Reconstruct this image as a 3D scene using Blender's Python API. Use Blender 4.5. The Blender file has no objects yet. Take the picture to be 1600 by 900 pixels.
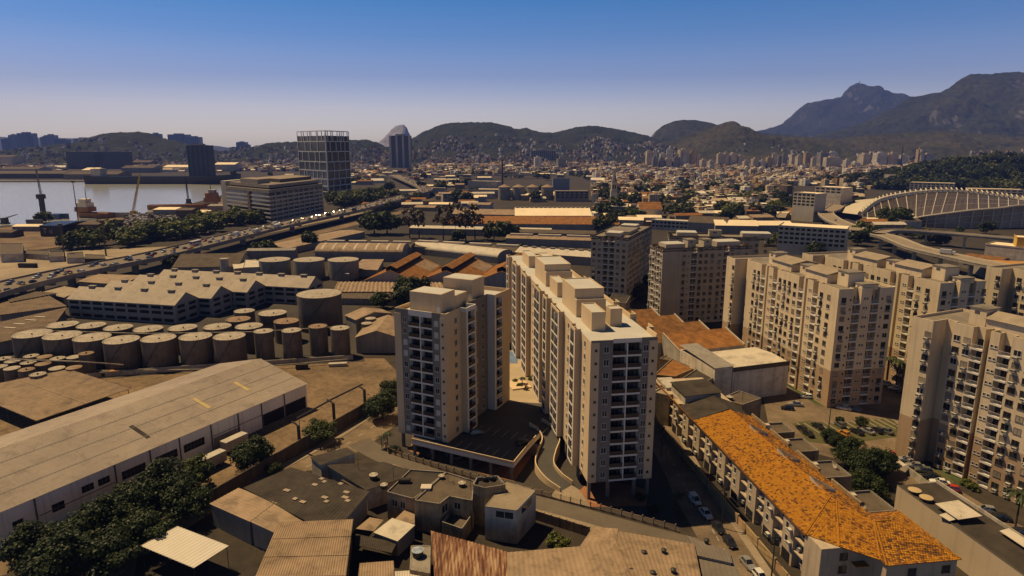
import bpy, math, random
from mathutils import Vector, Matrix
from mathutils import noise as mnoise
random.seed(7)
SC = bpy.context.scene
COL = SC.collection
R = math.radians
# ------------------------------------------------------------------ camera
CAM_H = 80.0
PITCH = R(12.27)
FPX = 1021.0                       # focal length in pixels of the 1600 px wide photograph
cam = bpy.data.cameras.new('camera')
cam.sensor_width = 36.0
cam.lens = FPX / 1600.0 * 36.0
cam.clip_start = 1.0
cam.clip_end = 60000.0
cam_o = bpy.data.objects.new('camera', cam)
cam_o.location = (0, 0, CAM_H)
cam_o.rotation_euler = (R(90) - PITCH, 0, 0)
COL.objects.link(cam_o)
SC.camera = cam_o
# ------------------------------------------------------------------ sky and sun
SUN_EL, SUN_AZ = 60.0, 150.0       # azimuth: degrees from +X, anticlockwise, of the direction TOWARDS the sun
world = bpy.data.worlds.new('World')
SC.world = world
world.use_nodes = True
wn, wl = world.node_tree.nodes, world.node_tree.links
wn.clear()
sky = wn.new('ShaderNodeTexSky')
sky.sky_type = 'NISHITA'
sky.sun_disc = False
sky.sun_elevation = R(SUN_EL)
sky.sun_rotation = R(90 - SUN_AZ)
sky.altitude = 80
sky.air_density = 1.0
sky.dust_density = 0.7
sky.ozone_density = 1.0
bg = wn.new('ShaderNodeBackground')
bg.inputs['Strength'].default_value = 0.15
wo = wn.new('ShaderNodeOutputWorld')
# tint over the dome: lavender at the horizon, blue above, dimmed overhead to deepen shadows
tcw = wn.new('ShaderNodeTexCoord'); sxy = wn.new('ShaderNodeSeparateXYZ'); ramp = wn.new('ShaderNodeValToRGB')
wl.new(tcw.outputs['Generated'], sxy.inputs[0]); wl.new(sxy.outputs[2], ramp.inputs[0])
stops = [(0.0, (1.0, 0.94, 1.0)), (0.0535, (0.95, 0.81, 0.93)), (0.098, (0.56, 0.565, 0.79)), (0.15, (0.27, 0.42, 0.68)), (0.2, (0.125, 0.355, 0.61)), (0.36, (0.06, 0.11, 0.15)), (1.0, (0.06, 0.075, 0.08))]
while len(ramp.color_ramp.elements) < len(stops): ramp.color_ramp.elements.new(0.5)
for e, (p_, c_) in zip(ramp.color_ramp.elements, stops): e.position = p_; e.color = (*c_, 1)
tint = wn.new('ShaderNodeMix'); tint.data_type = 'RGBA'; tint.blend_type = 'MULTIPLY'
tint.inputs[0].default_value = 1.0
wl.new(sky.outputs[0], tint.inputs[6]); wl.new(ramp.outputs[0], tint.inputs[7])
wl.new(tint.outputs[2], bg.inputs[0])
wl.new(bg.outputs[0], wo.inputs[0])
sun = bpy.data.lights.new('sun', 'SUN')
sun.energy = 5.0
sun.angle = R(0.5)
sun.color = (1.0, 0.765, 0.42)
sun_o = bpy.data.objects.new('sun', sun)
_sd = Vector((math.cos(R(SUN_EL)) * math.cos(R(SUN_AZ)), math.cos(R(SUN_EL)) * math.sin(R(SUN_AZ)), math.sin(R(SUN_EL))))
sun_o.rotation_euler = _sd.to_track_quat('Z', 'Y').to_euler()
sun_o.location = (-200, 100, 400)
COL.objects.link(sun_o)
SC.view_settings.view_transform = 'Standard'
SC.view_settings.look = 'None'
SC.view_settings.exposure = 0.1
SC.view_settings.gamma = 1.0
SC.view_settings.use_curve_mapping = False
SC.cycles.max_bounces = 5
SC.cycles.diffuse_bounces = 1
SC.cycles.glossy_bounces = 2
SC.cycles.transmission_bounces = 2
SC.cycles.volume_bounces = 0
SC.cycles.use_denoising = True
# ------------------------------------------------------------------ surveying: pixel of the photograph -> point on a level plane
_c, _s = math.cos(PITCH), math.sin(PITCH)
def P(px, py, z=0.0):
    u, v = (px - 800) / FPX, (450 - py) / FPX
    d = (u, _c + v * _s, -_s + v * _c)
    t = (z - CAM_H) / d[2]
    return Vector((d[0] * t, d[1] * t))
def DZ(px, py, y):                 # point at depth y: (x, z)
    u, v = (px - 800) / FPX, (450 - py) / FPX
    t = y / (_c + v * _s)
    return u * t, CAM_H + (-_s + v * _c) * t
# ------------------------------------------------------------------ materials
MATS = {}
def _node(nt, typ, **kw):
    n = nt.nodes.new(typ)
    for k, v in kw.items():
        setattr(n, k, v)
    return n
def mat(name, col, rough=0.8, var=0.25, scale=0.35, metal=0.0, fine=0.0, streak=0.0, bump=0.0, rnd=0.0, col2=None, spec=0.3, alpha=1.0, space='Object', stain=0.0):
    """procedural surface: base colour broken up by two noises, optional rain streaks, per-object variation and relief"""
    if name in MATS:
        return MATS[name]
    m = bpy.data.materials.new(name)
    m.use_nodes = True
    nt = m.node_tree
    b = nt.nodes['Principled BSDF']
    b.inputs['Roughness'].default_value = rough
    b.inputs['Metallic'].default_value = metal
    b.inputs['Specular IOR Level'].default_value = spec
    tc = _node(nt, 'ShaderNodeTexCoord')
    geo = _node(nt, 'ShaderNodeNewGeometry')
    src = tc.outputs['Object'] if space == 'Object' else geo.outputs['Position']
    nz = _node(nt, 'ShaderNodeTexNoise'); nz.inputs['Scale'].default_value = scale; nz.inputs['Detail'].default_value = 6.0
    nz.inputs['Roughness'].default_value = 0.65
    nt.links.new(src, nz.inputs['Vector'])
    mr = _node(nt, 'ShaderNodeMapRange'); mr.inputs[1].default_value = 0.3; mr.inputs[2].default_value = 0.7
    nt.links.new(nz.outputs[0], mr.inputs[0])
    mx = _node(nt, 'ShaderNodeMix', data_type='RGBA')
    c1 = tuple(col) + (1,)
    c2 = tuple(col2) + (1,) if col2 else tuple(max(0, x * (1 - var)) for x in col) + (1,)
    c0 = c1 if col2 else tuple(min(1, x * (1 + var * 0.35)) for x in col) + (1,)
    mx.inputs[6].default_value = c0
    mx.inputs[7].default_value = c2
    nt.links.new(mr.outputs[0], mx.inputs[0])
    out = mx.outputs[2]
    if fine > 0:
        n2 = _node(nt, 'ShaderNodeTexNoise'); n2.inputs['Scale'].default_value = scale * 14; n2.inputs['Detail'].default_value = 3
        nt.links.new(src, n2.inputs['Vector'])
        m2 = _node(nt, 'ShaderNodeMapRange'); m2.inputs[1].default_value = 0.35; m2.inputs[2].default_value = 0.7
        m2.inputs[3].default_value = 1.0; m2.inputs[4].default_value = 1.0 - fine
        nt.links.new(n2.outputs[0], m2.inputs[0])
        x2 = _node(nt, 'ShaderNodeMix', data_type='RGBA', blend_type='MULTIPLY'); x2.inputs[0].default_value = 1
        nt.links.new(out, x2.inputs[6]); nt.links.new(m2.outputs[0], x2.inputs[7]); out = x2.outputs[2]
    if streak > 0:
        mp = _node(nt, 'ShaderNodeMapping'); mp.inputs['Scale'].default_value = (1.1, 1.1, 0.05)
        nt.links.new(src, mp.inputs[0])
        n3 = _node(nt, 'ShaderNodeTexNoise'); n3.inputs['Scale'].default_value = 1.0; n3.inputs['Detail'].default_value = 4
        nt.links.new(mp.outputs[0], n3.inputs['Vector'])
        m3 = _node(nt, 'ShaderNodeMapRange'); m3.inputs[1].default_value = 0.5; m3.inputs[2].default_value = 0.75
        m3.inputs[3].default_value = 1.0; m3.inputs[4].default_value = 1.0 - streak
        nt.links.new(n3.outputs[0], m3.inputs[0])
        x3 = _node(nt, 'ShaderNodeMix', data_type='RGBA', blend_type='MULTIPLY'); x3.inputs[0].default_value = 1
        nt.links.new(out, x3.inputs[6]); nt.links.new(m3.outputs[0], x3.inputs[7]); out = x3.outputs[2]
    if stain > 0:
        n5 = _node(nt, 'ShaderNodeTexNoise'); n5.inputs['Scale'].default_value = 0.28; n5.inputs['Detail'].default_value = 9; n5.inputs['Roughness'].default_value = 0.72; n5.inputs['Distortion'].default_value = 0.6
        nt.links.new(src, n5.inputs['Vector'])
        m5 = _node(nt, 'ShaderNodeMapRange'); m5.inputs[1].default_value = 0.5; m5.inputs[2].default_value = 0.68; m5.inputs[3].default_value = 1.0; m5.inputs[4].default_value = 1.0 - stain
        nt.links.new(n5.outputs[0], m5.inputs[0])
        x5 = _node(nt, 'ShaderNodeMix', data_type='RGBA', blend_type='MULTIPLY'); x5.inputs[0].default_value = 1
        nt.links.new(out, x5.inputs[6]); nt.links.new(m5.outputs[0], x5.inputs[7]); out = x5.outputs[2]
    if rnd > 0:
        oi = _node(nt, 'ShaderNodeObjectInfo')
        m4 = _node(nt, 'ShaderNodeMapRange'); m4.inputs[3].default_value = 1 - rnd; m4.inputs[4].default_value = 1 + rnd * 0.4
        nt.links.new(oi.outputs['Random'], m4.inputs[0])
        x4 = _node(nt, 'ShaderNodeMix', data_type='RGBA', blend_type='MULTIPLY'); x4.inputs[0].default_value = 1
        nt.links.new(out, x4.inputs[6]); nt.links.new(m4.outputs[0], x4.inputs[7]); out = x4.outputs[2]
    nt.links.new(out, b.inputs['Base Color'])
    if bump > 0:
        bp = _node(nt, 'ShaderNodeBump'); bp.inputs['Strength'].default_value = bump; bp.inputs['Distance'].default_value = 0.2
        nb = _node(nt, 'ShaderNodeTexNoise'); nb.inputs['Scale'].default_value = scale * 10; nb.inputs['Detail'].default_value = 4
        nt.links.new(src, nb.inputs['Vector']); nt.links.new(nb.outputs[0], bp.inputs['Height'])
        nt.links.new(bp.outputs[0], b.inputs['Normal'])
    MATS[name] = m
    return m
def leafmat(name, col, col2, sub=0.25):
    if name in MATS:
        return MATS[name]
    m = bpy.data.materials.new(name); m.use_nodes = True
    nt = m.node_tree; b = nt.nodes['Principled BSDF']
    b.inputs['Roughness'].default_value = 0.55; b.inputs['Specular IOR Level'].default_value = 0.25
    geo = _node(nt, 'ShaderNodeNewGeometry'); oi = _node(nt, 'ShaderNodeObjectInfo')
    rp = _node(nt, 'ShaderNodeMix', data_type='RGBA')
    rp.inputs[6].default_value = tuple(col) + (1,); rp.inputs[7].default_value = tuple(col2) + (1,)
    ad = _node(nt, 'ShaderNodeMath', operation='ADD')
    m1 = _node(nt, 'ShaderNodeMath', operation='MULTIPLY'); m1.inputs[1].default_value = 0.6
    m2 = _node(nt, 'ShaderNodeMath', operation='MULTIPLY'); m2.inputs[1].default_value = 0.4
    nt.links.new(geo.outputs['Random Per Island'], m1.inputs[0]); nt.links.new(oi.outputs['Random'], m2.inputs[0])
    nt.links.new(m1.outputs[0], ad.inputs[0]); nt.links.new(m2.outputs[0], ad.inputs[1])
    nt.links.new(ad.outputs[0], rp.inputs[0]); nt.links.new(rp.outputs[2], b.inputs['Base Color'])
    tr = _node(nt, 'ShaderNodeBsdfTranslucent'); nt.links.new(rp.outputs[2], tr.inputs[0])
    ms = _node(nt, 'ShaderNodeMixShader'); ms.inputs[0].default_value = sub
    nt.links.new(b.outputs[0], ms.inputs[1]); nt.links.new(tr.outputs[0], ms.inputs[2])
    nt.links.new(ms.outputs[0], nt.nodes['Material Output'].inputs[0])
    MATS[name] = m
    return m
GLASS = mat('dark_glass', (0.022, 0.024, 0.028), rough=0.12, var=0.5, scale=0.6, spec=0.6, rnd=0.5)
# ------------------------------------------------------------------ mesh builder
class MB:
    def __init__(self):
        self.v = []; self.f = []; self.m = []
    def poly(self, pts, m=0):
        n = len(self.v); self.v.extend([tuple(p) for p in pts]); self.f.append(tuple(range(n, n + len(pts)))); self.m.append(m); return self
    def box(self, x0, x1, y0, y1, z0, z1, m=0, top=None, bottom=True):
        n = len(self.v)
        self.v.extend([(x0, y0, z0), (x1, y0, z0), (x1, y1, z0), (x0, y1, z0), (x0, y0, z1), (x1, y0, z1), (x1, y1, z1), (x0, y1, z1)])
        fs = [(4, 5, 6, 7), (0, 1, 5, 4), (1, 2, 6, 5), (2, 3, 7, 6), (3, 0, 4, 7)]
        ms = [m if top is None else top, m, m, m, m]
        if bottom:
            fs.append((3, 2, 1, 0)); ms.append(m)
        for f, k in zip(fs, ms):
            self.f.append(tuple(n + i for i in f)); self.m.append(k)
        return self
    def obox(self, cx, cy, ang, lx, ly, z0, z1, m=0, top=None):
        n = len(self.v); self.box(-lx / 2, lx / 2, -ly / 2, ly / 2, z0, z1, m, top)
        c, s = math.cos(ang), math.sin(ang)
        for i in range(n, len(self.v)):
            x, y, z = self.v[i]; self.v[i] = (cx + x * c - y * s, cy + x * s + y * c, z)
        return self
    def prism(self, poly, z0, z1, m=0, top=None, em=None, cap=True):
        k = len(poly); n = len(self.v)
        self.v.extend([(p[0], p[1], z0) for p in poly]); self.v.extend([(p[0], p[1], z1) for p in poly])
        for i in range(k):
            j = (i + 1) % k
            self.f.append((n + i, n + j, n + k + j, n + k + i)); self.m.append(em[i] if em else m)
        if cap:
            self.f.append(tuple(n + k + i for i in range(k))); self.m.append(m if top is None else top)
        return self
    def cyl(self, cx, cy, r, z0, z1, n=16, m=0, top=None, r1=None, cone=0.0):
        b = len(self.v); r1 = r if r1 is None else r1
        for z, q in ((z0, r), (z1, r1)):
            for i in range(n):
                a = 2 * math.pi * i / n; self.v.append((cx + q * math.cos(a), cy + q * math.sin(a), z))
        for i in range(n):
            j = (i + 1) % n; self.f.append((b + i, b + j, b + n + j, b + n + i)); self.m.append(m)
        if cone:
            self.v.append((cx, cy, z1 + cone)); t = len(self.v) - 1
            for i in range(n):
                self.f.append((b + n + i, b + n + (i + 1) % n, t)); self.m.append(m if top is None else top)
        else:
            self.f.append(tuple(b + n + i for i in range(n))); self.m.append(m if top is None else top)
        return self
    def tube(self, pts, r, n=6, m=0, r1=None):
        pts = [Vector(p) for p in pts]; b = len(self.v); k = len(pts)
        for i, p in enumerate(pts):
            d = (pts[min(i + 1, k - 1)] - pts[max(i - 1, 0)]).normalized()
            a = d.cross(Vector((0, 0, 1)))
            a = Vector((1, 0, 0)) if a.length < 1e-4 else a.normalized()
            c = d.cross(a)
            rr = r if r1 is None else r + (r1 - r) * i / max(1, k - 1)
            for j in range(n):
                t = 2 * math.pi * j / n; q = p + a * (rr * math.cos(t)) + c * (rr * math.sin(t)); self.v.append(tuple(q))
        for i in range(k - 1):
            for j in range(n):
                l = (j + 1) % n
                self.f.append((b + i * n + j, b + i * n + l, b + (i + 1) * n + l, b + (i + 1) * n + j)); self.m.append(m)
        self.f.append(tuple(b + j for j in range(n))); self.m.append(m)
        self.f.append(tuple(b + (k - 1) * n + j for j in range(n))); self.m.append(m)
        return self
    def sheet(self, a, b, c, d, pitch=0.3, amp=0.05, m=0, th=0.04):
        """corrugated sheet on the quad a-b-c-d, ridges running a->d"""
        a, b, c, d = map(Vector, (a, b, c, d))
        n = max(2, int((b - a).length / pitch * 2)); nn = (b - a).cross(d - a).normalized()
        base = len(self.v)
        for i in range(n + 1):
            t = i / n; o = nn * (amp if i % 2 else -amp)
            self.v.append(tuple(a.lerp(b, t) + o)); self.v.append(tuple(d.lerp(c, t) + o))
        for i in range(n):
            q = base + 2 * i; self.f.append((q, q + 2, q + 3, q + 1)); self.m.append(m)
        for e0, e1 in ((a, b), (b, c), (c, d), (d, a)):      # lower edge strip gives the sheet a thickness
            self.poly([e0, e1, e1 - nn * (amp + th), e0 - nn * (amp + th)], m)
        return self
    def build(self, name, mats, parent=None, smooth=False):
        me = bpy.data.meshes.new(name)
        me.from_pydata(self.v, [], self.f)
        ms = mats if isinstance(mats, (list, tuple)) else [mats]
        for x in ms:
            me.materials.append(x)
        if len(ms) > 1:
            me.polygons.foreach_set('material_index', self.m)
        if smooth:
            me.polygons.foreach_set('use_smooth', [True] * len(me.polygons))
        me.update()
        o = bpy.data.objects.new(name, me)
        COL.objects.link(o)
        if parent:
            o.parent = parent
        return o
def tag(o, label=None, cat=None, group=None, kind=None):
    if label: o['label'] = label
    if cat: o['category'] = cat
    if group: o['group'] = group
    if kind: o['kind'] = kind
    return o
def thing(name, label, cat, loc=(0, 0, 0), rz=0.0, group=None):
    o = bpy.data.objects.new(name, None)
    o.empty_display_size = 0.5
    COL.objects.link(o)
    o.location = (loc[0], loc[1], loc[2] if len(loc) > 2 else 0.0)
    o.rotation_euler = (0, 0, rz)
    return tag(o, label, cat, group)
def inst(src, name, parent, loc, rz=0.0, sc=1.0):
    """another object on the same mesh"""
    o = bpy.data.objects.new(name, src.data if hasattr(src, 'data') else src)
    COL.objects.link(o)
    o.location = (loc[0], loc[1], loc[2] if len(loc) > 2 else 0.0)
    o.rotation_euler = (0, 0, rz)
    o.scale = (sc, sc, sc) if not isinstance(sc, (tuple, list)) else sc
    if parent: o.parent = parent
    return o
def mesh_of(mb, name, mats):
    """only the mesh data, for sharing"""
    o = mb.build(name, mats); me = o.data
    bpy.data.objects.remove(o)
    return me
def struct(o):
    o['kind'] = 'structure'; return o
def frame(p, q):
    """front edge p->q (left to right as seen): origin, rotation, length"""
    d = Vector(q[:2]) - Vector(p[:2])
    return Vector(p[:2]), math.atan2(d.y, d.x), d.length
def loc_of(o, ang, p):
    d = Vector(p[:2]) - o; c, s = math.cos(ang), math.sin(ang)
    return Vector((d.x * c + d.y * s, -d.x * s + d.y * c))
def dup(root, loc, rz=0.0, sc=1.0, label=None, group=None, name=None):
    """copy a thing with its parts"""
    r = root.copy(); COL.objects.link(r)
    if name: r.name = name
    r.location = (loc[0], loc[1], loc[2] if len(loc) > 2 else 0.0); r.rotation_euler = (0, 0, rz)
    r.scale = (sc, sc, sc) if not isinstance(sc, (tuple, list)) else sc
    if label: r['label'] = label
    if group: r['group'] = group
    for ch in root.children:
        c = ch.copy(); COL.objects.link(c); c.parent = r
        for g in ch.children:
            e = g.copy(); COL.objects.link(e); e.parent = c
    return r
# ================================================================== the ground, roads, yards, water
M_EARTH = mat('dusty_ground', (0.062, 0.045, 0.029), var=0.6, scale=0.02, fine=0.3, rough=0.95, space='World', col2=(0.035, 0.027, 0.018))
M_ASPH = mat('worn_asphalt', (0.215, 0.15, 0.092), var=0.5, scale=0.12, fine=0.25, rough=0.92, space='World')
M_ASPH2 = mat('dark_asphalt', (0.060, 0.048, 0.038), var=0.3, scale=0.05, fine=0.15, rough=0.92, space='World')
M_YARD = mat('packed_yard', (0.29, 0.185, 0.10), scale=0.05, fine=0.3, rough=0.95, space='World', col2=(0.10, 0.068, 0.04), stain=0.4)
M_PAVE = mat('pale_pavement', (0.29, 0.22, 0.15), var=0.25, scale=0.1, fine=0.15, rough=0.92, space='World')
M_GRASS = mat('grass_paver', (0.055, 0.07, 0.016), var=0.5, scale=0.45, fine=0.4, rough=0.95, space='World', col2=(0.13, 0.10, 0.045))
M_LAWN = mat('lawn', (0.07, 0.09, 0.025), var=0.5, scale=0.3, fine=0.3, rough=0.95, space='World')
M_LINE = mat('road_paint', (0.45, 0.40, 0.33), var=0.3, scale=0.8, rough=0.8, space='World')
M_BRICKP = mat('red_parking_paving', (0.34, 0.14, 0.06), var=0.3, scale=0.2, fine=0.15, rough=0.9, space='World')
g = MB(); S = 26000.0
g.poly([(-S, -400, 0), (S, -400, 0), (S, S, 0), (-S, S, 0)])
struct(g.build('ground', M_EARTH))
def patch(name, px, m, z=0.004, pts=None, label=None):
    pts = pts or [P(*p, z) for p in px]
    return struct(MB().poly([(p[0], p[1], z) for p in pts]).build(name, m))
def ribbon(name, line, w, m, z=0.008, wmul=None):
    """a road strip of width w along a list of points"""
    b = MB(); L = []; pts = [Vector(p[:2]) for p in line]
    for i, p in enumerate(pts):
        d = (pts[min(i + 1, len(pts) - 1)] - pts[max(i - 1, 0)]).normalized(); n = Vector((-d.y, d.x))
        L.append((p + n * w / 2, p - n * w / 2))
    for (a, c), (e, f) in zip(L, L[1:]):
        b.poly([(c.x, c.y, z), (f.x, f.y, z), (e.x, e.y, z), (a.x, a.y, z)])
        if z > 0.09:                                         # kerb faces
            b.poly([(c.x, c.y, 0), (f.x, f.y, 0), (f.x, f.y, z), (c.x, c.y, z)]); b.poly([(e.x, e.y, 0), (a.x, a.y, 0), (a.x, a.y, z), (e.x, e.y, z)])
    return struct(b.build(name, m))
def smooth_line(pts, n=6):
    """Catmull-Rom through the points"""
    pts = [Vector(p) for p in pts]; out = []
    for i in range(len(pts) - 1):
        p0, p1, p2, p3 = pts[max(i - 1, 0)], pts[i], pts[i + 1], pts[min(i + 2, len(pts) - 1)]
        for k in range(n):
            t = k / n
            out.append(0.5 * ((2 * p1) + (p2 - p0) * t + (2 * p0 - 5 * p1 + 4 * p2 - p3) * t * t + (3 * p1 - p0 - 3 * p2 + p3) * t ** 3))
    out.append(pts[-1]); return out
# bay water
def water_mat():
    m = bpy.data.materials.new('bay_water'); m.use_nodes = True; nt = m.node_tree; b = nt.nodes['Principled BSDF']
    b.inputs['Base Color'].default_value = (0.33, 0.32, 0.28, 1); b.inputs['Roughness'].default_value = 0.16; b.inputs['Specular IOR Level'].default_value = 0.5
    geo = _node(nt, 'ShaderNodeNewGeometry'); n = _node(nt, 'ShaderNodeTexNoise'); n.inputs['Scale'].default_value = 0.12; n.inputs['Detail'].default_value = 6
    nt.links.new(geo.outputs['Position'], n.inputs['Vector'])
    bp = _node(nt, 'ShaderNodeBump'); bp.inputs['Strength'].default_value = 0.12; bp.inputs['Distance'].default_value = 1.0
    nt.links.new(n.outputs[0], bp.inputs['Height']); nt.links.new(bp.outputs[0], b.inputs['Normal'])
    return m
M_WATER = water_mat()
patch('bay_water', [(352, 303), (300, 318), (250, 330), (185, 338), (125, 344), (60, 349), (0, 353), (-300, 368), (-900, 400), (-900, 281), (-300, 281), (0, 281), (200, 284), (352, 290)], M_WATER, z=0.3)
# ground sheets of the quarter
patch('industrial_yard', [(-400, 760), (0, 600), (150, 590), (300, 580), (430, 560), (600, 560), (640, 600), (600, 640), (430, 730), (300, 800), (0, 900), (-400, 1200)], M_YARD, z=0.004)
patch('tank_farm_floor', [(-200, 620), (-100, 500), (130, 482), (420, 470), (560, 470), (570, 565), (430, 572), (210, 588), (60, 600)], M_ASPH2, z=0.008)
patch('port_yard', [(-300, 372), (0, 356), (125, 346), (250, 333), (330, 322), (352, 306), (420, 318), (400, 345), (200, 372), (0, 398), (-300, 420)], M_YARD, z=0.31)
patch('vacant_lot', [(-300, 470), (0, 440), (140, 412), (290, 384), (200, 388), (0, 398), (-300, 440)], mat('pale_dirt', (0.36, 0.27, 0.175), var=0.35, scale=0.05, fine=0.2, rough=0.95, space='World'), z=0.012)
RD = [P(*p) for p in [(180, 900), (330, 812), (430, 755), (500, 718), (560, 682), (610, 645), (640, 612), (655, 585), (650, 540)]]
ribbon('street', smooth_line(RD, 5), 11.5, M_ASPH, 0.012)
ribbon('pavement', smooth_line([P(*p) for p in [(220, 865), (330, 795), (420, 742), (520, 687), (585, 645)]], 4), 2.6, M_PAVE, 0.13)
LANE = [P(*p) for p in [(560, 690), (600, 712), (680, 745), (760, 768), (850, 790), (950, 818), (1060, 848), (1130, 862)]]
ribbon('lane', smooth_line(LANE, 5), 6.5, mat('grey_lane', (0.135, 0.105, 0.078), var=0.25, scale=0.08, fine=0.1, rough=0.92, space='World'), 0.016)
ribbon('pavement', smooth_line([P(*p) for p in [(610, 728), (700, 762), (760, 781), (850, 804), (950, 832), (1040, 858)]], 4), 2.2, M_PAVE, 0.13)
ST = [P(*p) for p in [(985, 560), (1000, 600), (1025, 660), (1062, 740), (1105, 810), (1160, 900), (1215, 990)]]
ribbon('street', smooth_line(ST, 5), 9.0, M_ASPH, 0.02)
ribbon('pavement', [p + Vector((5.3, 0)) for p in smooth_line(ST, 5)], 1.7, M_PAVE, 0.13)
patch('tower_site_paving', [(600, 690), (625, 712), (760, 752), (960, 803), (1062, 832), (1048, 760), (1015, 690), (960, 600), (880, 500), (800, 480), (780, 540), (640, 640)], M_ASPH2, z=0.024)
patch('parking_paving', [(640, 705), (760, 742), (803, 752), (840, 700), (780, 660), (650, 660)], M_BRICKP, z=0.03)
patch('parking_paving', [(895, 775), (925, 792), (1010, 790), (1012, 765), (930, 745)], M_BRICKP, z=0.03)
b = MB()
for i in range(9):
    x = 652 + i * 17
    a = P(x, 707 + i * 4.6, 0.036); d = Vector((3.0, 4.6)).normalized()
    n = Vector((-d.y, d.x)) * 0.07; e = a + d * 5.2
    b.poly([((a + n).x, (a + n).y, 0.036), ((a - n).x, (a - n).y, 0.036), ((e - n).x, (e - n).y, 0.036), ((e + n).x, (e + n).y, 0.036)])
struct(b.build('parking_lines', M_LINE))
# residents' car park on the right
patch('car_park_asphalt', [(1200, 660), (1190, 610), (1225, 590), (1300, 620), (1380, 560), (1420, 560), (1440, 620), (1420, 720), (1540, 790), (1700, 880), (1800, 960), (1560, 900), (1400, 770), (1370, 730), (1300, 715), (1240, 700)], M_ASPH, z=0.012)
M_PAVER = M_GRASS
patch('grass_parking', [(1238, 662), (1262, 657), (1300, 662), (1395, 653), (1412, 682), (1375, 686), (1310, 696), (1262, 690)], M_PAVER, z=0.02)
patch('grass_parking', [(1395, 715), (1440, 712), (1500, 750), (1470, 765)], M_PAVER, z=0.02)
patch('lawn', [(1440, 712), (1470, 722), (1510, 752), (1500, 760)], M_LAWN, z=0.026)
patch('lawn', [(1225, 600), (1240, 597), (1290, 636), (1275, 632)], M_LAWN, z=0.026)
b = MB()
for i in range(16):                                          # stripes of bare concrete between the grass pavers
    a = P(1244 + i * 10.5, 661 - i * 0.5, 0.026); e = a + Vector((1.5, -7.0))
    b.poly([(a.x, a.y, 0.026), (e.x, e.y, 0.026), (e.x + 0.5, e.y, 0.026), (a.x + 0.5, a.y, 0.026)])
struct(b.build('parking_lines', M_PAVE))

def dashes(line, off, w, dash, gap, z):
    """painted lane dashes along a street"""
    b = MB(); acc = 0.0
    for p, q in zip(line, line[1:]):
        d = q - p; L = d.length; d = d / L; n = Vector((-d.y, d.x)); s = -acc
        while s < L:
            if s >= 0 and s + dash <= L:
                a, e = p + d * s + n * off, p + d * (s + dash) + n * off; k = n * w
                b.poly([((a + k).x, (a + k).y, z), ((a - k).x, (a - k).y, z), ((e - k).x, (e - k).y, z), ((e + k).x, (e + k).y, z)])
            s += dash + gap
        acc = 0.0
    return struct(b.build('lane_markings', M_LINE))
dashes(smooth_line(RD, 3), 0.0, 0.08, 2.0, 2.5, 0.017)
dashes(smooth_line(ST, 3), -0.4, 0.07, 1.6, 2.6, 0.025)
# ================================================================== plants
L_DARK = leafmat('leaves_dark', (0.013, 0.022, 0.005), (0.042, 0.056, 0.010))
L_MID = leafmat('leaves_mid', (0.024, 0.036, 0.007), (0.075, 0.088, 0.014))
L_YEL = leafmat('leaves_olive', (0.065, 0.080, 0.012), (0.150, 0.155, 0.026))
L_BROWN = leafmat('leaves_dry', (0.050, 0.036, 0.018), (0.085, 0.062, 0.030))
L_PALM = leafmat('palm_leaves', (0.022, 0.034, 0.010), (0.060, 0.070, 0.018))
M_BARK = mat('bark', (0.085, 0.062, 0.042), var=0.4, scale=1.2, fine=0.3, rough=0.95, bump=0.4)
def crown_mesh(name, lm, rx, rz, ncl, nlf, leaf, seed, cr=0.30, flat=0.0):
    rnd = random.Random(seed); v = []; f = []
    cl = []
    for i in range(ncl):
        while True:
            x, y, z = (rnd.uniform(-1, 1) for _ in range(3))
            d = x * x + y * y + z * z
            if 0.16 < d < 1.0 and z > -0.75: break
        s = rnd.uniform(0.45, 1.5)
        q_ = rnd.choice((1.0, 1.0, 1.0, 1.25)); x *= q_; y *= q_; z *= q_ if z > 0 else 1.0
        cl.append((x * rx * 0.82, y * rx * 0.82, z * rz * 0.82, s * cr * rx))
    for cx, cy, cz, cr_ in cl:
        for j in range(nlf):
            while True:
                a, b, c = (rnd.uniform(-1, 1) for _ in range(3))
                d = a * a + b * b + c * c
                if d < 1: break
            q = (0.55 + 0.45 * d) / max(0.2, d ** 0.5) if d > 0.05 else 1
            p = Vector((cx + a * cr_ * q, cy + b * cr_ * q, cz + c * cr_ * q * 0.75))
            n = Vector((a + rnd.uniform(-.7, .7), b + rnd.uniform(-.7, .7), c + 0.5 + rnd.uniform(-.7, .7))).normalized()
            t = n.cross(Vector((rnd.uniform(-1, 1), rnd.uniform(-1, 1), rnd.uniform(-1, 1)))).normalized(); w = n.cross(t)
            s = leaf * rnd.uniform(0.6, 1.3)
            k = len(v)
            v.extend([tuple(p - t * s - w * s * 0.5), tuple(p + t * s * 0.2 - w * s * 0.75), tuple(p + t * s + w * s * 0.1), tuple(p - t * s * 0.1 + w * s * 0.7)])
            f.append((k, k + 1, k + 2, k + 3))
    me = bpy.data.meshes.new(name); me.from_pydata(v, [], f); me.materials.append(lm); me.update()
    return me
def trunk_mesh(h, r, rx, rz, seed, limbs=6):
    rnd = random.Random(seed); b = MB()
    b.tube([(0, 0, -0.1), (rnd.uniform(-.1, .1) * h * .2, rnd.uniform(-.1, .1) * h * .2, h * 0.5), (0, 0, h)], r, 7, 0, r * 0.65)
    for i in range(limbs):
        a = 2 * math.pi * (i + rnd.random() * 0.6) / limbs
        e = (math.cos(a) * rx * 0.7, math.sin(a) * rx * 0.7, h + rz * rnd.uniform(0.5, 1.3))
        m_ = (e[0] * 0.45, e[1] * 0.45, h + (e[2] - h) * 0.35)
        b.tube([(0, 0, h * 0.92), m_, e], r * 0.55, 5, 0, r * 0.12)
    return mesh_of(b, 'trunk', M_BARK)
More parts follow.
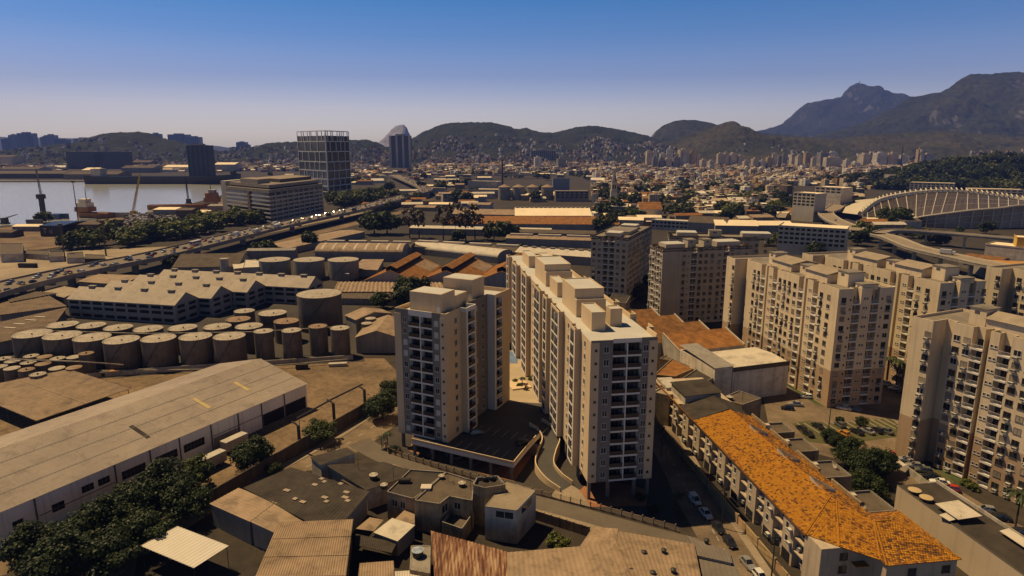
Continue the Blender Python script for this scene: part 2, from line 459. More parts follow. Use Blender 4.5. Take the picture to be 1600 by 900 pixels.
class TreeKind:
    def __init__(self, lm, rx, rz, h, ncl, nlf, leaf, seed, r=0.35):
        self.c = crown_mesh('crown', lm, rx, rz, ncl, nlf, leaf, seed); self.t = trunk_mesh(h * (1.0 if seed == 8 else 0.6), r, rx, rz, seed); self.h = h; self.rz = rz; self.rx = rx
TK = {
    'a': TreeKind(L_DARK, 4.6, 3.6, 3.4, 64, 130, 0.23, 1), 'b': TreeKind(L_DARK, 4.6, 3.0, 3.2, 58, 130, 0.24, 2), 'c': TreeKind(L_MID, 4.4, 3.4, 3.4, 56, 120, 0.23, 3),
    'm': TreeKind(L_MID, 4.8, 3.6, 3.2, 30, 50, 0.62, 4), 'n': TreeKind(L_YEL, 4.8, 3.4, 3.2, 30, 50, 0.62, 5), 'o': TreeKind(L_DARK, 4.8, 3.8, 3.2, 30, 50, 0.62, 6),
    'p': TreeKind(L_BROWN, 4.0, 4.6, 6.0, 20, 20, 0.55, 8, r=0.3)}
def tree(kind, p, sc=1.0, label='', group=None, name='tree', szs=1.0, z=0.0):
    k = TK[kind]
    t = thing(name, label, 'tree', (p[0], p[1], z), random.uniform(0, 6.28), group)
    t.scale = (sc, sc, sc * szs)
    inst(k.t, 'trunk', t, (0, 0, 0)); inst(k.c, 'crown', t, (0, 0, k.h * (1.0 if kind in 'p' else 0.55) + k.rz * 0.72))
    return t
def palm_meshes(h, seed, n=13, L=2.6):
    rnd = random.Random(seed); b = MB()
    b.tube([(0, 0, -0.1), (0.15, 0.1, h * 0.5), (0, 0, h)], 0.2, 7, 0, 0.13)
    tk = mesh_of(b, 'trunk', M_BARK); v = []; f = []
    for i in range(n):
        a = 2 * math.pi * i / n + rnd.uniform(-.2, .2); up = rnd.uniform(0.1, 0.9); l = L * rnd.uniform(0.8, 1.15)
        c, s = math.cos(a), math.sin(a)
        pts = []
        for k in range(7):
            t = k / 6; pts.append(Vector((c * l * t, s * l * t, h + up * l * t - (0.55 + up * 0.7) * l * t * t)))
        side = Vector((-s, c, 0))
        for k in range(6):
            w0 = 0.42 * math.sin(math.pi * (0.12 + 0.85 * k / 6)); w1 = 0.42 * math.sin(math.pi * (0.12 + 0.85 * (k + 1) / 6))
            for sg in (-1, 1):
                q = len(v); dr = Vector((0, 0, -0.16))
                v.extend([tuple(pts[k]), tuple(pts[k + 1]), tuple(pts[k + 1] + side * sg * w1 + dr), tuple(pts[k] + side * sg * w0 + dr)]); f.append((q, q + 1, q + 2, q + 3))
    me = bpy.data.meshes.new('crown'); me.from_pydata(v, [], f); me.materials.append(L_PALM); me.update()
    return tk, me
PALM = [palm_meshes(5.5, 1), palm_meshes(8.0, 2, 15, 3.2), palm_meshes(3.2, 3, 11, 2.0)]
def palm(k, p, sc, label, group=None):
    t = thing('palm_tree', label, 'palm tree', (p[0], p[1], 0), random.uniform(0, 6), group); t.scale = (sc, sc, sc)
    inst(PALM[k][0], 'trunk', t, (0, 0, 0)); inst(PALM[k][1], 'crown', t, (0, 0, 0)); return t
# ================================================================== vehicles (x = forward)
PAINT = {}
for nm, c, mt in (('white', (0.62, 0.58, 0.52), 0.0), ('silver', (0.34, 0.32, 0.30), 0.4), ('black', (0.018, 0.017, 0.017), 0.1), ('red', (0.42, 0.035, 0.02), 0.0), ('grey', (0.13, 0.125, 0.12), 0.3), ('yellow', (0.55, 0.33, 0.03), 0.0), ('blue', (0.06, 0.10, 0.18), 0.2), ('beige', (0.42, 0.34, 0.24), 0.0), ('orange', (0.50, 0.20, 0.03), 0.0)):
    PAINT[nm] = mat('car_paint_' + nm, c, rough=0.32, var=0.08, scale=0.8, metal=mt, spec=0.5)
M_TYRE = mat('tyre', (0.02, 0.019, 0.018), rough=0.9, var=0.2)
M_LAMP = mat('lamp_lens', (0.55, 0.52, 0.45), rough=0.2, var=0.1)
M_TLAMP = mat('tail_lens', (0.28, 0.02, 0.015), rough=0.3, var=0.1)
def car_shell(L=4.3, W=1.74, hatch=False, van=False):
    """body (paint) and cabin (paint roof, glass sides) as lofted sections"""
    b = MB(); g = MB(); h = L / 2; w = W / 2
    # lower body loft: (x, half width, z low, z top)
    secs = [(-h, w * 0.80, 0.42, 0.78), (-h + 0.12, w * 0.93, 0.27, 0.90), (-h * 0.55, w, 0.22, 0.94), (0, w, 0.20, 0.93), (h * 0.42, w, 0.22, 0.92), (h * 0.80, w * 0.95, 0.25, 0.80), (h - 0.1, w * 0.86, 0.28, 0.70), (h, w * 0.72, 0.40, 0.60)]
    n0 = len(b.v)
    for x, q, z0, z1 in secs:
        b.v.extend([(x, -q * 0.92, z0), (x, -q, (z0 + z1) / 2), (x, -q * 0.88, z1), (x, q * 0.88, z1), (x, q, (z0 + z1) / 2), (x, q * 0.92, z0)])
    for i in range(len(secs) - 1):
        for j in range(6):
            k = (j + 1) % 6; a = n0 + i * 6
            b.f.append((a + j, a + k, a + 6 + k, a + 6 + j)); b.m.append(0)
    b.f.append(tuple(n0 + j for j in range(6))); b.m.append(0); b.f.append(tuple(n0 + (len(secs) - 1) * 6 + j for j in range(6))); b.m.append(0)
    top = 1.46 if not van else 1.75
    if van: xs = (-h + 0.15, -h + 0.22, 0.35, 0.95)
    elif hatch: xs = (-h + 0.12, -h * 0.72, 0.22, 0.95)
    else: xs = (-h * 0.72, -h * 0.42, 0.20, 0.92)
    a0, a1, a2, a3 = xs; wb, wt = w * 0.87, w * 0.68; zb = 0.90
    low = [(a0, -wb, zb), (a3, -wb, zb), (a3, wb, zb), (a0, wb, zb)]; hi = [(a1, -wt, top), (a2, -wt, top), (a2, wt, top), (a1, wt, top)]
    for i in range(4):
        j = (i + 1) % 4
        g.poly([low[i], low[j], hi[j], hi[i]], 0)
    t = 0.02
    b.poly([(x, y, z + t) for x, y, z in hi], 0)
    b.box(a1 - 0.02, a2 + 0.02, -wt - 0.02, wt + 0.02, top - 0.05, top + 0.03, 0)
    for i in range(4):                                        # pillars
        p, q = Vector(low[i]), Vector(hi[i]); b.tube([p, q], 0.055, 4, 0)
    for y in (-1, 1):
        mid = (Vector(low[0 if y < 0 else 3]) * 0.45 + Vector(low[1 if y < 0 else 2]) * 0.55); md2 = Vector(((a1 + a2) / 2 - 0.05, y * wt, top))
        b.tube([mid, md2], 0.045, 4, 0)
    if van: b.box(-h + 0.2, -0.1, -w * 0.88, w * 0.88, 0.9, 1.72, 0)
    return b, g
def wheel_mb(r=0.31, w=0.2):
    b = MB(); n = 12
    for y, q in ((-w / 2, r), (w / 2, r)):
        for i in range(n):
            a = 2 * math.pi * i / n; b.v.append((q * math.cos(a), y, q * math.sin(a)))
    for i in range(n):
        j = (i + 1) % n; b.f.append((i, j, n + j, n + i)); b.m.append(0)
    b.f.append(tuple(range(n))); b.m.append(0); b.f.append(tuple(range(n, 2 * n))); b.m.append(0)
    for y in (-w / 2 - 0.01, w / 2 + 0.01):
        k = len(b.v)
        for i in range(8):
            a = 2 * math.pi * i / 8; b.v.append((r * 0.6 * math.cos(a), y, r * 0.6 * math.sin(a)))
        b.f.append(tuple(range(k, k + 8))); b.m.append(1)
    return b
WHEEL = mesh_of(wheel_mb(), 'wheel', [M_TYRE, PAINT['silver']])
_lamp = MB(); _lamp.box(-0.03, 0.03, -0.17, 0.17, -0.06, 0.06); LAMP = mesh_of(_lamp, 'headlight', M_LAMP)
_lamp = MB(); _lamp.box(-0.03, 0.03, -0.13, 0.13, -0.09, 0.09); TLAMP = mesh_of(_lamp, 'tail_light', M_TLAMP)
CARM = {}
def car_parts(colr, style):
    if (colr, style) not in CARM:
        b, g = car_shell(4.35 if style == 'sedan' else 3.9, hatch=style == 'hatch', van=style == 'van')
        CARM[(colr, style)] = (mesh_of(b, 'body', PAINT[colr]), mesh_of(g, 'windows', GLASS), 4.35 if style == 'sedan' else 3.9)
    return CARM[(colr, style)]
def car(p, rz, colr, label, style='sedan', group='parked cars', z=0.03, name='parked_car', sc=1.0):
    bm_, gm_, L = car_parts(colr, style)
    t = thing(name, label, 'car', (p[0], p[1], z), rz, group); t.scale = (sc, sc, sc)
    inst(bm_, 'body', t, (0, 0, 0)); inst(gm_, 'windows', t, (0, 0, 0))
    for sx in (-0.30, 0.31):
        for sy in (-1, 1):
            inst(WHEEL, 'wheel', t, (sx * L, sy * 0.76, 0.31))
    for sy in (-1, 1):
        inst(LAMP, 'headlight', t, (L / 2 - 0.04, sy * 0.5, 0.58)); inst(TLAMP, 'tail_light', t, (-L / 2 + 0.01, sy * 0.55, 0.68))
    return t
def far_car_mesh(colr, style):
    """one small mesh for traffic far away"""
    b, g = car_shell(4.35 if style == 'sedan' else 3.9, hatch=style == 'hatch', van=style == 'van'); k = len(b.v)
    b.v.extend(g.v); b.f.extend(tuple(k + i for i in f) for f in g.f); b.m.extend([1] * len(g.f))
    w = wheel_mb()
    for x in (-1.25, 1.3):
        for y in (-0.72, 0.72):
            k = len(b.v); b.v.extend((q[0] + x, q[1] + y, q[2] + 0.31) for q in w.v); b.f.extend(tuple(k + i for i in f) for f in w.f); b.m.extend([2] * len(w.f))
    return mesh_of(b, 'car', [PAINT[colr], GLASS, M_TYRE])
def truck_mesh(colr, cab='white', L=8.5, bus=False):
    b = MB()
    if bus:
        b.box(-5.5, 5.5, -1.25, 1.25, 0.4, 3.1, 0); b.box(-5.3, 5.3, -1.262, -1.252, 1.5, 2.5, 1); b.box(-5.3, 5.3, 1.252, 1.262, 1.5, 2.5, 1); b.box(5.502, 5.51, -1.1, 1.1, 1.3, 2.6, 1)
    else:
        b.box(-L / 2, L / 2 - 2.2, -1.22, 1.22, 1.0, 3.5, 0); b.box(L / 2 - 2.0, L / 2, -1.1, 1.1, 0.5, 2.6, 3); b.box(L / 2 + 0.002, L / 2 + 0.02, -1.0, 1.0, 1.5, 2.4, 1); b.box(-L / 2, L / 2 - 0.3, -0.9, 0.9, 0.55, 0.98, 2)
    for x in (-L / 2 + 1.2, L / 2 - 1.4):
        for y in (-1.0, 1.0):
            w = wheel_mb(0.5, 0.3); k = len(b.v); b.v.extend((q[0] + x, q[1] + y, q[2] + 0.5) for q in w.v); b.f.extend(tuple(k + i for i in f) for f in w.f); b.m.extend([2] * len(w.f))
    return mesh_of(b, 'truck', [PAINT[colr], GLASS, M_TYRE, PAINT[cab]])
# ================================================================== sheds
M_TIN = mat('tin_sheet', (0.33, 0.22, 0.132), var=0.3, stain=0.45, scale=0.25, fine=0.1, rough=0.75)
M_TINW = mat('pale_tin_sheet', (0.56, 0.47, 0.36), var=0.15, stain=0.35, scale=0.3, fine=0.08, rough=0.7)
M_TIND = mat('sooty_sheet', (0.062, 0.047, 0.034), var=0.5, scale=0.25, fine=0.25, rough=0.95)
M_RUST = mat('rusty_sheet', (0.34, 0.22, 0.12), var=0.3, scale=0.35, fine=0.2, rough=0.9, col2=(0.10, 0.035, 0.014))
M_TERRA = mat('terracotta_roof', (0.34, 0.14, 0.035), var=0.5, stain=0.4, scale=0.35, fine=0.35, rough=0.95, space='World')
M_TERRAD = mat('aged_terracotta_roof', (0.26, 0.115, 0.035), var=0.6, scale=0.3, fine=0.4, rough=0.95, space='World')
M_WALLW = mat('stained_white_wall', (0.50, 0.43, 0.35), var=0.3, scale=0.2, fine=0.12, streak=0.25, stain=0.4, rough=0.9)
M_WALLG = mat('grey_wall', (0.28, 0.24, 0.20), var=0.25, scale=0.15, streak=0.3, rough=0.9)
M_WALLC = mat('cream_stained_wall', (0.40, 0.28, 0.16), var=0.45, scale=0.3, fine=0.2, streak=0.35, stain=0.45, rough=0.9)
M_OPEN = mat('dark_opening', (0.012, 0.010, 0.009), var=0.3, rough=0.9)
def gable_shed(name, label, cat, o, ang, L, D, eave, ridge, wall=None, roof=None, axis='x', over=0.4, pitch=0.9, amp=0.05, rows=(), group=None, open_front=False, ridge_at=0.5, vents=0, frames=True, bands=0):
    """shed with a duo-pitch roof: local x along the front edge, y away; rows = [(x0, x1, n, z0, z1, wfrac)] of front windows"""
    wall = wall or M_WALLG; roof = roof or M_TIN
    t = thing(name, label, cat, (o[0], o[1]), ang, group); w = MB()
    if axis == 'x':
        ym = D * ridge_at
        if not open_front: w.poly([(0, 0, 0), (L, 0, 0), (L, 0, eave), (0, 0, eave)])
        w.poly([(L, D, 0), (0, D, 0), (0, D, eave), (L, D, eave)])
        w.poly([(L, 0, 0), (L, D, 0), (L, D, eave), (L, ym, ridge), (L, 0, eave)]); w.poly([(0, D, 0), (0, 0, 0), (0, 0, eave), (0, ym, ridge), (0, D, eave)])
        k = (ridge - eave) / max(0.1, ym)
        f0 = MB().sheet((-over, -over, eave - over * k + 0.12), (L + over, -over, eave - over * k + 0.12), (L + over, ym, ridge + 0.12), (-over, ym, ridge + 0.12), pitch, amp)
        k2 = (ridge - eave) / max(0.1, D - ym)
        f1 = MB().sheet((L + over, D + over, eave - over * k2 + 0.12), (-over, D + over, eave - over * k2 + 0.12), (-over, ym, ridge + 0.12), (L + over, ym, ridge + 0.12), pitch, amp)
    else:
        xm = L * ridge_at
        w.poly([(0, 0, 0), (L, 0, 0), (L, 0, eave), (xm, 0, ridge), (0, 0, eave)]); w.poly([(L, D, 0), (0, D, 0), (0, D, eave), (xm, D, ridge), (L, D, eave)])
        w.poly([(L, 0, 0), (L, D, 0), (L, D, eave), (L, 0, eave)]); w.poly([(0, D, 0), (0, 0, 0), (0, 0, eave), (0, D, eave)])
        k = (ridge - eave) / max(0.1, xm); k2 = (ridge - eave) / max(0.1, L - xm)
        f0 = MB().sheet((-over, D + over, eave - over * k + 0.12), (-over, -over, eave - over * k + 0.12), (xm, -over, ridge + 0.12), (xm, D + over, ridge + 0.12), pitch, amp)
        f1 = MB().sheet((L + over, -over, eave - over * k2 + 0.12), (L + over, D + over, eave - over * k2 + 0.12), (xm, D + over, ridge + 0.12), (xm, -over, ridge + 0.12), pitch, amp)
    w.build('wall', wall, t); f0.build('roof_slope', roof, t); f1.build('roof_slope', roof, t)
    for x0, x1, n, z0, z1, wf in rows:
        m = MB(); s = (x1 - x0) / n
        hh = z1 - z0; ww = s * wf
        m.box(-ww / 2, ww / 2, -0.06, 0.0, 0, hh, 0)
        if frames:
            for i in range(1, 4): m.box(-ww / 2 + ww * i / 4 - 0.04, -ww / 2 + ww * i / 4 + 0.04, -0.09, -0.061, 0, hh, 1)
        me = mesh_of(m, 'window', [M_OPEN, wall])
        for i in range(n):
            inst(me, 'window', t, (x0 + s * (i + 0.5), -0.01, z0))
    for i in range(vents):
        x = L * (i + 0.5) / vents
        q = MB(); zz = ridge + 0.25
        q.box(-1.5, 1.5, -0.8, 0.8, -0.7, 0.5, 0); q.box(-1.75, 1.75, -1.1, 1.1, 0.502, 0.6, 0)
        v = q.build('ridge_vent', M_WALLG, t); v.location = (x, D * ridge_at, zz) if axis == 'x' else (L * ridge_at, D * (i + 0.5) / vents, zz)
        if axis != 'x': v.rotation_euler = (0, 0, math.pi / 2)
    return t
def box_house(name, label, cat, poly, z1, wall, roof, z0=0.0, para=0.4, group=None, ths=0.2):
    """flat-roofed house on any outline given in world xy; origin at its first corner"""
    o = Vector(poly[0][:2]); pl = [Vector(p[:2]) - o for p in poly]
    ar = sum(pl[i].x * pl[(i + 1) % len(pl)].y - pl[(i + 1) % len(pl)].x * pl[i].y for i in range(len(pl)))
    if ar < 0: pl = pl[::-1]; 
    t = thing(name, label, cat, (o.x, o.y), 0, group)
    MB().prism(pl, z0, z1, 0, cap=False).build('wall', wall, t)
    MB().prism([p for p in pl], z1 - para - 0.1, z1 - para, 0).build('roof', roof, t)
    c = Vector((0, 0)); 
    for p in pl: c += p
    c /= len(pl); b = MB()
    for i in range(len(pl)):
        p, q = pl[i], pl[(i + 1) % len(pl)]; d = (q - p).normalized(); n = Vector((-d.y, d.x)) * ths
        b.poly([(p.x, p.y, z1), (q.x, q.y, z1), ((q + n).x, (q + n).y, z1), ((p + n).x, (p + n).y, z1)])
        b.poly([((q + n).x, (q + n).y, z1 - para), ((p + n).x, (p + n).y, z1 - para), ((p + n).x, (p + n).y, z1), ((q + n).x, (q + n).y, z1)])
    b.build('parapet', M_CONC, t)
    return t, pl
def flat_roof(name, label, cat, px, zs, m, pitch=0.4, amp=0.04, walls=None, group=None, seams=0):
    """corrugated mono-pitch roof: four photo corners at heights zs (a,b,c,d), ridges a->d; walls drop to the ground"""
    if not isinstance(zs, (tuple, list)): zs = (zs,) * 4
    pts = [P(*p, z) for p, z in zip(px, zs)]; o = pts[0]
    t = thing(name, label, cat, (o.x, o.y), 0, group)
    q = [Vector((p.x - o.x, p.y - o.y, z)) for p, z in zip(pts, zs)]
    MB().sheet(*q, pitch, amp).build('roof', m, t)
    for k in range(seams):
        f = (k + 1) / (seams + 1); a_, b_ = q[0].lerp(q[3], f), q[1].lerp(q[2], f); n = (q[1] - q[0]).cross(q[3] - q[0]).normalized()
        if n.z < 0: n = -n
        d = (q[3] - q[0]).normalized() * 0.12
        MB().poly([a_ - d + n * (amp + .02), b_ - d + n * (amp + .02), b_ + d + n * (amp + .05), a_ + d + n * (amp + .05)]).build('sheet_lap', m, t)
    if walls:
        w = MB(); c = (q[0] + q[1] + q[2] + q[3]) / 4
        r = [c + (p - c) * 0.94 for p in q]
        for i in range(4):
            a_, b_ = r[i], r[(i + 1) % 4]
            w.poly([(a_.x, a_.y, 0), (b_.x, b_.y, 0), (b_.x, b_.y, b_.z - 0.12), (a_.x, a_.y, a_.z - 0.12)])
        w.build('wall', walls, t)
    return t
# ================================================================== shared facade pieces (x along the wall, outwards = -y)
M_TAN = mat('cream_render', (0.64, 0.46, 0.275), var=0.10, scale=0.12, streak=0.10, rough=0.85)
M_GREYP = mat('grey_render', (0.21, 0.18, 0.15), var=0.10, scale=0.15, streak=0.10, rough=0.85)
M_WHITEP = mat('white_render', (0.70, 0.62, 0.54), var=0.08, scale=0.2, streak=0.08, rough=0.8)
M_ROOFW = mat('pale_roof_membrane', (0.50, 0.46, 0.40), var=0.12, scale=0.15, fine=0.06, rough=0.8)
M_FRAME = mat('white_window_frame', (0.55, 0.50, 0.44), var=0.1, scale=1.0, rough=0.5)
M_DARKF = mat('dark_window_frame', (0.10, 0.085, 0.07), var=0.2, scale=1.0, rough=0.5)
M_RAIL = mat('smoked_balcony_panel', (0.055, 0.036, 0.026), var=0.3, scale=0.8, rough=0.25, spec=0.5)
M_CURT = mat('room_interior', (0.16, 0.12, 0.09), var=0.6, scale=0.9, rough=0.9, rnd=0.6)
M_CONC = mat('weathered_concrete', (0.30, 0.25, 0.195), var=0.35, scale=0.3, fine=0.15, streak=0.25, rough=0.9, bump=0.1)
M_STEEL = mat('dark_steel', (0.05, 0.045, 0.04), var=0.3, scale=0.8, rough=0.5, metal=0.3)
M_ACW = mat('air_conditioner_white', (0.50, 0.46, 0.40), var=0.2, scale=1.5, rough=0.6, rnd=0.3)
def window_mesh(w, h, fm, n=2, name='window', shutter=False):
    """(frame and sill, [pane]) - the pane becomes a sub-part of the window"""
    b = MB(); t = 0.07
    b.box(-w / 2, w / 2, -0.07, 0.02, 0, t, 0); b.box(-w / 2, w / 2, -0.07, 0.02, h - t, h, 0)
    for i in range(n + 1):
        x = -w / 2 + (w - t) * i / n
        b.box(x, x + t, -0.065, 0.02, t + 0.001, h - t - 0.001, 0)
    b.box(-w / 2 - 0.1, w / 2 + 0.1, -0.14, 0.02, -0.09, -0.005, 0)
    g = MB().poly([(-w / 2 + 0.01, -0.025, 0.01), (w / 2 - 0.01, -0.025, 0.01), (w / 2 - 0.01, -0.025, h - 0.01), (-w / 2 + 0.01, -0.025, h - 0.01)])
    nm = 'shutter' if shutter else 'pane'
    return mesh_of(b, name, fm), [(nm, mesh_of(g, nm, fm if shutter else GLASS))]
W_PAIR = window_mesh(1.25, 1.45, M_FRAME)
W_SHUT = window_mesh(1.25, 1.45, M_FRAME, shutter=True)
W_DARK = window_mesh(1.6, 1.45, M_DARKF)
W_DARK2 = window_mesh(1.6, 1.45, M_FRAME)
W_CURT = window_mesh(1.6, 1.45, mat('drawn_curtain', (0.34, 0.27, 0.2), var=0.3, rough=0.9, rnd=0.5), shutter=True)
W_SMALL = window_mesh(0.62, 0.7, M_FRAME, n=1)
W_VENT = window_mesh(0.5, 0.5, M_DARKF, n=1)
def ac_mesh():
    b = MB(); b.box(-0.5, 0.5, -0.72, -0.08, 0, 0.5, 0); b.box(-0.42, 0.42, -0.735, -0.721, 0.06, 0.44, 1)
    b.box(-0.6, 0.6, -0.78, 0.0, -0.06, -0.004, 0)
    return mesh_of(b, 'air_conditioner', [M_ACW, M_DARKF])
AC = ac_mesh()
def balcony_mesh(w, h, dep, bays=1, name='balcony', bars=False):
    """a recessed loggia filling a notch of depth dep: (slab with fascia, [railing, glazed door])"""
    b, r = MB(), MB(); fascia = 0.42; doors = []
    b.box(-w / 2 + 0.002, w / 2 - 0.002, 0.0, dep - 0.01, -0.12, 0.0, 0)
    b.box(-w / 2 - 0.06, w / 2 + 0.06, -0.10, 0.0, -0.3, -0.3 + fascia, 0)
    if bars:
        r.box(-w / 2, w / 2, -0.04, -0.01, 1.0, 1.06, 0)
        k = int(w / 0.28)
        for i in range(k + 1):
            x = -w / 2 + 0.03 + (w - 0.06) * i / k
            r.box(x - 0.02, x + 0.02, -0.035, -0.015, 0.14, 0.995, 0)
    else:
        r.box(-w / 2, w / 2, -0.03, 0.0, 0.13, 1.0, 1)
        r.box(-w / 2, w / 2, -0.045, 0.012, 1.002, 1.05, 2)
    for i in range(1, bays):
        x = -w / 2 + w * i / bays
        b.box(x - 0.13, x + 0.13, -0.1, dep - 0.01, 0.125, h - 0.31, 0)
    for i in range(bays):
        x = -w / 2 + w * (i + 0.5) / bays; q = w / bays * 0.36
        g = MB(); doors.append(g); g.poly([(x - q, dep - 0.03, 0.05), (x + q * 0.5, dep - 0.03, 0.05), (x + q * 0.5, dep - 0.03, 2.15), (x - q, dep - 0.03, 2.15)], 0)
        for t in (-q, -q * 0.25, q * 0.5):
            g.box(x + t - 0.035, x + t + 0.035, dep - 0.09, dep - 0.035, 0.05, 2.15, 1)
    return mesh_of(b, name, M_WHITEP), [('railing', mesh_of(r, 'railing', [M_WHITEP, M_RAIL, M_DARKF]))] + [('glass_door', mesh_of(g, 'glass_door', [GLASS, M_DARKF])) for g in doors]
def on_wall(root, me, name, p, q, s, z, out=0.0):
    p = Vector(p); q = Vector(q); d = (q - p).normalized(); n = Vector((d.y, -d.x))
    l = p + d * s + n * out
    sub_ = ()
    if isinstance(me, tuple): me, sub_ = me
    o = inst(me, name, root, (l.x, l.y, z), math.atan2(d.y, d.x))
    for nm, sm in sub_: inst(sm, nm, o, (0, 0, 0))
    return o
def notched(p, q, notches):
    """corner points along the wall p->q with notches (s0, s1, depth) cut inwards; outward is to the right of p->q"""
    p = Vector(p); q = Vector(q); d = (q - p).normalized(); n = Vector((-d.y, d.x)); pts = [p]
    for s0, s1, dep in sorted(notches):
        pts += [p + d * s0, p + d * s0 + n * dep, p + d * s1 + n * dep, p + d * s1]
    return pts
FL = 3.0                                                     # storey height of the new towers
BAL_A = balcony_mesh(7.0, FL, 1.5, 2)
BAL_1 = balcony_mesh(3.4, FL, 1.3, 1)
BAL_2 = balcony_mesh(7.4, FL, 1.3, 2)
# ------------------------------------------------------------------ twin new towers on their podium
ZT = 38.9
PILOTI = mesh_of(MB().box(0, 0.7, 0, 0.7, 0, 4.4), 'column', M_GREYP)
def tower_west():
    o = P(616, 479, 39.3); ang = R(-26)
    t = thing('apartment_tower', 'grey and cream tower with the white balcony stack, west of the shaded car deck', 'apartment tower', (o.x, o.y), ang, 'twin new apartment towers')
    W, D, z0 = 15.4, 34.0, 4.4
    # right flank: two projecting bays
    fr = notched((0, 0), (W, 0), [(4.3, 11.4, 1.5)])
    nf = len(fr)
    rt = [(W, 0), (W, 7.6), (W + 1.7, 7.6), (W + 1.7, 8.4), (W + 0.5, 8.4), (W + 0.5, 12.0), (W + 1.7, 12.0), (W + 1.7, 12.8), (W - 1.2, 12.8), (W - 1.2, 24.5), (W + 1.2, 24.5), (W + 1.2, 25.4), (W, 25.4), (W, 29.0), (W + 1.2, 29.0), (W + 1.2, 31.5), (W + 1.2, D)]
    poly = fr + [Vector(p) for p in rt] + [Vector((0, D))]
    em = []
    for i, p in enumerate(poly):
        q = poly[(i + 1) % len(poly)]
        k = 0
        if p[1] < 1.6 and q[1] < 1.6 and p[0] < W and q[0] <= W:
            x = (p[0] + q[0]) / 2
            k = 1 if (x < 4.2 or x > 11.5) else (4 if (p[1] > 1 and q[1] > 1) else 2)
        elif 7.5 <= p[1] <= 12.9 and q[1] >= 7.6 and q[1] <= 12.8:
            k = 4 if abs(p[0] - W - 0.5) < 0.01 and abs(q[0] - W - 0.5) < 0.01 else 2
        elif abs(p[0] - W + 1.2) < 0.01 and abs(q[0] - W + 1.2) < 0.01:
            k = 1
        elif 24 <= p[1] <= 29.1 and q[1] <= 29.1:
            k = 4 if abs(p[0] - W) < 0.01 and abs(q[0] - W) < 0.01 else 2
        em.append(k)
    MB().prism(poly, z0, 37.9, 0, 3, em).build('wall', [M_TAN, M_GREYP, M_WHITEP, M_ROOFW, M_CURT], t)
    # parapet
    pa = MB()
    for (x0, x1, y0, y1, m) in ((0, 0.25, 0.26, D - 0.26, 0), (0, 4.3, 0, 0.25, 1), (4.31, 11.39, 0, 0.25, 2), (11.4, W - 1.4, 0, 0.25, 1), (W - 1.39, W, 0, 0.25, 0), (W - 0.25, W, 0.26, 7.6, 0), (W - 0.25, W + 1.7, 7.61, 7.86, 2), (W + 1.45, W + 1.7, 7.87, 12.54, 2), (W - 1.2, W + 1.7, 12.55, 12.8, 2), (W - 1.45, W - 1.2, 12.56, 24.49, 1), (W - 1.45, W + 1.2, 24.5, 24.75, 2), (W + 0.95, W + 1.2, 24.76, D - 0.26, 0), (0, W + 1.2, D - 0.25, D, 0)):
        pa.box(x0, x1, y0, y1, 37.9, ZT + 0.1, m)
    pa.box(4.31, 11.39, 0.26, 1.5, 37.4, 37.89, 2)
    pa.build('parapet', [M_TAN, M_GREYP, M_WHITEP], t)
    # corner cream strips proud of the grey panels
    MB().box(-0.12, 2.0, -0.12, -0.005, z0, 37.8).build('corner_panel', M_TAN, t)
    MB().box(W - 1.6, W + 0.0, -0.12, -0.005, z0, 37.8).build('corner_panel', M_TAN, t)
    for k in range(11):
        z = z0 + 0.35 + k * FL
        on_wall(t, BAL_A, 'balcony', (0, 0), (W, 0), 7.85, z)
        on_wall(t, random.choice([W_PAIR, W_SHUT]), 'window', (0, 0), (W, 0), 3.15, z + 0.75)
        on_wall(t, random.choice([W_PAIR, W_SHUT, W_SHUT]), 'window', (0, 0), (W, 0), 12.7, z + 0.75)
        on_wall(t, W_VENT, 'vent', (0, 0), (W, 0), W - 0.75, z + 1.2, 0.13)
        on_wall(t, W_PAIR, 'window', (W, 0), (W, 7.6), 4.9, z + 0.75)
        on_wall(t, BAL_1, 'balcony', (W + 1.7, 7.6), (W + 1.7, 13), 2.6, z)
        on_wall(t, random.choice([W_PAIR, W_SHUT]), 'window', (W - 1.2, 12.8), (W - 1.2, 24.5), 1.6, z + 0.75)
        on_wall(t, random.choice([W_PAIR, W_SHUT]), 'window', (W - 1.2, 12.8), (W - 1.2, 24.5), 5.2, z + 0.75)
        on_wall(t, W_PAIR, 'window', (W - 1.2, 12.8), (W - 1.2, 24.5), 9.0, z + 0.75)
        on_wall(t, BAL_1, 'balcony', (W + 1.2, 24.5), (W + 1.2, 34), 2.75, z)
    for x in (0.4, 4.5, 9.3, 14.4):
        for y in (0.5, 8.0, 16.0, 25.0, 33.0):
            inst(PILOTI, 'column', t, (x, y, 0))
    for (x0, x1, y0, y1, h) in ((3.4, 12.9, 2.2, 9.0, 5.4), (3.6, 13.0, 18.2, 25.0, 6.2), (8.6, 12.7, 9.4, 15.6, 3.6), (4.0, 7.6, 11.0, 17.6, 3.2)):
        b = MB(); b.box(x0, x1, y0, y1, 37.9, 37.9 + h, 0, 0)
        r = b.build('rooftop_room', [M_TAN, M_ROOFW], t)
        MB().box(x0 + 0.3, x1 - 0.3, y0 + 0.3, y1 - 0.3, 37.9 + h, 37.9 + h + 0.05, 0).build('roof_membrane', M_ROOFW, r)
        if h > 5:
            MB().box(x1 - 1.3, x1 - 0.3, y0 - 0.08, y0 - 0.003, 37.95, 40.1).build('door', M_WHITEP, r)
    return t
tower_west()
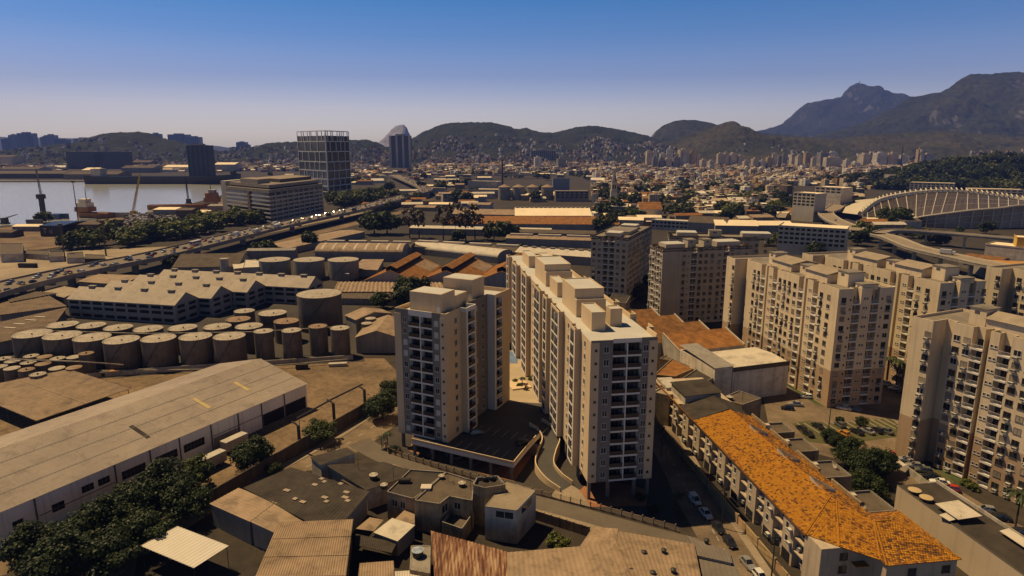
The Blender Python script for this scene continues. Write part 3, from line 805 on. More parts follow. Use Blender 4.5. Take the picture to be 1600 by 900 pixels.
def tower_east():
    o = P(924, 530.4, 38.7); ang = R(9)
    t = thing('apartment_tower', 'long cream tower slab with pale rooftop rooms, east of the curved ramp', 'apartment tower', (o.x, o.y), ang, 'twin new apartment towers')
    W, D, z0 = 15.2, 117.0, 4.4
    bays = [(8.5, 5.2, 1), (25.0, 9.6, 2), (40.2, 5.2, 1), (49.6, 9.6, 2), (72.0, 9.6, 2), (92.0, 9.6, 2), (110.5, 5.2, 1)]
    PR = 1.5
    front = notched((0, 0), (W, 0), [(5.0, 11.6, 1.5)])
    left = [Vector((0.0, D))]
    for y, l, n in reversed(bays):
        w = 3.4 if n == 1 else 7.4
        a = y + (l - w) / 2; e = a + w
        left += [Vector(v) for v in ((0, y + l), (-PR, y + l), (-PR, e), (-PR + 1.3, e), (-PR + 1.3, a), (-PR, a), (-PR, y), (0, y))]
    poly = front + [Vector((W, 0)), Vector((W, D))] + left
    em = []
    for i, p in enumerate(poly):
        q = poly[(i + 1) % len(poly)]; k = 0
        if p[1] < 1.6 and q[1] < 1.6 and q[0] <= W and p[0] < W and p[0] >= 0 and q[0] > 0.01:
            x = (p[0] + q[0]) / 2
            k = 1 if (x < 4.9 or x > 11.7) else (4 if (p[1] > 1 and q[1] > 1) else 2)
        elif abs(p[0] + PR - 1.3) < 0.01 and abs(q[0] + PR - 1.3) < 0.01:
            k = 4
        elif p[0] < 0 and q[0] < 0.01 and p[0] > -PR - 0.01:
            k = 2 if abs(p[0] - q[0]) < 0.01 else 0
        em.append(k)
    MB().prism(poly, z0, 38.0, 0, 3, em).build('wall', [M_TAN, M_GREYP, M_WHITEP, M_ROOFW, M_CURT], t)
    pa = MB()
    pa.box(0, 5.0, 0, 0.2, 38.0, 38.35, 1).box(5.01, 11.59, 0, 0.2, 38.0, 38.6, 2).box(11.6, W, 0, 0.2, 38.0, 38.6, 1)
    pa.box(5.02, 11.58, 0.21, 1.5, 37.5, 37.98, 2)
    ys = [(0.21, 6.0), (18.0, 25.0), (31, 44), (52.0, 60.0), (64, 90), (98, D)]
    for a, e in ys:
        pa.box(W - 0.25, W, a, e, 38.0, 39.2, 0)
    for y, l, n in bays:
        pa.box(-PR, -PR + 0.2, y, y + l, 38.0, 38.7, 0).box(-PR + 0.21, -0.01, y, y + 0.2, 38.0, 38.7, 0).box(-PR + 0.21, -0.01, y + l - 0.2, y + l, 38.0, 38.7, 0)
    for y in (6.0, 17.9, 31, 52, 64):
        pa.box(W - 0.24, W + 1.4, y, y + 0.25, 33.0, 39.2, 0).box(W + 1.15, W + 1.4, y + 0.26, y + 3.2, 33.0, 39.2, 0)
    pa.build('parapet', [M_TAN, M_GREYP, M_WHITEP], t)
    MB().box(-0.1, 1.9, -0.12, -0.005, z0, 37.9).build('corner_panel', M_TAN, t)
    MB().box(W - 1.9, W + 0.1, -0.12, -0.005, z0, 37.9).build('corner_panel', M_TAN, t)
    BALF = balcony_mesh(6.5, FL, 1.5, 2)
    for k in range(11):
        z = z0 + 0.3 + k * FL
        on_wall(t, BALF, 'balcony', (0, 0), (W, 0), 8.3, z)
        on_wall(t, W_PAIR, 'window', (0, 0), (W, 0), 3.5, z + 0.75)
        on_wall(t, W_PAIR, 'window', (0, 0), (W, 0), 12.6, z + 0.75)
        on_wall(t, W_VENT, 'vent', (0, 0), (W, 0), 1.1, z + 1.2, 0.13)
        on_wall(t, W_VENT, 'vent', (0, 0), (W, 0), W - 1.0, z + 1.2, 0.13)
        for y, l, n in bays:
            on_wall(t, BAL_1 if n == 1 else BAL_2, 'balcony', (-PR, D), (-PR, 0), D - y - l / 2, z)
        for y in (5.0, 16.0, 20.5, 37.0, 46.5, 62.0, 67.5, 85.0, 104.0):
            on_wall(t, W_PAIR, 'window', (0, D), (0, 0), D - y, z + 0.75)
    for x in (0.2, 4.7, 11.0, W - 0.9):
        for y in (0.4, 10, 22, 34, 46):
            inst(PILOTI, 'column', t, (x, y, 0))
    for y in (24.3, 39.4, 48.9, 71.2, 91.2):
        MB().box(-0.18, -0.02, y, y + 0.16, z0, 38.0).build('drainpipe', M_TAN, t)
    rooms = [(2.5, 5.8, 8.7, 18.0, 4.2), (8.0, 10.9, 12.0, 15.6, 4.0), (2.2, 9.8, 21.6, 23.4, 4.2), (2.2, 9.8, 23.4, 37.0, 6.6), (2.4, 5.0, 43.8, 54.0, 4.0), (8.2, 11.0, 46.0, 52.0, 3.4), (2.2, 10.4, 58.5, 60.6, 4.2), (2.2, 10.4, 60.6, 76.0, 6.2), (2.8, 5.8, 90.5, 104.0, 3.8), (8.2, 11.5, 92.0, 100.0, 3.4)]
    for x0, x1, y0, y1, h in rooms:
        b = MB(); b.box(x0, x1, y0 + 0.003, y1 - 0.003, 38.0, 38.0 + h, 0)
        for q in ((x0, x0 + 0.2, y0 + 0.01, y1 - 0.01), (x1 - 0.2, x1, y0 + 0.01, y1 - 0.01), (x0 + 0.21, x1 - 0.21, y0 + 0.01, y0 + 0.2), (x0 + 0.21, x1 - 0.21, y1 - 0.2, y1 - 0.01)):
            b.box(q[0], q[1], q[2], q[3], 38.0 + h, 38.0 + h + 0.3, 0)
        r = b.build('rooftop_room', M_TAN, t)
        MB().box(x0 + 0.22, x1 - 0.22, y0 + 0.22, y1 - 0.22, 38.0 + h, 38.0 + h + 0.06).build('roof_membrane', M_ROOFW, r)
tower_east()
# ------------------------------------------------------------------ older beige apartment slabs
M_BEIGE = mat('beige_render', (0.69, 0.53, 0.345), var=0.16, scale=0.1, streak=0.22, rough=0.9)
M_BEIGED = mat('tan_render', (0.44, 0.29, 0.17), var=0.16, scale=0.1, streak=0.15, rough=0.9)
M_OLDROOF = mat('old_flat_roof', (0.24, 0.195, 0.15), var=0.4, scale=0.2, fine=0.15, rough=0.95)
M_FIBRO = mat('fibre_cement_sheet', (0.36, 0.275, 0.195), var=0.25, scale=0.25, fine=0.12, rough=0.9)
M_GREYB = mat('grey_beige_render', (0.46, 0.37, 0.27), var=0.15, scale=0.12, streak=0.2, rough=0.9)
M_BROWN = mat('brown_cornice', (0.12, 0.085, 0.06), var=0.25, scale=0.3, rough=0.85)
BAL_B = balcony_mesh(2.6, 2.95, 1.9, 1, bars=True)
FH = 2.95
def facade(root, p, q, items, nf, z0, ac=0.55, wm=(None,)):
    """rows of windows, loggias and air conditioners on one wall; returns the notches its footprint needs"""
    for kind, s in items:
        for k in range(nf):
            z = z0 + k * FH
            if kind == 'w':
                on_wall(root, random.choice((W_DARK, W_DARK, W_DARK2, W_CURT)), 'window', p, q, s, z + 0.95)
                if random.random() < ac:
                    on_wall(root, AC, 'air_conditioner', p, q, s + random.choice((-0.2, 0.15)), z + 0.3)
            elif kind == 'b':
                on_wall(root, BAL_B, 'balcony', p, q, s, z + 0.2)
            elif kind == 's':
                on_wall(root, W_SMALL, 'window', p, q, s - 0.45, z + 1.5); on_wall(root, W_SMALL, 'window', p, q, s + 0.45, z + 1.5)
            elif kind == 'v':
                on_wall(root, W_VENT, 'vent', p, q, s, z + 1.4)
def notch_of(items):
    r = []
    for kind, s in items:
        if kind == 'b': r.append((s - 1.3, s + 1.3, 1.9))
        if kind == 'n': r.append((s - 0.55, s + 0.55, 3.0))
    return r
def slab_block(label, o, ang, L, D, H, front=(), right=(), left=(), wing=None, group='older apartment slabs', upper=None, lower=None, nf=12, band=4, rooms=(), gabled=True, cornice=False, ac=0.5, name='apartment_block'):
    upper = upper or M_BEIGE; lower = lower or M_BEIGED
    t = thing(name, label, 'apartment block', (o[0], o[1]), ang, group)
    ws = wing or 0.0
    y0 = 0.0
    fn = notched((ws, 0), (L, 0), [(a - ws, b - ws, d) for a, b, d in notch_of(front)])
    rn = notched((L, 0), (L, D), notch_of(right))
    ln = notched((0, D), (0, 0), notch_of(left))
    poly = fn + rn + [Vector((L, D))] + ln
    if wing:
        poly = [Vector((0, -3.6)), Vector((ws - 2.6, -3.6)), Vector((ws - 2.6, 1.6)), Vector((ws, 1.6))] + fn + rn + [Vector((L, D))] + ln
    zb = band * FH + 0.2
    if band:
        MB().prism(poly, 0, zb, 0, cap=False).build('lower_wall', lower, t)
    MB().prism(poly, zb if band else 0, H - 0.7, 0, 1).build('wall', [upper, M_OLDROOF], t)
    # parapet following the outline
    pa = MB(); n = len(poly)
    for i in range(n):
        p, q = poly[i], poly[(i + 1) % n]
        d = q - p
        if d.length < 0.05: continue
        d.normalize(); nn = Vector((-d.y, d.x)) * 0.18
        a, b, c, e = p, q, q + nn, p + nn
        z1 = H
        pa.poly([(a.x, a.y, H - 0.7), (b.x, b.y, H - 0.7), (b.x, b.y, z1), (a.x, a.y, z1)])
        pa.poly([(e.x, e.y, H - 0.7), (c.x, c.y, H - 0.7), (c.x, c.y, z1), (e.x, e.y, z1)])
        pa.poly([(a.x, a.y, z1), (b.x, b.y, z1), (c.x, c.y, z1), (e.x, e.y, z1)])
    pa.build('parapet', M_BROWN if cornice else upper, t)
    if cornice:
        c = MB(); c.box(-0.25, L + 0.25, -0.25, -0.003, H - 1.6, H - 1.1); c.box(L + 0.003, L + 0.25, 0, D, H - 1.6, H - 1.1); c.box(-0.25, -0.003, 0, D, H - 1.6, H - 1.1)
        c.build('cornice', M_BROWN, t)
    facade(t, (0, 0), (L, 0), [(k, s) for k, s in front if not wing or s > ws], nf, 0.35, ac)
    if wing:
        facade(t, (0, -3.6), (ws, -3.6), [('w', ws - 3.6)], nf, 0.35, 0.8)
    facade(t, (L, 0), (L, D), right, nf, 0.35, ac)
    facade(t, (0, D), (0, 0), left, nf, 0.35, ac)
    for r in rooms:
        x0, x1, ya, yb, h = r[:5]
        b = MB(); b.box(x0, x1, ya, yb, H - 0.7, H - 0.7 + h, 0)
        rm = b.build('rooftop_room', upper, t)
        if len(r) > 5 and r[5] == 'g':
            g = MB(); zz = H - 0.7 + h; ym = (ya + yb) / 2
            g.sheet((x0 - 0.4, ya - 0.5, zz + 0.02), (x1 + 0.4, ya - 0.5, zz + 0.02), (x1 + 0.4, ym, zz + 1.3), (x0 - 0.4, ym, zz + 1.3), 0.6, 0.04)
            g.sheet((x1 + 0.4, yb + 0.5, zz + 0.02), (x0 - 0.4, yb + 0.5, zz + 0.02), (x0 - 0.4, ym, zz + 1.3), (x1 + 0.4, ym, zz + 1.3), 0.6, 0.04)
            g.poly([(x0, ya, zz), (x0, yb, zz), (x0, ym, zz + 1.25)]); g.poly([(x1, ya, zz), (x1, ym, zz + 1.25), (x1, yb, zz)])
            g.build('roof', M_FIBRO, rm)
        elif len(r) > 5 and r[5] == 's':
            g = MB(); zz = H - 0.7 + h
            k = int((yb - ya) / 2.2)
            for i in range(k):
                g.poly([(x0 + 0.3, ya + 2.2 * i + 0.2, zz + 0.06), (x1 - 0.3, ya + 2.2 * i + 0.2, zz + 0.06), (x1 - 0.3, ya + 2.2 * i + 2.0, zz + 0.4), (x0 + 0.3, ya + 2.2 * i + 2.0, zz + 0.4)])
            g.build('roof_panel', M_ROOFW, rm)
        else:
            MB().box(x0 - 0.2, x1 + 0.2, ya - 0.2, yb + 0.2, H - 0.7 + h, H - 0.45 + h).build('roof', M_OLDROOF, rm)
            MB().box(x0 + (x1 - x0) * .3, x0 + (x1 - x0) * .6, ya - 0.04, ya - 0.003, H + h - 2.0, H + h - 1.2).build('vent', M_DARKF, rm)
    return t
def frm(q, ang, L):                                          # left end of a facade of length L that ends at q
    return (q[0] - L * math.cos(ang), q[1] - L * math.sin(ang))
HB = 37.9
C_ITEMS = [('w', 14.6), ('w', 17.4), ('b', 20.4), ('n', 23.2), ('s', 25.4), ('b', 28.0), ('w', 31.2), ('w', 34.0), ('w', 36.8), ('w', 40.0), ('b', 43.2), ('n', 46.0), ('s', 48.2), ('b', 50.8), ('w', 54.0), ('w', 57.6)]
C_END = [('w', 1.9), ('v', 4.2), ('b', 6.4), ('s', 9.4), ('b', 12.6), ('v', 15.0), ('w', 17.2)]
ROOMS = [(13.5, 17.5, 6.0, 11.0, 4.2), (19.0, 31.0, 4.0, 14.5, 2.6, 'g'), (33.0, 37.5, 6, 10, 3.0), (39.0, 50.5, 4.0, 14.5, 2.8, 'g'), (52.0, 57.0, 6.5, 12, 4.4), (58.5, 61.5, 8, 13.5, 1.6)]
a = R(-80)
slab_block('beige slab with shaded near gable, standing behind the green car park', frm((98.4, 191.8), a, 62.0), a, 62.0, 19.0, HB, C_ITEMS, C_END, wing=9.0, rooms=ROOMS)
a = R(-77)
slab_block('beige slab directly below the viaduct bend, partly hidden by the next slab', frm(P(1470, 442, 38), a, 62.0), a, 62.0, 17.5, HB, C_ITEMS, C_END, wing=9.0, rooms=ROOMS)
a = R(-66)
e = P(1446, 490, 38.1)
E_ITEMS = [('w', 9.2), ('w', 11.6), ('b', 14.0), ('n', 16.0), ('s', 17.6), ('b', 19.9), ('w', 22.6), ('w', 25.2), ('w', 28.0), ('w', 31), ('b', 34.0), ('n', 36.4), ('s', 38.4), ('b', 41.0), ('w', 44.0), ('w', 47.0)]
E_ROOMS = [(8.6, 12.5, 4.5, 9.5, 4.2), (13.5, 27.0, 3.2, 12.0, 2.6, 'g'), (31, 35, 5, 10, 3.6), (37, 48, 3.2, 12.0, 2.8, 'g')]
slab_block('nearest beige slab at the picture edge, above the red parked cars', (e.x - 1.43, e.y - 1.0), a, 52.0, 16.0, 38.1, E_ITEMS, C_END[:5], wing=8.0, rooms=E_ROOMS)
a = R(-70)
e = P(1553, 415, 38.0)
slab_block('beige slab of which only the end wing shows, by the orange shed roof', (e.x, e.y), a, 52.0, 16.0, 38.0, E_ITEMS, C_END[:5], wing=8.0, rooms=E_ROOMS)
HG = 35.5
g0, g1 = P(924, 368, HG), P(985, 371, HG)
o, a, L = frame(g0, g1); a = R(-24)
slab_block('grey beige block with brown cornice, nearest the sheds with roof vents', (o.x, o.y), a, 19.0, 56.0, HG, [('w', 1.6), ('w', 4.4), ('b', 7.6), ('b', 10.9), ('w', 14.0), ('w', 17.0)], [('w', 2 + 3.1 * i) for i in range(17)], cornice=True, band=0, upper=M_GREYB, rooms=[(6, 14, 5, 12, 2.0, 's'), (3, 16, 14, 34, 1.5), (5, 14, 38, 46, 2.2, 's')], group='cornice apartment blocks', ac=0.3)
h0, h1 = P(1036, 388, HG), P(1175, 383, HG)
o, a, L = frame(h0, h1)
LI = [('w', 1.2), ('b', 4.0), ('w', 6.6), ('b', 9.4), ('w', 12.0)]
slab_block('cornice block with brightly lit narrow end and shaded broad front', (o.x, o.y), a, L, 13.5, HG, [('w', 10.5), ('v', 12.6), ('b', 15.4), ('w', 18.6), ('w', 21.4), ('w', 24.4), ('w', 28.0), ('b', 31.4), ('w', 34.4), ('w', 37.6), ('w', 41.5)], LI, LI, cornice=True, band=0, upper=M_GREYB, rooms=[(2.5, 12, 2.5, 10.0, 2.0, 's'), (14, 18, 4, 9, 3.4), (22, 26, 4, 9, 3.2), (28, 40, 3, 10, 2.2, 's')], group='cornice apartment blocks', ac=0.35)
h0, h1 = P(1046, 368, HG), P(1186, 371, HG)
o, a, L = frame(h0, h1)
slab_block('cornice block half hidden behind its lit twin, with roof dishes', (o.x, o.y), a, L, 14.0, HG, [('w', 4 + 4.3 * i) for i in range(12)], LI, LI, cornice=True, band=0, upper=M_GREYB, rooms=[(4, 14, 3, 10, 2.0, 's'), (20, 26, 4, 9, 3.0), (36, 50, 3, 10, 2.2, 's')], group='cornice apartment blocks', ac=0.3)
# ================================================================== podium between the twin towers
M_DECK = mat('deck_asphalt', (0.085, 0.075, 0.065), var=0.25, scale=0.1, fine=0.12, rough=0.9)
M_DECKL = mat('sunlit_deck_paving', (0.42, 0.315, 0.20), var=0.15, scale=0.2, fine=0.1, rough=0.85)
ZD = 4.2
pod = [P(*p, ZD) for p in [(643, 689), (802.5, 726), (822, 702), (838, 684)]] + [Vector((10.0, 168)), Vector((12.0, 182)), Vector((8.0, 205)), Vector((4.0, 238)), Vector((-6, 236)), Vector((-14, 200)), Vector((-26, 176))]
t = thing('podium', 'low car park podium with shaded deck between the twin towers', 'podium', (pod[0].x, pod[0].y))
o = pod[0]; pl = [p - o for p in pod]
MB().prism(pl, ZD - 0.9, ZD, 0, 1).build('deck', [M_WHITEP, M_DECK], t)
b = MB()
for i in (0, 1, 2):
    p, q = pl[i], pl[i + 1]; d = (q - p).normalized(); n = Vector((-d.y, d.x)) * 0.2
    b.prism([p, q, q + n, p + n], ZD, ZD + 0.75)
b.build('parapet', M_TAN, t)
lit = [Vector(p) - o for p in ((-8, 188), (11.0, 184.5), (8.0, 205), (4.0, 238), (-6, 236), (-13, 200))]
MB().prism(lit, ZD + 0.004, ZD + 0.02, 0).build('sunlit_terrace_paving', M_DECKL, t)  # pale paving begins at the tower shadow edge, sunlight put into its colour
MB().box(0, 7, 0, 14, 0, 0.06).build('swimming_pool', mat('pool_water', (0.16, 0.22, 0.34), rough=0.25, var=0.3, scale=0.5), t).location = (-5.0 - o.x, 222 - o.y, ZD + 0.03)
ln = MB(); lp = (pl[1] - pl[0]).normalized(); lq = Vector((-lp.y, lp.x))
for i in range(9):
    a = pl[0] + lp * (4 + i * 2.7) + lq * 1.2; n = lp * 0.06
    for off in (0.0, 11.0):
        a2 = a + lq * off; e = a2 + lq * 4.8
        ln.poly([((a2 - n).x, (a2 - n).y, ZD + 0.012), ((a2 + n).x, (a2 + n).y, ZD + 0.012), ((e + n).x, (e + n).y, ZD + 0.012), ((e - n).x, (e - n).y, ZD + 0.012)])
ln.build('bay_lines', M_LINE, t)
for i in range(6):
    p = pl[0] + (pl[1] - pl[0]) * (0.02 + 0.19 * i) + lq * 0.5
    MB().obox(p.x, p.y, math.atan2(lp.y, lp.x), 0.6, 0.6, 0, ZD - 0.9).build('column', M_GREYP, t)
MB().prism([pl[0] + lq * 16, pl[1] + lq * 14, pl[1] + lq * 14.3, pl[0] + lq * 16.3], 0, ZD - 0.9).build('rear_wall', M_BEIGED, t)
# planters with shrubs
def shrub(p, sc, label, group, lm='m', z=0.0):
    t = thing('shrub', label, 'shrub', (p[0], p[1], z), random.uniform(0, 6), group); t.scale = (sc, sc, sc)
    inst(TK[lm].c, 'foliage', t, (0, 0, 2.2)); inst(TK[lm].t, 'stem', t, (0, 0, -2.0), 0, (0.6, 0.6, 0.8)); return t
for i, (x, y, s, l) in enumerate(((2.5, 199, 0.22, 'low shrub in the sunny planter on the podium'), (4.5, 196, 0.25, 'reddish shrub at the near corner of the podium planter'), (1.0, 203, 0.2, 'shrub next to the podium pool'), (6.6, 205, 0.24, 'shrub against the long tower wall on the podium'))):
    shrub((x, y), s, l, 'podium shrubs', 'np'[i == 1], ZD)
palm(2, (3.4, 200.5), 0.75, 'small palm in the podium planter'); bpy.data.objects['palm_tree'].location.z = ZD
b = MB(); b.box(0, 6.5, 0, 7.5, ZD + 0.02, ZD + 0.45); b.build('planter', M_TAN); pt = bpy.data.objects['planter']; pt.location = (0.2, 195.5, 0); pt.rotation_euler = (0, 0, R(20)); tag(pt, 'low cream planter box on the sunny podium terrace', 'planter')
for i, (x, y, a, c, l) in enumerate(((-9.5, 163.5, 20, 'grey', 'grey car parked on the shaded podium deck beside the grey tower'), (2.8, 157.5, 28, 'black', 'black car parked on the shaded podium deck by its corner'))):
    car((x, y), R(a), c, l, 'hatch', 'cars of the new towers', ZD + 0.01)
car(P(718, 715), R(62), 'silver', 'silver car under the podium edge facing the lane', 'sedan', 'cars of the new towers')
car(P(662, 698), R(70), 'black', 'dark car deep under the tower beside the brick planting', 'hatch', 'cars of the new towers')
# S-shaped ramp
rp = smooth_line([Vector((6.6, 170.0)), Vector((9.2, 166.5)), Vector((10.4, 161.5)), Vector((9.0, 156.0)), Vector((8.2, 150.5)), Vector((10.2, 145.5)), Vector((13.0, 142.5))], 5)
zr = [ZD, ZD, ZD - 0.05, ZD - 0.15] + [ZD - 0.15 - (ZD - 0.15) * i / (len(rp) - 5) for i in range(len(rp) - 4)]
t = thing('ramp', 'curved concrete ramp winding down from the podium to the lane', 'ramp', (rp[0].x, rp[0].y)); o = rp[0]
road = MB(); wa = MB(); wb = MB(); E = []
for i, p in enumerate(rp):
    d = (rp[min(i + 1, len(rp) - 1)] - rp[max(i - 1, 0)]).normalized(); n = Vector((-d.y, d.x)) * 2.3
    E.append((p + n - o, p - n - o, max(0.05, zr[i] + 0.06)))
for (a, b_, z), (c, d, y) in zip(E, E[1:]):
    road.poly([(b_.x, b_.y, z), (d.x, d.y, y), (c.x, c.y, y), (a.x, a.y, z)])
    for w, p, q in ((wa, a, c), (wb, b_, d)):
        k = (q - p).normalized(); nn = Vector((-k.y, k.x)) * 0.12
        for s in (1, -1):
            w.poly([((p + nn * s).x, (p + nn * s).y, 0), ((q + nn * s).x, (q + nn * s).y, 0), ((q + nn * s).x, (q + nn * s).y, y + 1.0), ((p + nn * s).x, (p + nn * s).y, z + 1.0)])
        w.poly([((p + nn).x, (p + nn).y, z + 1.0), ((q + nn).x, (q + nn).y, y + 1.0), ((q - nn).x, (q - nn).y, y + 1.0), ((p - nn).x, (p - nn).y, z + 1.0)])
road.build('roadway', M_DECK, t); wa.build('side_wall', M_TAN, t); wb.build('side_wall', M_TAN, t)
patch('forecourt', [(860, 775), (905, 790), (925, 795), (905, 765), (880, 750)], M_PAVE, z=0.04)
# railing round the site
M_RAILW = mat('site_railing', (0.46, 0.27, 0.15), var=0.2, rough=0.7)
fl = smooth_line([P(*p) for p in [(600, 690), (603, 702), (614, 710), (640, 719), (700, 737), (750, 751), (850, 776), (960, 804), (1062, 832)]], 5)
t = thing('site_fence', 'low railing with rust brown panels along the lane round the new towers', 'fence', (fl[0].x, fl[0].y)); o = fl[0]
tot = 0; pts = [fl[0]]; acc = 0
for p, q in zip(fl, fl[1:]):
    L = (q - p).length; s = 0
    while acc + (L - s) >= 2.4:
        s += 2.4 - acc; acc = 0; pts.append(p + (q - p) * (s / L))
    acc += L - s
post = MB().box(-0.11, 0.11, -0.11, 0.11, 0, 1.75); PM = mesh_of(post, 'post', M_GREYP)
for i, p in enumerate(pts):
    inst(PM, 'post', t, (p.x - o.x, p.y - o.y, 0))
    if i + 1 < len(pts):
        q = pts[i + 1]; d = q - p; m = MB(); L = d.length
        m.box(0.12, L - 0.12, -0.03, 0.03, 0.3, 0.36); m.box(0.12, L - 0.12, -0.03, 0.03, 1.35, 1.42); m.box(0.12, L - 0.12, -0.07, 0.07, 0.0, 0.28, 1)
        k = int(L / 0.3)
        for j in range(1, k): m.box(j * L / k - 0.025, j * L / k + 0.025, -0.015, 0.015, 0.361, 1.349)
        x = m.build('railing_panel', [M_RAILW, M_BEIGED], t); x.location = (p.x - o.x, p.y - o.y, 0); x.rotation_euler = (0, 0, math.atan2(d.y, d.x))
# ================================================================== long warehouse, lower left
q = P(478, 600, 7.7); a = R(61.5); L = 118.0; o = frm(q, a, L)
wh = gable_shed('warehouse', 'long white walled warehouse with pale low pitched roof', 'warehouse', o, a, L, 40.0, 7.7, 12.6, mat('white_warehouse_wall', (0.80, 0.72, 0.64), var=0.15, scale=0.1, streak=0.25, rough=0.9), mat('weathered_pale_roof', (0.315, 0.245, 0.19), var=0.22, stain=0.3, scale=0.06, fine=0.08, rough=0.8), pitch=0.9, amp=0.025, over=0.35)
def wpart(name, s0, s1, z0, z1, m=M_OPEN, bars=0, out=0.05):
    b = MB(); b.box(L + s0, L + s1, -out, 0.0, z0, z1, 0)
    for i in range(1, bars): x = L + s0 + (s1 - s0) * i / bars; b.box(x - 0.05, x + 0.05, -out - 0.04, -out - 0.002, z0, z1, 1)
    if bars: b.box(L + s0, L + s1, -out - 0.035, -out - 0.002, (z0 + z1) / 2 - 0.04, (z0 + z1) / 2 + 0.04, 1)
    return b.build(name, [m, M_DARKF], wh)
for s0, s1 in ((-17.0, -9.2), (-8.8, -0.6)): wpart('loading_opening', s0, s1, 0.1, 3.9)
for s0, s1 in ((-42.2, -36.2), (-49.8, -44.0), (-58.2, -52.4)): wpart('window', s0, s1, 2.9, 5.0, M_OPEN, 6)
for s0, s1 in ((-63.6, -61.0), (-67.2, -64.6)): wpart('window', s0, s1, 4.0, 5.6, M_OPEN, 3)
for s0, s1 in ((-81.0, -79.0), (-73.5, -71.0), (-93, -90)): wpart('window', s0, s1, 2.6, 4.4, M_OPEN, 2)
wpart('shutter_door', -33.5, -25.6, 0.1, 3.4, M_WALLG)
wpart('wall_band', -33.6, -17.4, 3.9, 4.05, M_DARKF, out=0.08)
wpart('wall_band', -76.0, -60.0, 3.2, 3.35, M_DARKF, out=0.08)
for s in (-8.9, -17.3, -25.4, -34.0, -43.2, -51.0, -59.6, -76.5, -90.0): wpart('drainpipe', s - 0.13, s + 0.13, 0, 7.5, M_DARKF, out=0.2)
kz = (12.6 - 7.7) / 20
for s, y0, y1, c in ((-16, 7, 13, 'y'), (-30, 6, 12.5, 'y'), (-49, 4, 11, 'd'), (-86, 5.5, 11.5, 'w'), (-100, 1, 4, 'w')):
    m = {'y': mat('yellowed_skylight', (0.50, 0.36, 0.14), var=0.15, rough=0.6), 'd': M_TIND, 'w': M_TINW}[c]
    MB().poly([(L + s, y0, 7.7 + kz * y0 + 0.19), (L + s + 1.1, y0, 7.7 + kz * y0 + 0.19), (L + s + 1.1, y1, 7.7 + kz * y1 + 0.19), (L + s, y1, 7.7 + kz * y1 + 0.19)]).build('skylight', m, wh)
for y in (5.0, 10.0, 15.0):
    zz = 7.7 + kz * y + 0.16
    MB().poly([(0, y - 0.08, zz), (L, y - 0.08, zz), (L, y + 0.08, zz + 0.06), (0, y + 0.08, zz + 0.06)]).build('sheet_lap', M_WALLG, wh)
rnd = random.Random(3); b = MB()
for i in range(46):
    s, y = rnd.uniform(-112, -78), rnd.uniform(1, 19); w = rnd.uniform(0.12, 0.35); zz = 7.7 + kz * y + 0.2
    b.poly([(L + s, y, zz), (L + s + w, y, zz), (L + s + w, y + w, zz + w * kz), (L + s, y + w, zz + w * kz)])
x = b.build('white_patches', M_TINW, wh); x['kind'] = 'stuff'
# open corrugated shed beside it
t = flat_roof('open_shed', 'open sided shed with ribbed brown sheet roof beside the tanks', 'shed', [(57, 658), (-60, 610), (107, 577), (205, 607)], (4.6, 4.6, 5.6, 5.6), M_TIN, 1.3, 0.13, None, seams=1)
o = t.location
for px, py in ((60, 655), (130, 632), (200, 608), (10, 636), (110, 580)):
    p = P(px, py, 4.8); MB().tube([(p.x - o.x, p.y - o.y, 0), (p.x - o.x, p.y - o.y, 4.5)], 0.12, 6).build('post', M_STEEL, t)
# yard wall with pipe, lamp posts
wl_ = [P(*p) for p in [(215, 862), (330, 792), (425, 735), (500, 690), (560, 655), (600, 628)]]
t = thing('yard_wall', 'long plain wall shading the street verge beside the warehouse yard', 'wall', (wl_[0].x, wl_[0].y)); o = wl_[0]
for i, (p, q) in enumerate(zip(wl_, wl_[1:])):
    d = q - p; s = MB().box(0, d.length - 0.004, -0.15, 0.15, 0, 3.9).build('wall_panel', mat('shade_toned_wall', (0.10, 0.075, 0.052), var=0.4, scale=0.3, streak=0.4, rough=0.95), t); s.location = (p.x - o.x, p.y - o.y, 0); s.rotation_euler = (0, 0, math.atan2(d.y, d.x))  # near-black tone puts the shade of this wall side into its colour
def lamp(p, h, rz, label, arm=2.2, group='street lamps'):
    t = thing('street_lamp', label, 'street lamp', (p[0], p[1], 0), rz, group)
    MB().tube([(0, 0, 0), (0, 0, h * 0.6), (0, 0, h)], 0.14, 8, 0, 0.08).build('pole', M_STEEL, t)
    MB().tube([(0, 0, h), (arm * 0.5, 0, h + 0.35), (arm, 0, h + 0.45)], 0.06, 6).build('arm', M_STEEL, t)
    MB().tube([(arm - 0.1, 0, h + 0.42), (arm + 0.7, 0, h + 0.5)], 0.16, 6, 0, 0.1).build('lamp_head', M_STEEL, t)
    return t
def gantry(p, rz, label):
    t = thing('pipe_gantry', label, 'gantry', (p[0], p[1], 0), rz, 'pipe gantries by the street')
    MB().box(-0.3, 0.3, -0.3, 0.3, 0, 7.6).build('post', M_STEEL, t)
    MB().tube([(0, 0, 7.2), (-1.0, 0, 7.9), (-2.4, 0, 8.1)], 0.25, 6).build('bracket', M_STEEL, t)
    return t
gantry(P(469, 706), R(-30), 'dark gantry post nearest the warehouse corner')
gantry(P(523, 668), R(-30), 'dark gantry post behind the middle street tree')
gantry(P(571, 645), R(-30), 'dark gantry post beside the big tree at the tower')
pp = [P(463, 655, 7.8), P(519, 624, 7.8), P(566, 601, 7.8)]
tag(MB().tube([(p.x, p.y, 7.9) for p in pp], 0.28, 8).build('overhead_pipe', M_STEEL), 'thick overhead pipe carried by the gantry posts', 'pipe')
lamp(P(471, 706), 9.0, R(-40), 'tall street lamp on the verge near the parked trailers', group=None)
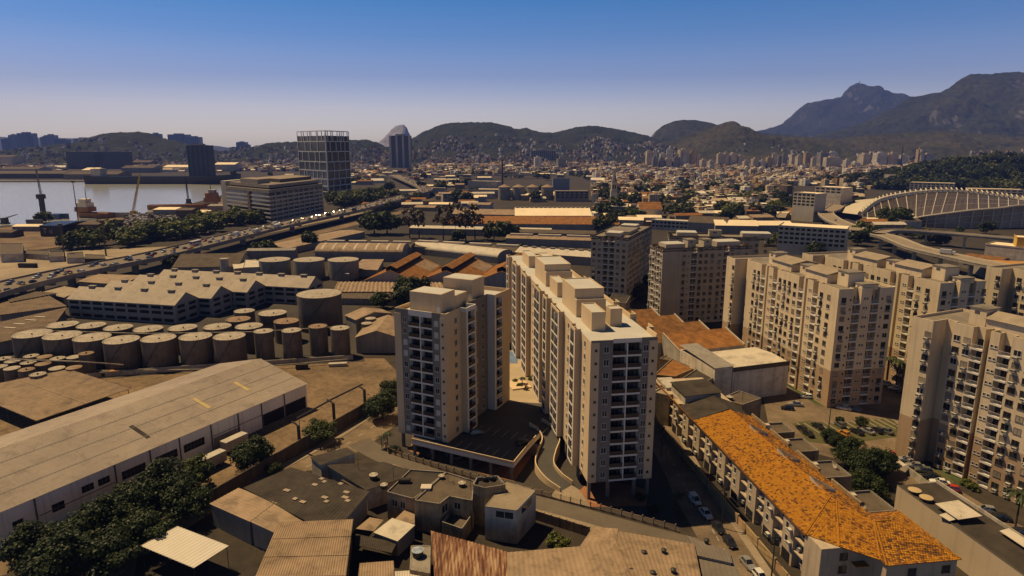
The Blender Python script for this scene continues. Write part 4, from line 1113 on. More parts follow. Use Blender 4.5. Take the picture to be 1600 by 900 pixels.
lamp(P(570, 655), 8.0, R(-40), 'street lamp on the verge near the leafy tower corner', group=None)
# trailers by the wall
def trailer(p, rz, label, L=7.0):
    t = thing('box_trailer', label, 'trailer', (p[0], p[1], 0), rz, 'box trailers')
    MB().box(0, L, 0, 2.5, 0.9, 3.6).build('box', M_WALLW, t); MB().box(-0.03, -0.003, 0.1, 2.4, 1.0, 3.5).build('door', M_TINW, t)
    MB().box(0.3, L - 0.3, 0.4, 2.1, 0.55, 0.88).build('chassis', M_STEEL, t)
    for x in (1.2, L - 1.6):
        for y in (0.3, 2.2): w = inst(WHEEL, 'wheel', t, (x, y, 0.5), 0, 1.6)
trailer(P(318, 742), R(61.5), 'pale box trailer nearest the big trees')
trailer(P(355, 712), R(61.5), 'second box trailer up the yard beside the leafy tree')
# ================================================================== near trees, lower left
NT = [(60, 888, 'a', 1.2), (120, 868, 'b', 1.15), (165, 842, 'a', 1.2), (215, 815, 'b', 1.3), (262, 790, 'a', 1.35), (305, 768, 'c', 1.1), (225, 862, 'b', 1.2), (295, 812, 'a', 1.1), (100, 915, 'a', 1.3), (175, 900, 'b', 1.2)]
LB = ['near the picture corner', 'in front of the warehouse end', 'below the small barred windows', 'beside the warehouse midpoint', 'behind the white canopy', 'at the top of the roadside clump', 'in the dark of the roadside clump', 'leaning over the tin lean-to', 'cut by the lower picture edge', 'left of the white canopy']
for (x, y, k, s), l in zip(NT, LB):
    tree(k, P(x, y), s, 'dense dark green roadside tree ' + l, 'trees beside the warehouse')
tree('a', P(398, 735), 1.1, 'dark broad tree by the box trailers', 'street trees')
tree('c', P(500, 690), 1.0, 'light green street tree with its shadow on the road', 'street trees', szs=0.8)
tree('a', P(598, 655), 1.05, 'dense tree against the corner of the grey tower', 'street trees')
tree('b', P(612, 625), 0.95, 'dark tree behind the corner of the grey tower', 'street trees')
tree('b', P(428, 742), 0.45, 'small bush under the nearer street tree', 'street trees')
palm(0, P(597, 700), 0.62, 'small palm at the bend of the tower fence', 'fence palms'); palm(0, P(606, 697), 0.7, 'taller palm at the bend of the tower fence', 'fence palms')
palm(0, P(1058, 800), 0.8, 'dark palm in the shadow at the far end of the site railing', 'fence palms')
shrub(P(612, 706), 0.28, 'low bush inside the bend of the tower fence', 'fence bushes', 'o'); shrub(P(625, 706), 0.22, 'dry bush beside the first pilotis', 'fence bushes', 'p')
shrub(P(1000, 780), 0.25, 'dark low bush below the long tower', 'fence bushes', 'o'); shrub(P(1020, 800), 0.3, 'dark bush by the street end of the site', 'fence bushes', 'o')
patch('alley_shade_patch', [(215, 870), (330, 800), (420, 770), (480, 735), (600, 735), (720, 780), (840, 800), (930, 835), (1060, 850), (1110, 960), (200, 960)], mat('painted_alley_shade', (0.05, 0.037, 0.025), var=0.5, scale=0.2, fine=0.3, rough=0.95, space='World'), z=0.034)  # deep shade between the sheds painted as a near-black ground sheet
def rust_mat():
    m = bpy.data.materials.new('rust_streaked_sheet'); m.use_nodes = True; nt = m.node_tree; b = nt.nodes['Principled BSDF']; b.inputs['Roughness'].default_value = .85
    tc = _node(nt, 'ShaderNodeTexCoord'); mp = _node(nt, 'ShaderNodeMapping'); mp.inputs['Scale'].default_value = (1.5, 0.16, 1); nt.links.new(tc.outputs['Object'], mp.inputs[0])
    n = _node(nt, 'ShaderNodeTexNoise'); n.inputs['Scale'].default_value = 1.0; n.inputs['Detail'].default_value = 6; n.inputs['Roughness'].default_value = .7; nt.links.new(mp.outputs[0], n.inputs['Vector'])
    r = _node(nt, 'ShaderNodeValToRGB'); r.color_ramp.elements[0].position = .40; r.color_ramp.elements[0].color = (0.34, 0.21, 0.115, 1); r.color_ramp.elements[1].position = .60; r.color_ramp.elements[1].color = (0.085, 0.028, 0.012, 1); e = r.color_ramp.elements.new(.5); e.color = (0.20, 0.085, 0.035, 1)
    nt.links.new(n.outputs[0], r.inputs[0]); nt.links.new(r.outputs[0], b.inputs['Base Color']); return m
M_RUSTS = rust_mat()
# ================================================================== roofs at the lower edge
t = flat_roof('canopy', 'white ribbed sheet canopy on thin posts', 'canopy', [(303, 888), (219, 853), (277, 822), (358, 853)], (4.6, 4.6, 5.0, 5.0), mat('white_sheet', (0.58, 0.50, 0.40), var=0.08, scale=0.3, rough=0.6), 0.9, 0.06)
o = t.location
for px, py in ((222, 853), (277, 824), (354, 853), (303, 885)):
    p = P(px, py, 4.7); MB().tube([(p.x - o.x, p.y - o.y, 0), (p.x - o.x, p.y - o.y, 4.6)], 0.07, 6).build('post', M_STEEL, t)
flat_roof('tin_shed', 'tin roofed lean-to shed at the foot of the roadside trees', 'shed', [(373, 762), (327, 787), (390, 815), (432, 784)], (5.2, 5.2, 5.6, 5.6), M_TIN, 0.8, 0.04, M_WALLG)
flat_roof('tin_shed', 'second pitch of the brown tin shed, sloping to the alley', 'shed', [(433, 784), (391, 815), (428, 832), (486, 809)], (5.6, 5.6, 5.1, 5.1), M_TIN, 0.8, 0.04, M_WALLG)
flat_roof('sooty_shed', 'wide sooty black shed roof with pale patched sheets', 'shed', [(578, 768), (455, 730), (380, 762), (520, 836)], (5.8, 5.8, 5.6, 5.6), M_TIND, 0.7, 0.04, M_WALLG)
rnd = random.Random(5); sh = bpy.data.objects[[n.name for n in bpy.data.objects if n.name.startswith('sooty_shed')][0]]
for i in range(12):
    a_ = P(455 + rnd.uniform(-10, 90), 757 + rnd.uniform(-10, 30), 5.85); w = rnd.uniform(0.9, 1.6)
    MB().obox(a_.x - sh.location.x, a_.y - sh.location.y, R(-25), w, 0.9, 5.80, 5.86).build('patch_sheet', M_FIBRO, sh)
flat_roof('workshop', 'large ribbed beige roof in three sheet courses, lower centre left', 'workshop', [(552, 811), (435, 816), (384, 935), (536, 935)], (6.0, 6.0, 6.0, 6.0), M_TIN, 0.42, 0.06, M_WALLC, seams=3)
flat_roof('flat_house', 'dark flat roofed annex cornering on the street', 'house', [(542, 699), (484, 714), (500, 727), (556, 708)], 6.3, M_TIND, 0.8, 0.02, M_WALLW)
flat_roof('dark_roof_house', 'long dark roofed house backing on the lane', 'house', [(600, 722), (508, 726), (572, 766), (655, 738)], (5.8, 5.8, 5.2, 5.2), M_TIND, 0.8, 0.03, M_WALLW)
flat_roof('low_annex', 'low dark lean-to below the long dark roof', 'annex', [(560, 742), (532, 750), (558, 764), (585, 752)], 4.5, mat('dark_felt', (0.11, 0.08, 0.055), var=0.4, scale=0.4, fine=0.2, rough=0.95), 0.9, 0.02, M_WALLW)
def house(name, label, px, z, wall, roof, para=0.35, cat='house', group=None, wins=()):
    t, pl = box_house(name, label, cat, [P(*p, z) for p in px], z, wall, roof, para=para, group=group)
    for (i, s, z0, w, h) in wins:
        p, q = pl[i % len(pl)], pl[(i + 1) % len(pl)]; d = (q - p); L = d.length; d.normalize()
        b = MB(); b.box(-w / 2 - 0.08, w / 2 + 0.08, -0.1, -0.002, -0.1, 0.0, 0); b.box(-w / 2, w / 2, -0.05, -0.002, 0.001, h, 1); b.box(-0.04, 0.04, -0.08, -0.051, 0, h, 0)
        x = b.build('window', [M_FRAME, GLASS], t); c = p + d * (s * L); x.location = (c.x, c.y, z0); x.rotation_euler = (0, 0, math.atan2(d.y, d.x))
    return t
M_FELT = mat('brown_felt_roof', (0.13, 0.095, 0.065), var=0.4, scale=0.3, fine=0.25, rough=0.95)
house('house', 'flat roofed cream house with black cistern on its dark roof', [(604, 768), (646, 779), (657, 771), (697, 737), (641, 733)], 6.6, M_WALLC, M_TIND, wins=((0, .3, 3.6, 1.0, 1.4), (0, .6, 3.6, 1.0, 1.4)))
house('house', 'taller cream house with stepped brown flat roof and terrace', [(647, 781), (687, 787), (702, 775), (738, 782), (741, 751), (697, 737)], 7.2, M_WALLC, M_FELT, wins=((1, .5, 4.4, 1.8, 1.6), (2, .35, 4.6, 1.2, 1.3), (2, .4, 1.6, 1.4, 1.5)))
house('terrace_yard', 'walled yellow terrace below the stepped brown roof', [(690, 815), (722, 826), (740, 800), (704, 795)], 3.6, M_WALLC, M_FELT, para=1.0, cat='terrace')
house('stair_tower', 'plain cream stair tower with tank well on top', [(739, 757), (757, 762), (790, 757), (778, 743), (745, 745)], 9.3, M_WALLC, M_TIND, para=0.8, cat='stair tower')
for x, y, l in ((757, 748, 'dark water tank inside the stair tower parapet'), (768, 747, 'second tank inside the stair tower parapet')):
    p = P(x, y, 9.0); tk = thing('water_tank', l, 'water tank', (p.x, p.y, 8.5), 0, 'rooftop tanks')
    MB().cyl(0, 0, 0.55, 0, 0.9, 14).build('drum', M_STEEL, tk); MB().cyl(0, 0, 0.6, 0.902, 1.0, 14, cone=0.15).build('lid', M_STEEL, tk)
t = house('house', 'grey white block house with flat pale concrete roof', [(757.5, 791), (807.5, 797.5), (837.5, 766), (790, 752)], 7.7, M_WALLW, M_PAVE, para=0.06, wins=((0, .62, 5.6, 3.6, 1.4), (1, .5, 5.7, 4.5, 1.3)))
def cistern(p, z, r, label, lid, body=None):
    tk = thing('water_tank', label, 'water tank', (p[0], p[1], z), 0, 'rooftop tanks')
    MB().cyl(0, 0, r, 0, r * 1.2, 20, r1=r * 1.08).build('drum', body or M_STEEL, tk); l = MB().cyl(0, 0, r * 1.15, r * 1.2 + 0.002, r * 1.2 + 0.1, 20, cone=0.12).build('lid', lid, tk)
    for i in range(6):
        a = math.pi * i / 6; MB().obox(0, 0, a, r * 2.0, 0.07, r * 1.2 + 0.16, r * 1.2 + 0.22).build('rib', lid, l)
M_LID = mat('bluish_tank_lid', (0.36, 0.40, 0.46), var=0.1, rough=0.5)
t = house('house', 'low concrete roof slab carrying the blue lidded tank', [(640, 890), (672, 896), (673, 852), (642, 852)], 4.2, M_WALLC, M_CONC, para=0.1)
p = P(653, 868, 4.2); cistern(p, 4.12, 1.0, 'blue lidded black water tank on the concrete slab', M_LID)
p = P(584, 748, 5.4); cistern(p, 5.35, 0.85, 'grey ribbed lidded tank on the long dark roof', M_TINW)
p = P(600, 757, 6.2); cistern(p, 5.3, 0.7, 'smaller white lidded tank next to the dark cistern', M_TINW)
p = P(632, 752, 6.6); tag(MB().tube([(-1.3, 0, 0.6), (1.3, 0, 0.6)], 0.6, 12).build('cistern', M_TIND), 'horizontal dark cistern on the flat dark roof', 'cistern').location = (p.x, p.y, 6.25)
p = P(666, 764, 6.8); tg = tag(MB().box(-1.0, 1.0, -0.8, 0.8, 0, 0.45).box(-1.15, 1.15, -0.95, 0.95, 0.452, 0.6).build('roof_hatch', M_TINW), 'pale square hatch on the stepped brown roof', 'roof hatch'); tg.location = (p.x, p.y, 6.86)
flat_roof('rusty_shed', 'rust streaked corrugated shed roof', 'shed', [(793, 862), (673, 829), (682, 945), (800, 940)], (5.2, 5.6, 5.2, 5.0), M_RUSTS, 0.75, 0.07, M_WALLC)
for px, z, m, l in (([(583, 832), (613, 809), (649, 820), (621, 846)], 3.6, M_TINW, 'pale loose sheet laid over the alley yard'), ([(556, 826), (578, 808), (600, 812), (584, 830)], 3.2, M_TIN, 'yellowed loose sheet beside the workshop'), ([(616, 812), (632, 797), (648, 803), (648, 819)], 3.4, M_TIN, 'tan loose sheet against the cream house wall'), ([(556, 834), (620, 848), (612, 864), (556, 852)], 2.9, M_TIND, 'dark lean-to sheet in the alley'), ([(562, 880), (615, 876), (618, 930), (556, 930)], 3.6, M_TIN, 'low ribbed roof between workshop and tank slab'), ([(608, 893), (668, 890), (670, 940), (608, 940)], 3.4, M_TINW, 'pale ribbed roof below the blue lidded tank')):
    flat_roof('sheet_roof', l, 'sheet roof', [px[1], px[0], px[3], px[2]], z, m, 0.45, 0.04, M_WALLG if z > 3.3 else None)
# big hipped sheet roof, lower centre
t = thing('hall', 'large tan sheet roof with round vents beside the lane', 'hall', (0, 0, 0))
zz = 5.6; A_, B_, C_, D_ = P(792, 863, zz), P(905, 856, zz), P(958, 851, zz), P(1000, 960, zz)
def sheet3(pts, m, nm, par, pitch=0.9, amp=0.03):
    return MB().sheet(*pts, pitch, amp).build(nm, m, par)
v3 = lambda p, z: (p[0], p[1], z)
sheet3([v3(P(960, 849, 6.2), 6.2), v3(P(792, 863, 5.4), 5.4), v3(P(795, 950, 5.2), 5.2), v3(P(1006, 950, 6.2), 6.2)], M_TIN, 'roof_slope', t)
sheet3([v3(P(1085, 850, 4.8), 4.8), v3(P(957, 828, 6.26), 6.26), v3(P(1003, 950, 6.26), 6.26), v3(P(1105, 950, 4.8), 4.8)], M_TIN, 'roof_slope', t)
sheet3([v3(P(966, 826, 6.3), 6.3), v3(P(927, 823, 5.2), 5.2), v3(P(906, 854, 5.2), 5.2), v3(P(962, 851, 6.3), 6.3)], M_TIN, 'roof_slope', t)
k_ = [P(958, 838, 6.3), P(1004, 950, 6.3)]; MB().tube([(k_[0].x, k_[0].y, 6.28), (k_[1].x, k_[1].y, 6.28)], 0.28, 6).build('ridge_cap', M_TIN, t)
wpts = [P(*p, 5) for p in [(795, 866), (905, 858), (928, 826), (975, 832), (1080, 853), (1100, 950), (800, 950)]]
MB().prism(wpts[::-1], 0, 4.7, cap=False).build('wall', M_WALLC, t)
for x, y in ((1006, 865), (1037, 862), (1020, 897), (1052, 893), (985, 893)):
    p = P(x, y, 5.6); vt = MB().cyl(0, 0, 0.42, 0, 0.55, 12).cyl(0, 0, 0.55, 0.552, 0.75, 12, cone=0.2).build('roof_vent', M_STEEL, t); vt.location = (p.x, p.y, 5.35)
    MB().box(-0.75, 0.75, -0.75, 0.75, -0.15, -0.002).build('flashing', M_TIN, t).location = (p.x, p.y, 5.4)
flat_roof('street_shed', 'dark grey sheet roofed shed at the street kerb', 'shed', [(1140, 862), (1072, 836), (1090, 868), (1145, 880)], (4.4, 4.4, 4.4, 4.4), mat('grey_sheet', (0.17, 0.135, 0.105), var=0.25, scale=0.2, fine=0.1, rough=0.85), 0.9, 0.02, M_WALLG)
flat_roof('street_shed', 'lower grey sheet roof cut by the picture edge at the kerb', 'shed', [(1145, 868), (1090, 868), (1108, 950), (1175, 950)], 3.8, MATS['grey_sheet'], 0.9, 0.02, M_WALLG)
p = P(1104, 847, 4.6); vt = tag(MB().cyl(0, 0, 0.42, 0, 0.55, 12).cyl(0, 0, 0.55, 0.552, 0.75, 12, cone=0.2).build('roof_vent', M_STEEL), 'round vent on the kerbside grey shed', 'roof vent'); vt.location = (p.x, p.y, 4.42)
# lane-side wall below the site
wl_ = [P(*p) for p in [(838, 812), (880, 826), (920, 838)]]
t = thing('lane_wall', 'weathered beige wall with piers along the lower side of the lane', 'wall', (wl_[0].x, wl_[0].y)); o = wl_[0]
d = wl_[-1] - o; an = math.atan2(d.y, d.x)
x = MB().box(0, d.length, -0.12, 0.12, 0, 2.2).build('wall_panel', M_WALLC, t); x.rotation_euler = (0, 0, an)
for i in range(8):
    x = MB().box(-0.15, 0.15, -0.25, 0.25, 0, 2.35).build('pier', M_WALLC, t); c = d * (i / 7); x.location = (c.x, c.y, 0); x.rotation_euler = (0, 0, an)
shrub(P(868, 850), 0.4, 'green vine bush in the dark yard behind the block house', 'yard bushes', 'n'); shrub(P(880, 858), 0.35, 'second vine bush in the dark yard', 'yard bushes', 'n')
# ================================================================== tiled terrace along the street
TILE_M = [mat('tile_orange', (0.37, 0.145, 0.008), var=0.25, scale=0.8, rough=0.9), mat('tile_amber', (0.43, 0.180, 0.010), var=0.2, scale=0.8, rough=0.9), mat('tile_brown', (0.235, 0.085, 0.012), var=0.35, scale=0.8, rough=0.95), mat('tile_black', (0.13, 0.055, 0.014), var=0.4, scale=0.8, rough=0.95)]
def tile_slope(root, a, b, c, d, tw=0.6, tl=0.5, worn=0.1, seed=1, singles=0, thick=0.07, soot=None):
    """roof slope a-b (eave) d-c (ridge), laid with separate tiles; the first `singles` become parts of their own, the rest one part"""
    rnd = random.Random(seed); a, b, c, d = map(Vector, (a, b, c, d))
    n = (b - a).cross(d - a).normalized()
    if n.z < 0: n = -n
    H = ((d - a).length + (c - b).length) / 2; rows = max(1, int(H / tl)); mb = MB(); cnt = 0
    shapes = {}
    for r in range(rows):
        f0, f1 = r / rows, (r + 1) / rows
        p0, p1 = a.lerp(d, f0), b.lerp(c, f0); q0, q1 = a.lerp(d, f1), b.lerp(c, f1)
        W = (p1 - p0).length
        if W < 0.4: continue
        u = (p1 - p0).normalized(); v = (q0 - p0); v = (v - u * v.dot(u)); hl = v.length; v = v.normalized()
        k = max(1, round(W / tw)); off = (r % 2) * 0.5 * tw
        for i in range(k):
            s = W * i / k + (off if i < k - 1 else 0) * 0.0; w = W / k - 0.035
            x = p0 + u * (s + rnd.uniform(-0.02, 0.02))
            cl = worn
            if soot: cl += soot((s / W), f0)
            cl += max(0.0, mnoise.noise(Vector((x.x * 0.5, x.y * 0.5, seed * 3.3))) - 0.05) * 0.9 * (0.35 + worn)
            z = rnd.random(); m = 3 if z < cl * 0.45 else (2 if z < cl else (1 if z < cl + (1 - cl) * 0.45 else 0))
            lift = rnd.uniform(0.0, 0.035); tilt = thick + rnd.uniform(-0.01, 0.03)
            P0 = x + n * (tilt + lift); P1 = x + u * w + n * (tilt + lift); P2 = x + u * w + v * (hl + 0.03) + n * (0.015 + lift); P3 = x + v * (hl + 0.03) + n * (0.015 + lift)
            mid0 = x + u * w * 0.5 + n * (tilt + lift + 0.05); mid1 = x + u * w * 0.5 + v * (hl + 0.03) + n * (0.06 + lift)
            if cnt < singles:
                key = (round(w, 2), round(hl, 2), m)
                if key not in shapes:
                    t_ = MB(); ww, hh = key[0], key[1] + 0.03
                    A0, A1, A2, A3, M0, M1 = (0, 0, thick), (ww, 0, thick), (ww, hh, 0.015), (0, hh, 0.015), (ww / 2, 0, thick + 0.05), (ww / 2, hh, 0.065)
                    t_.poly([A0, M0, M1, A3]); t_.poly([M0, A1, A2, M1]); t_.poly([(0, 0, 0), (ww, 0, 0), A1, M0, A0]); t_.poly([(0, 0, 0), A0, A3, (0, hh, 0)]); t_.poly([(ww, 0, 0), (ww, hh, 0), A2, A1])
                    shapes[key] = mesh_of(t_, 'roof_tile', TILE_M[m])
                o_ = inst(shapes[key], 'roof_tile', root, (0, 0, 0)); mt = Matrix((u, v, n)).transposed().to_4x4(); mt.translation = x + n * lift; o_.matrix_local = mt
                cnt += 1
            else:
                mb.poly([P0, mid0, mid1, P3], m); mb.poly([mid0, P1, P2, mid1], m); mb.poly([x, x + u * w, P1, mid0, P0], m)
    if mb.v:
        o_ = mb.build('roof_tiles', TILE_M, root); o_['kind'] = 'stuff'
    bd = MB(); dz = Vector((0, 0, 0.06))
    for r in range(8):
        f0, f1 = r / 8, (r + 1) / 8; bd.poly([a.lerp(d, f0) - dz, b.lerp(c, f0) - dz, b.lerp(c, f1) - dz, a.lerp(d, f1) - dz])
    bd.build('roof_boarding', M_BROWN, root)
    return cnt
M_TERWALL = mat('terrace_render', (0.46, 0.35, 0.24), var=0.2, scale=0.2, streak=0.3, rough=0.9)
tq = P(1083, 655, 9.5); ta = R(-82.5); T0 = 30.0
to = (tq.x - T0 * math.cos(ta), tq.y - T0 * math.sin(ta))
TE, TR = 9.6, 12.0                                           # eave and ridge
t = thing('terrace_building', 'long grey beige terrace with amber tiled roof along the street', 'terrace building', to, ta)
x0, x1 = 0.0, 87.5
mods = []; x = 1.0
while x < x1 - 6.5:
    mods.append(x); x += 7.4
# plan: shallow recess between projecting bays
fn = []
for m in mods:
    fn += [Vector((m + 3.9, 0)), Vector((m + 3.9, 1.3)), Vector((m + 7.4, 1.3)), Vector((m + 7.4, 0))]
poly = [Vector((0, 0))] + fn + [Vector((x1, 0)), Vector((x1, 15.5)), Vector((0, 15.5))]
MB().prism(poly, 0, TE - 0.05).build('wall', M_TERWALL, t)
WT = window_mesh(1.0, 1.5, M_FRAME, 1); WTD = window_mesh(1.15, 1.6, M_DARKF, 2)
for i, m in enumerate(mods):
    for z in (1.3, 4.1, 6.9):
        if z > 2: on_wall(t, WT, 'window', (0, 0), (x1, 0), m + 1.6, z)
        on_wall(t, random.choice((WTD, W_DARK2)), 'window', (0, 1.3), (x1, 1.3), m + 5.6, z)
        if random.random() < 0.4: on_wall(t, AC, 'air_conditioner', (0, 0), (x1, 0), m + 3.0, z + 0.3)
        if random.random() < 0.35: on_wall(t, AC, 'air_conditioner', (0, 1.3), (x1, 1.3), m + 4.6, z)
    on_wall(t, mesh_of(MB().box(-1.4, 1.4, -0.08, -0.01, 0, 2.3), 'garage_opening', M_OPEN), 'garage_opening', (0, 0), (x1, 0), m + 1.8, 0.1)
    MB().box(m + 4.0, m + 7.3, 0.2, 1.28, 6.3, 6.5).build('balcony_ledge', M_TERWALL, t); MB().box(m + 4.0, m + 7.3, 0.2, 1.28, 3.5, 3.7).build('balcony_ledge', M_TERWALL, t)
def soot1(f, g): 
    return 0.8 * max(0, 1 - abs(f - 0.42 - 0.1 * g) / 0.24) * (1.05 - 0.8 * g) * max(0, 0.35 + mnoise.noise(Vector((f * 30, g * 9, 0.4)))) + 0.1 * (g < 0.1)
s0 = 31.0
tile_slope(t, (s0, -0.35, TE), (x1 - 4.5, -0.35, TE), (x1 - 12.5, 9.6, TR), (s0, 9.6, TR), 0.5, 0.42, 0.09, 1, 0, soot=soot1)
tile_slope(t, (x1 - 6.0, 15.7, TE + 0.2), (s0, 15.7, TE + 0.2), (s0, 9.6, TR), (x1 - 9.6, 9.75, TR - 0.02), 0.5, 0.42, 0.6, 2)
# hip at the near end and the wing
tile_slope(t, (x1 - 4.5, -0.35, TE), (x1 - 0.2, 3.6, TE), (x1 - 11.0, 9.8, TR - 0.05), (x1 - 12.5, 9.6, TR), 0.5, 0.42, 0.18, 3, 100)
tile_slope(t, (x1 - 0.1, 3.65, TE), (x1 + 4.4, 8.2, TE), (x1 - 3.5, 12.3, TR - 0.25), (x1 - 11.0, 9.8, TR - 0.05), 0.5, 0.42, 0.2, 4, 60)
for (p, q) in (((x1 - 12.5, 9.6, TR + .12), (x1 - 4.5, -0.35, TE + .14)), ((x1 - 11, 9.8, TR + .08), (x1 - 0.2, 3.6, TE + .14)), ((s0, 9.6, TR + .1), (x1 - 12.5, 9.6, TR + .1)), ((x1 - 3.5, 12.3, TR - .15), (x1 + 4.4, 8.2, TE + .14))):
    MB().tube([p, q], 0.14, 6).build('ridge_tile', TILE_M[0], t)
# wing to the east
wx0, wx1, wy0, wy1 = x1 - 9.5, x1 + 6.0, 8.0, 22.4
MB().prism([Vector((wx0, 15.51)), Vector((x1 + .01, 15.51)), Vector((x1 + .01, 8.6)), Vector((wx1 - 0.4, 8.6)), Vector((wx1 - 0.4, wy1 - 0.4)), Vector((wx0, wy1 - 0.4))][::1], 0, TE - 0.06).build('wing_wall', M_TERWALL, t)
tile_slope(t, (wx1, wy0 + 0.2, TE), (wx1, wy1, TE), (wx0 + 6, wy1 - 6.5, TR - 0.2), (wx0 + 6, wy0 + 4.5, TR - 0.2), 0.5, 0.42, 0.34, 5, 140)
tile_slope(t, (wx1 - 7, wy0, TE), (wx1, wy0 + 0.2, TE), (wx0 + 6, wy0 + 4.5, TR - 0.2), (wx0 + 2, wy0 + 3, TR - 0.4), 0.5, 0.42, 0.85, 6)
tile_slope(t, (wx1, wy1, TE), (wx0, wy1, TE), (wx0 + 5, wy1 - 6.5, TR - 0.2), (wx0 + 6, wy1 - 6.5, TR - 0.2), 0.5, 0.42, 0.4, 7)
tile_slope(t, (wx0, wy1, TE), (wx0, wy0 + 3, TE), (wx0 + 6, wy0 + 4.5, TR - 0.2), (wx0 + 6, wy1 - 6.5, TR - 0.2), 0.5, 0.42, 0.6, 8)
for (p, q) in (((wx0 + 6, wy0 + 4.5, TR - .08), (wx0 + 6, wy1 - 6.5, TR - .08)), ((wx0 + 6, wy0 + 4.5, TR - .08), (wx1, wy0 + .2, TE + .14)), ((wx0 + 6, wy1 - 6.5, TR - .08), (wx1, wy1, TE + .14))):
    MB().tube([p, q], 0.14, 6).build('ridge_tile', TILE_M[0], t)
for sx, sy in ((wx1 - 0.4, 13.5), (wx1 - 0.4, 20.0), (x1, 4.5)):
    for z in (4.4, 7.0): on_wall(t, W_DARK, 'window', (sx, 0), (sx, 30), sy, z)
MB().box(wx1 - 0.39, wx1 + 1.3, 15.8, 18.6, 6.2, 6.35, 0).build('awning', TILE_M[2], t)
MB().box(x1 + 0.02, x1 + 1.6, 6.0, 9.4, 6.4, 6.55, 0).build('awning', TILE_M[0], t)
for x, w in ((42.0, 3.4), (55.0, 4.2), (68.0, 4.2)):      # white light-well walls breaking the ridge
    b = MB(); b.poly([(x, 9.4, TR - 0.3), (x + w, 9.4, TR - 0.3), (x + w, 9.4, TR + 0.25), (x, 9.4, TR + 0.9)]); b.poly([(x, 9.4, TR - 0.3), (x + w, 12.6, TR - 1.3), (x + w, 12.6, TR - 0.2), (x, 9.4, TR + 0.9)]); b.poly([(x + w, 9.4, TR - 0.3), (x + w, 12.6, TR - 1.3), (x + w, 12.6, TR - 0.2), (x + w, 9.4, TR + 0.25)])
    b.build('light_well_wall', M_WALLW, t)
# roofs of the older end of the terrace
b = MB(); b.sheet((21.0, -0.3, TE), (s0 - 0.3, -0.3, TE), (s0 - 0.3, 9.6, TR + 0.2), (21.0, 9.6, TR + 0.2), 0.8, 0.03); b.build('roof_slope', M_TIND, t)
b = MB(); b.sheet((s0 - 0.3, 15.7, TE), (21.0, 15.7, TE), (21.0, 9.6, TR + 0.2), (s0 - 0.3, 9.6, TR + 0.2), 0.8, 0.03); b.build('roof_slope', M_TIND, t)
MB().box(10.0, 20.5, 1.6, 12.0, TE - 0.1, TE + 2.6).build('roof_house', M_WALLW, t)
MB().sheet((9.6, 1.2, TE + 2.7), (20.9, 1.2, TE + 2.7), (20.9, 12.4, TE + 3.2), (9.6, 12.4, TE + 3.2), 0.8, 0.03).build('roof_slope', M_TIND, t)
MB().box(1.0, 9.5, 0.4, 5.0, TE - 0.04, TE + 0.9).build('roof_terrace', M_WALLW, t)
MB().box(-0.25, x1 - 4.5, -0.4, -0.1, TE - 0.28, TE - 0.06).build('gutter', TILE_M[2], t)
# rear flat-roofed service blocks
for i, (xa, xb, l) in enumerate(((33.5, 39.5, 'farthest'), (43.0, 50.0, 'second'), (55.0, 62.5, 'third'), (68.5, 76.5, 'nearest'))):
    c, s = math.cos(ta), math.sin(ta)
    pts = [Vector((to[0] + x * c - y * s, to[1] + x * s + y * c)) for x, y in ((xa, 16.2), (xb, 16.2), (xb, 23.2), (xa, 23.2))]
    bt, pl_ = box_house('service_block', l + ' flat roofed service block behind the amber tiled terrace', 'service block', pts, 8.9, M_WALLC, M_FELT, para=0.5, group='service blocks behind the terrace')
    MB().box(1.2, 2.4, 0.6, 1.8, 0, 1.1).build('roof_box', M_WALLW, bt).location = (0, -3.0, 8.4)
    pts = [Vector((to[0] + x * c - y * s, to[1] + x * s + y * c)) for x, y in ((xa - 2.6, 15.75), (xb - 1.0, 15.75), (xb - 1.0, 16.15), (xa - 2.6, 16.15))]
    pr = MB().prism([p - pts[0] for p in pts], 0, 10.6).build('party_wall', M_WALLC); pr.location = (pts[0].x, pts[0].y, 0); tag(pr, 'cream parapet wall at the %s service block of the terrace' % l, 'wall', 'parapet walls behind the terrace')
# garden wall, utility poles, cars on the street
gw = [Vector((to[0] + x * math.cos(ta) + 3.4 * math.sin(ta), to[1] + x * math.sin(ta) - 3.4 * math.cos(ta))) for x in (4, 88)]
d = gw[1] - gw[0]; t = thing('garden_wall', 'ochre garden wall with gates along the terrace street', 'wall', gw[0], math.atan2(d.y, d.x))
xx = 0.0; k = 0
while xx < d.length - 5:
    MB().box(xx, xx + 6.2, -0.12, 0.12, 0, 2.1).build('wall_panel', mat('ochre_wall', (0.40, 0.27, 0.13), var=0.25, scale=0.3, streak=0.25, rough=0.9), t)
    MB().box(xx + 6.2, xx + 6.7, -0.2, 0.2, 0, 2.4).build('pier', M_WALLC, t)
    if k % 2: MB().box(xx + 6.71, xx + 8.7, -0.05, 0.05, 0, 2.0).build('gate', M_RAILW, t); xx += 2.02
    xx += 6.72; k += 1
def upole(p, h, rz, label):
    t = thing('utility_pole', label, 'utility pole', (p[0], p[1], 0), rz, 'utility poles')
    MB().tube([(0, 0, 0), (0, 0, h)], 0.15, 7, 0, 0.1).build('pole', M_STEEL, t); MB().box(-1.1, 1.1, -0.06, 0.06, h - 0.8, h - 0.62).build('cross_arm', M_STEEL, t); MB().cyl(0.35, 0, 0.28, h - 2.2, h - 1.2, 10).build('transformer', M_STEEL, t)
PO = [P(1033, 713), P(1128, 825), P(1205, 905)]
for p, l in zip(PO, ('at the far end of the terrace street', 'beside the black parked cars', 'at the lower end of the terrace street')): upole(p, 9.5, R(5), 'dark utility pole ' + l)
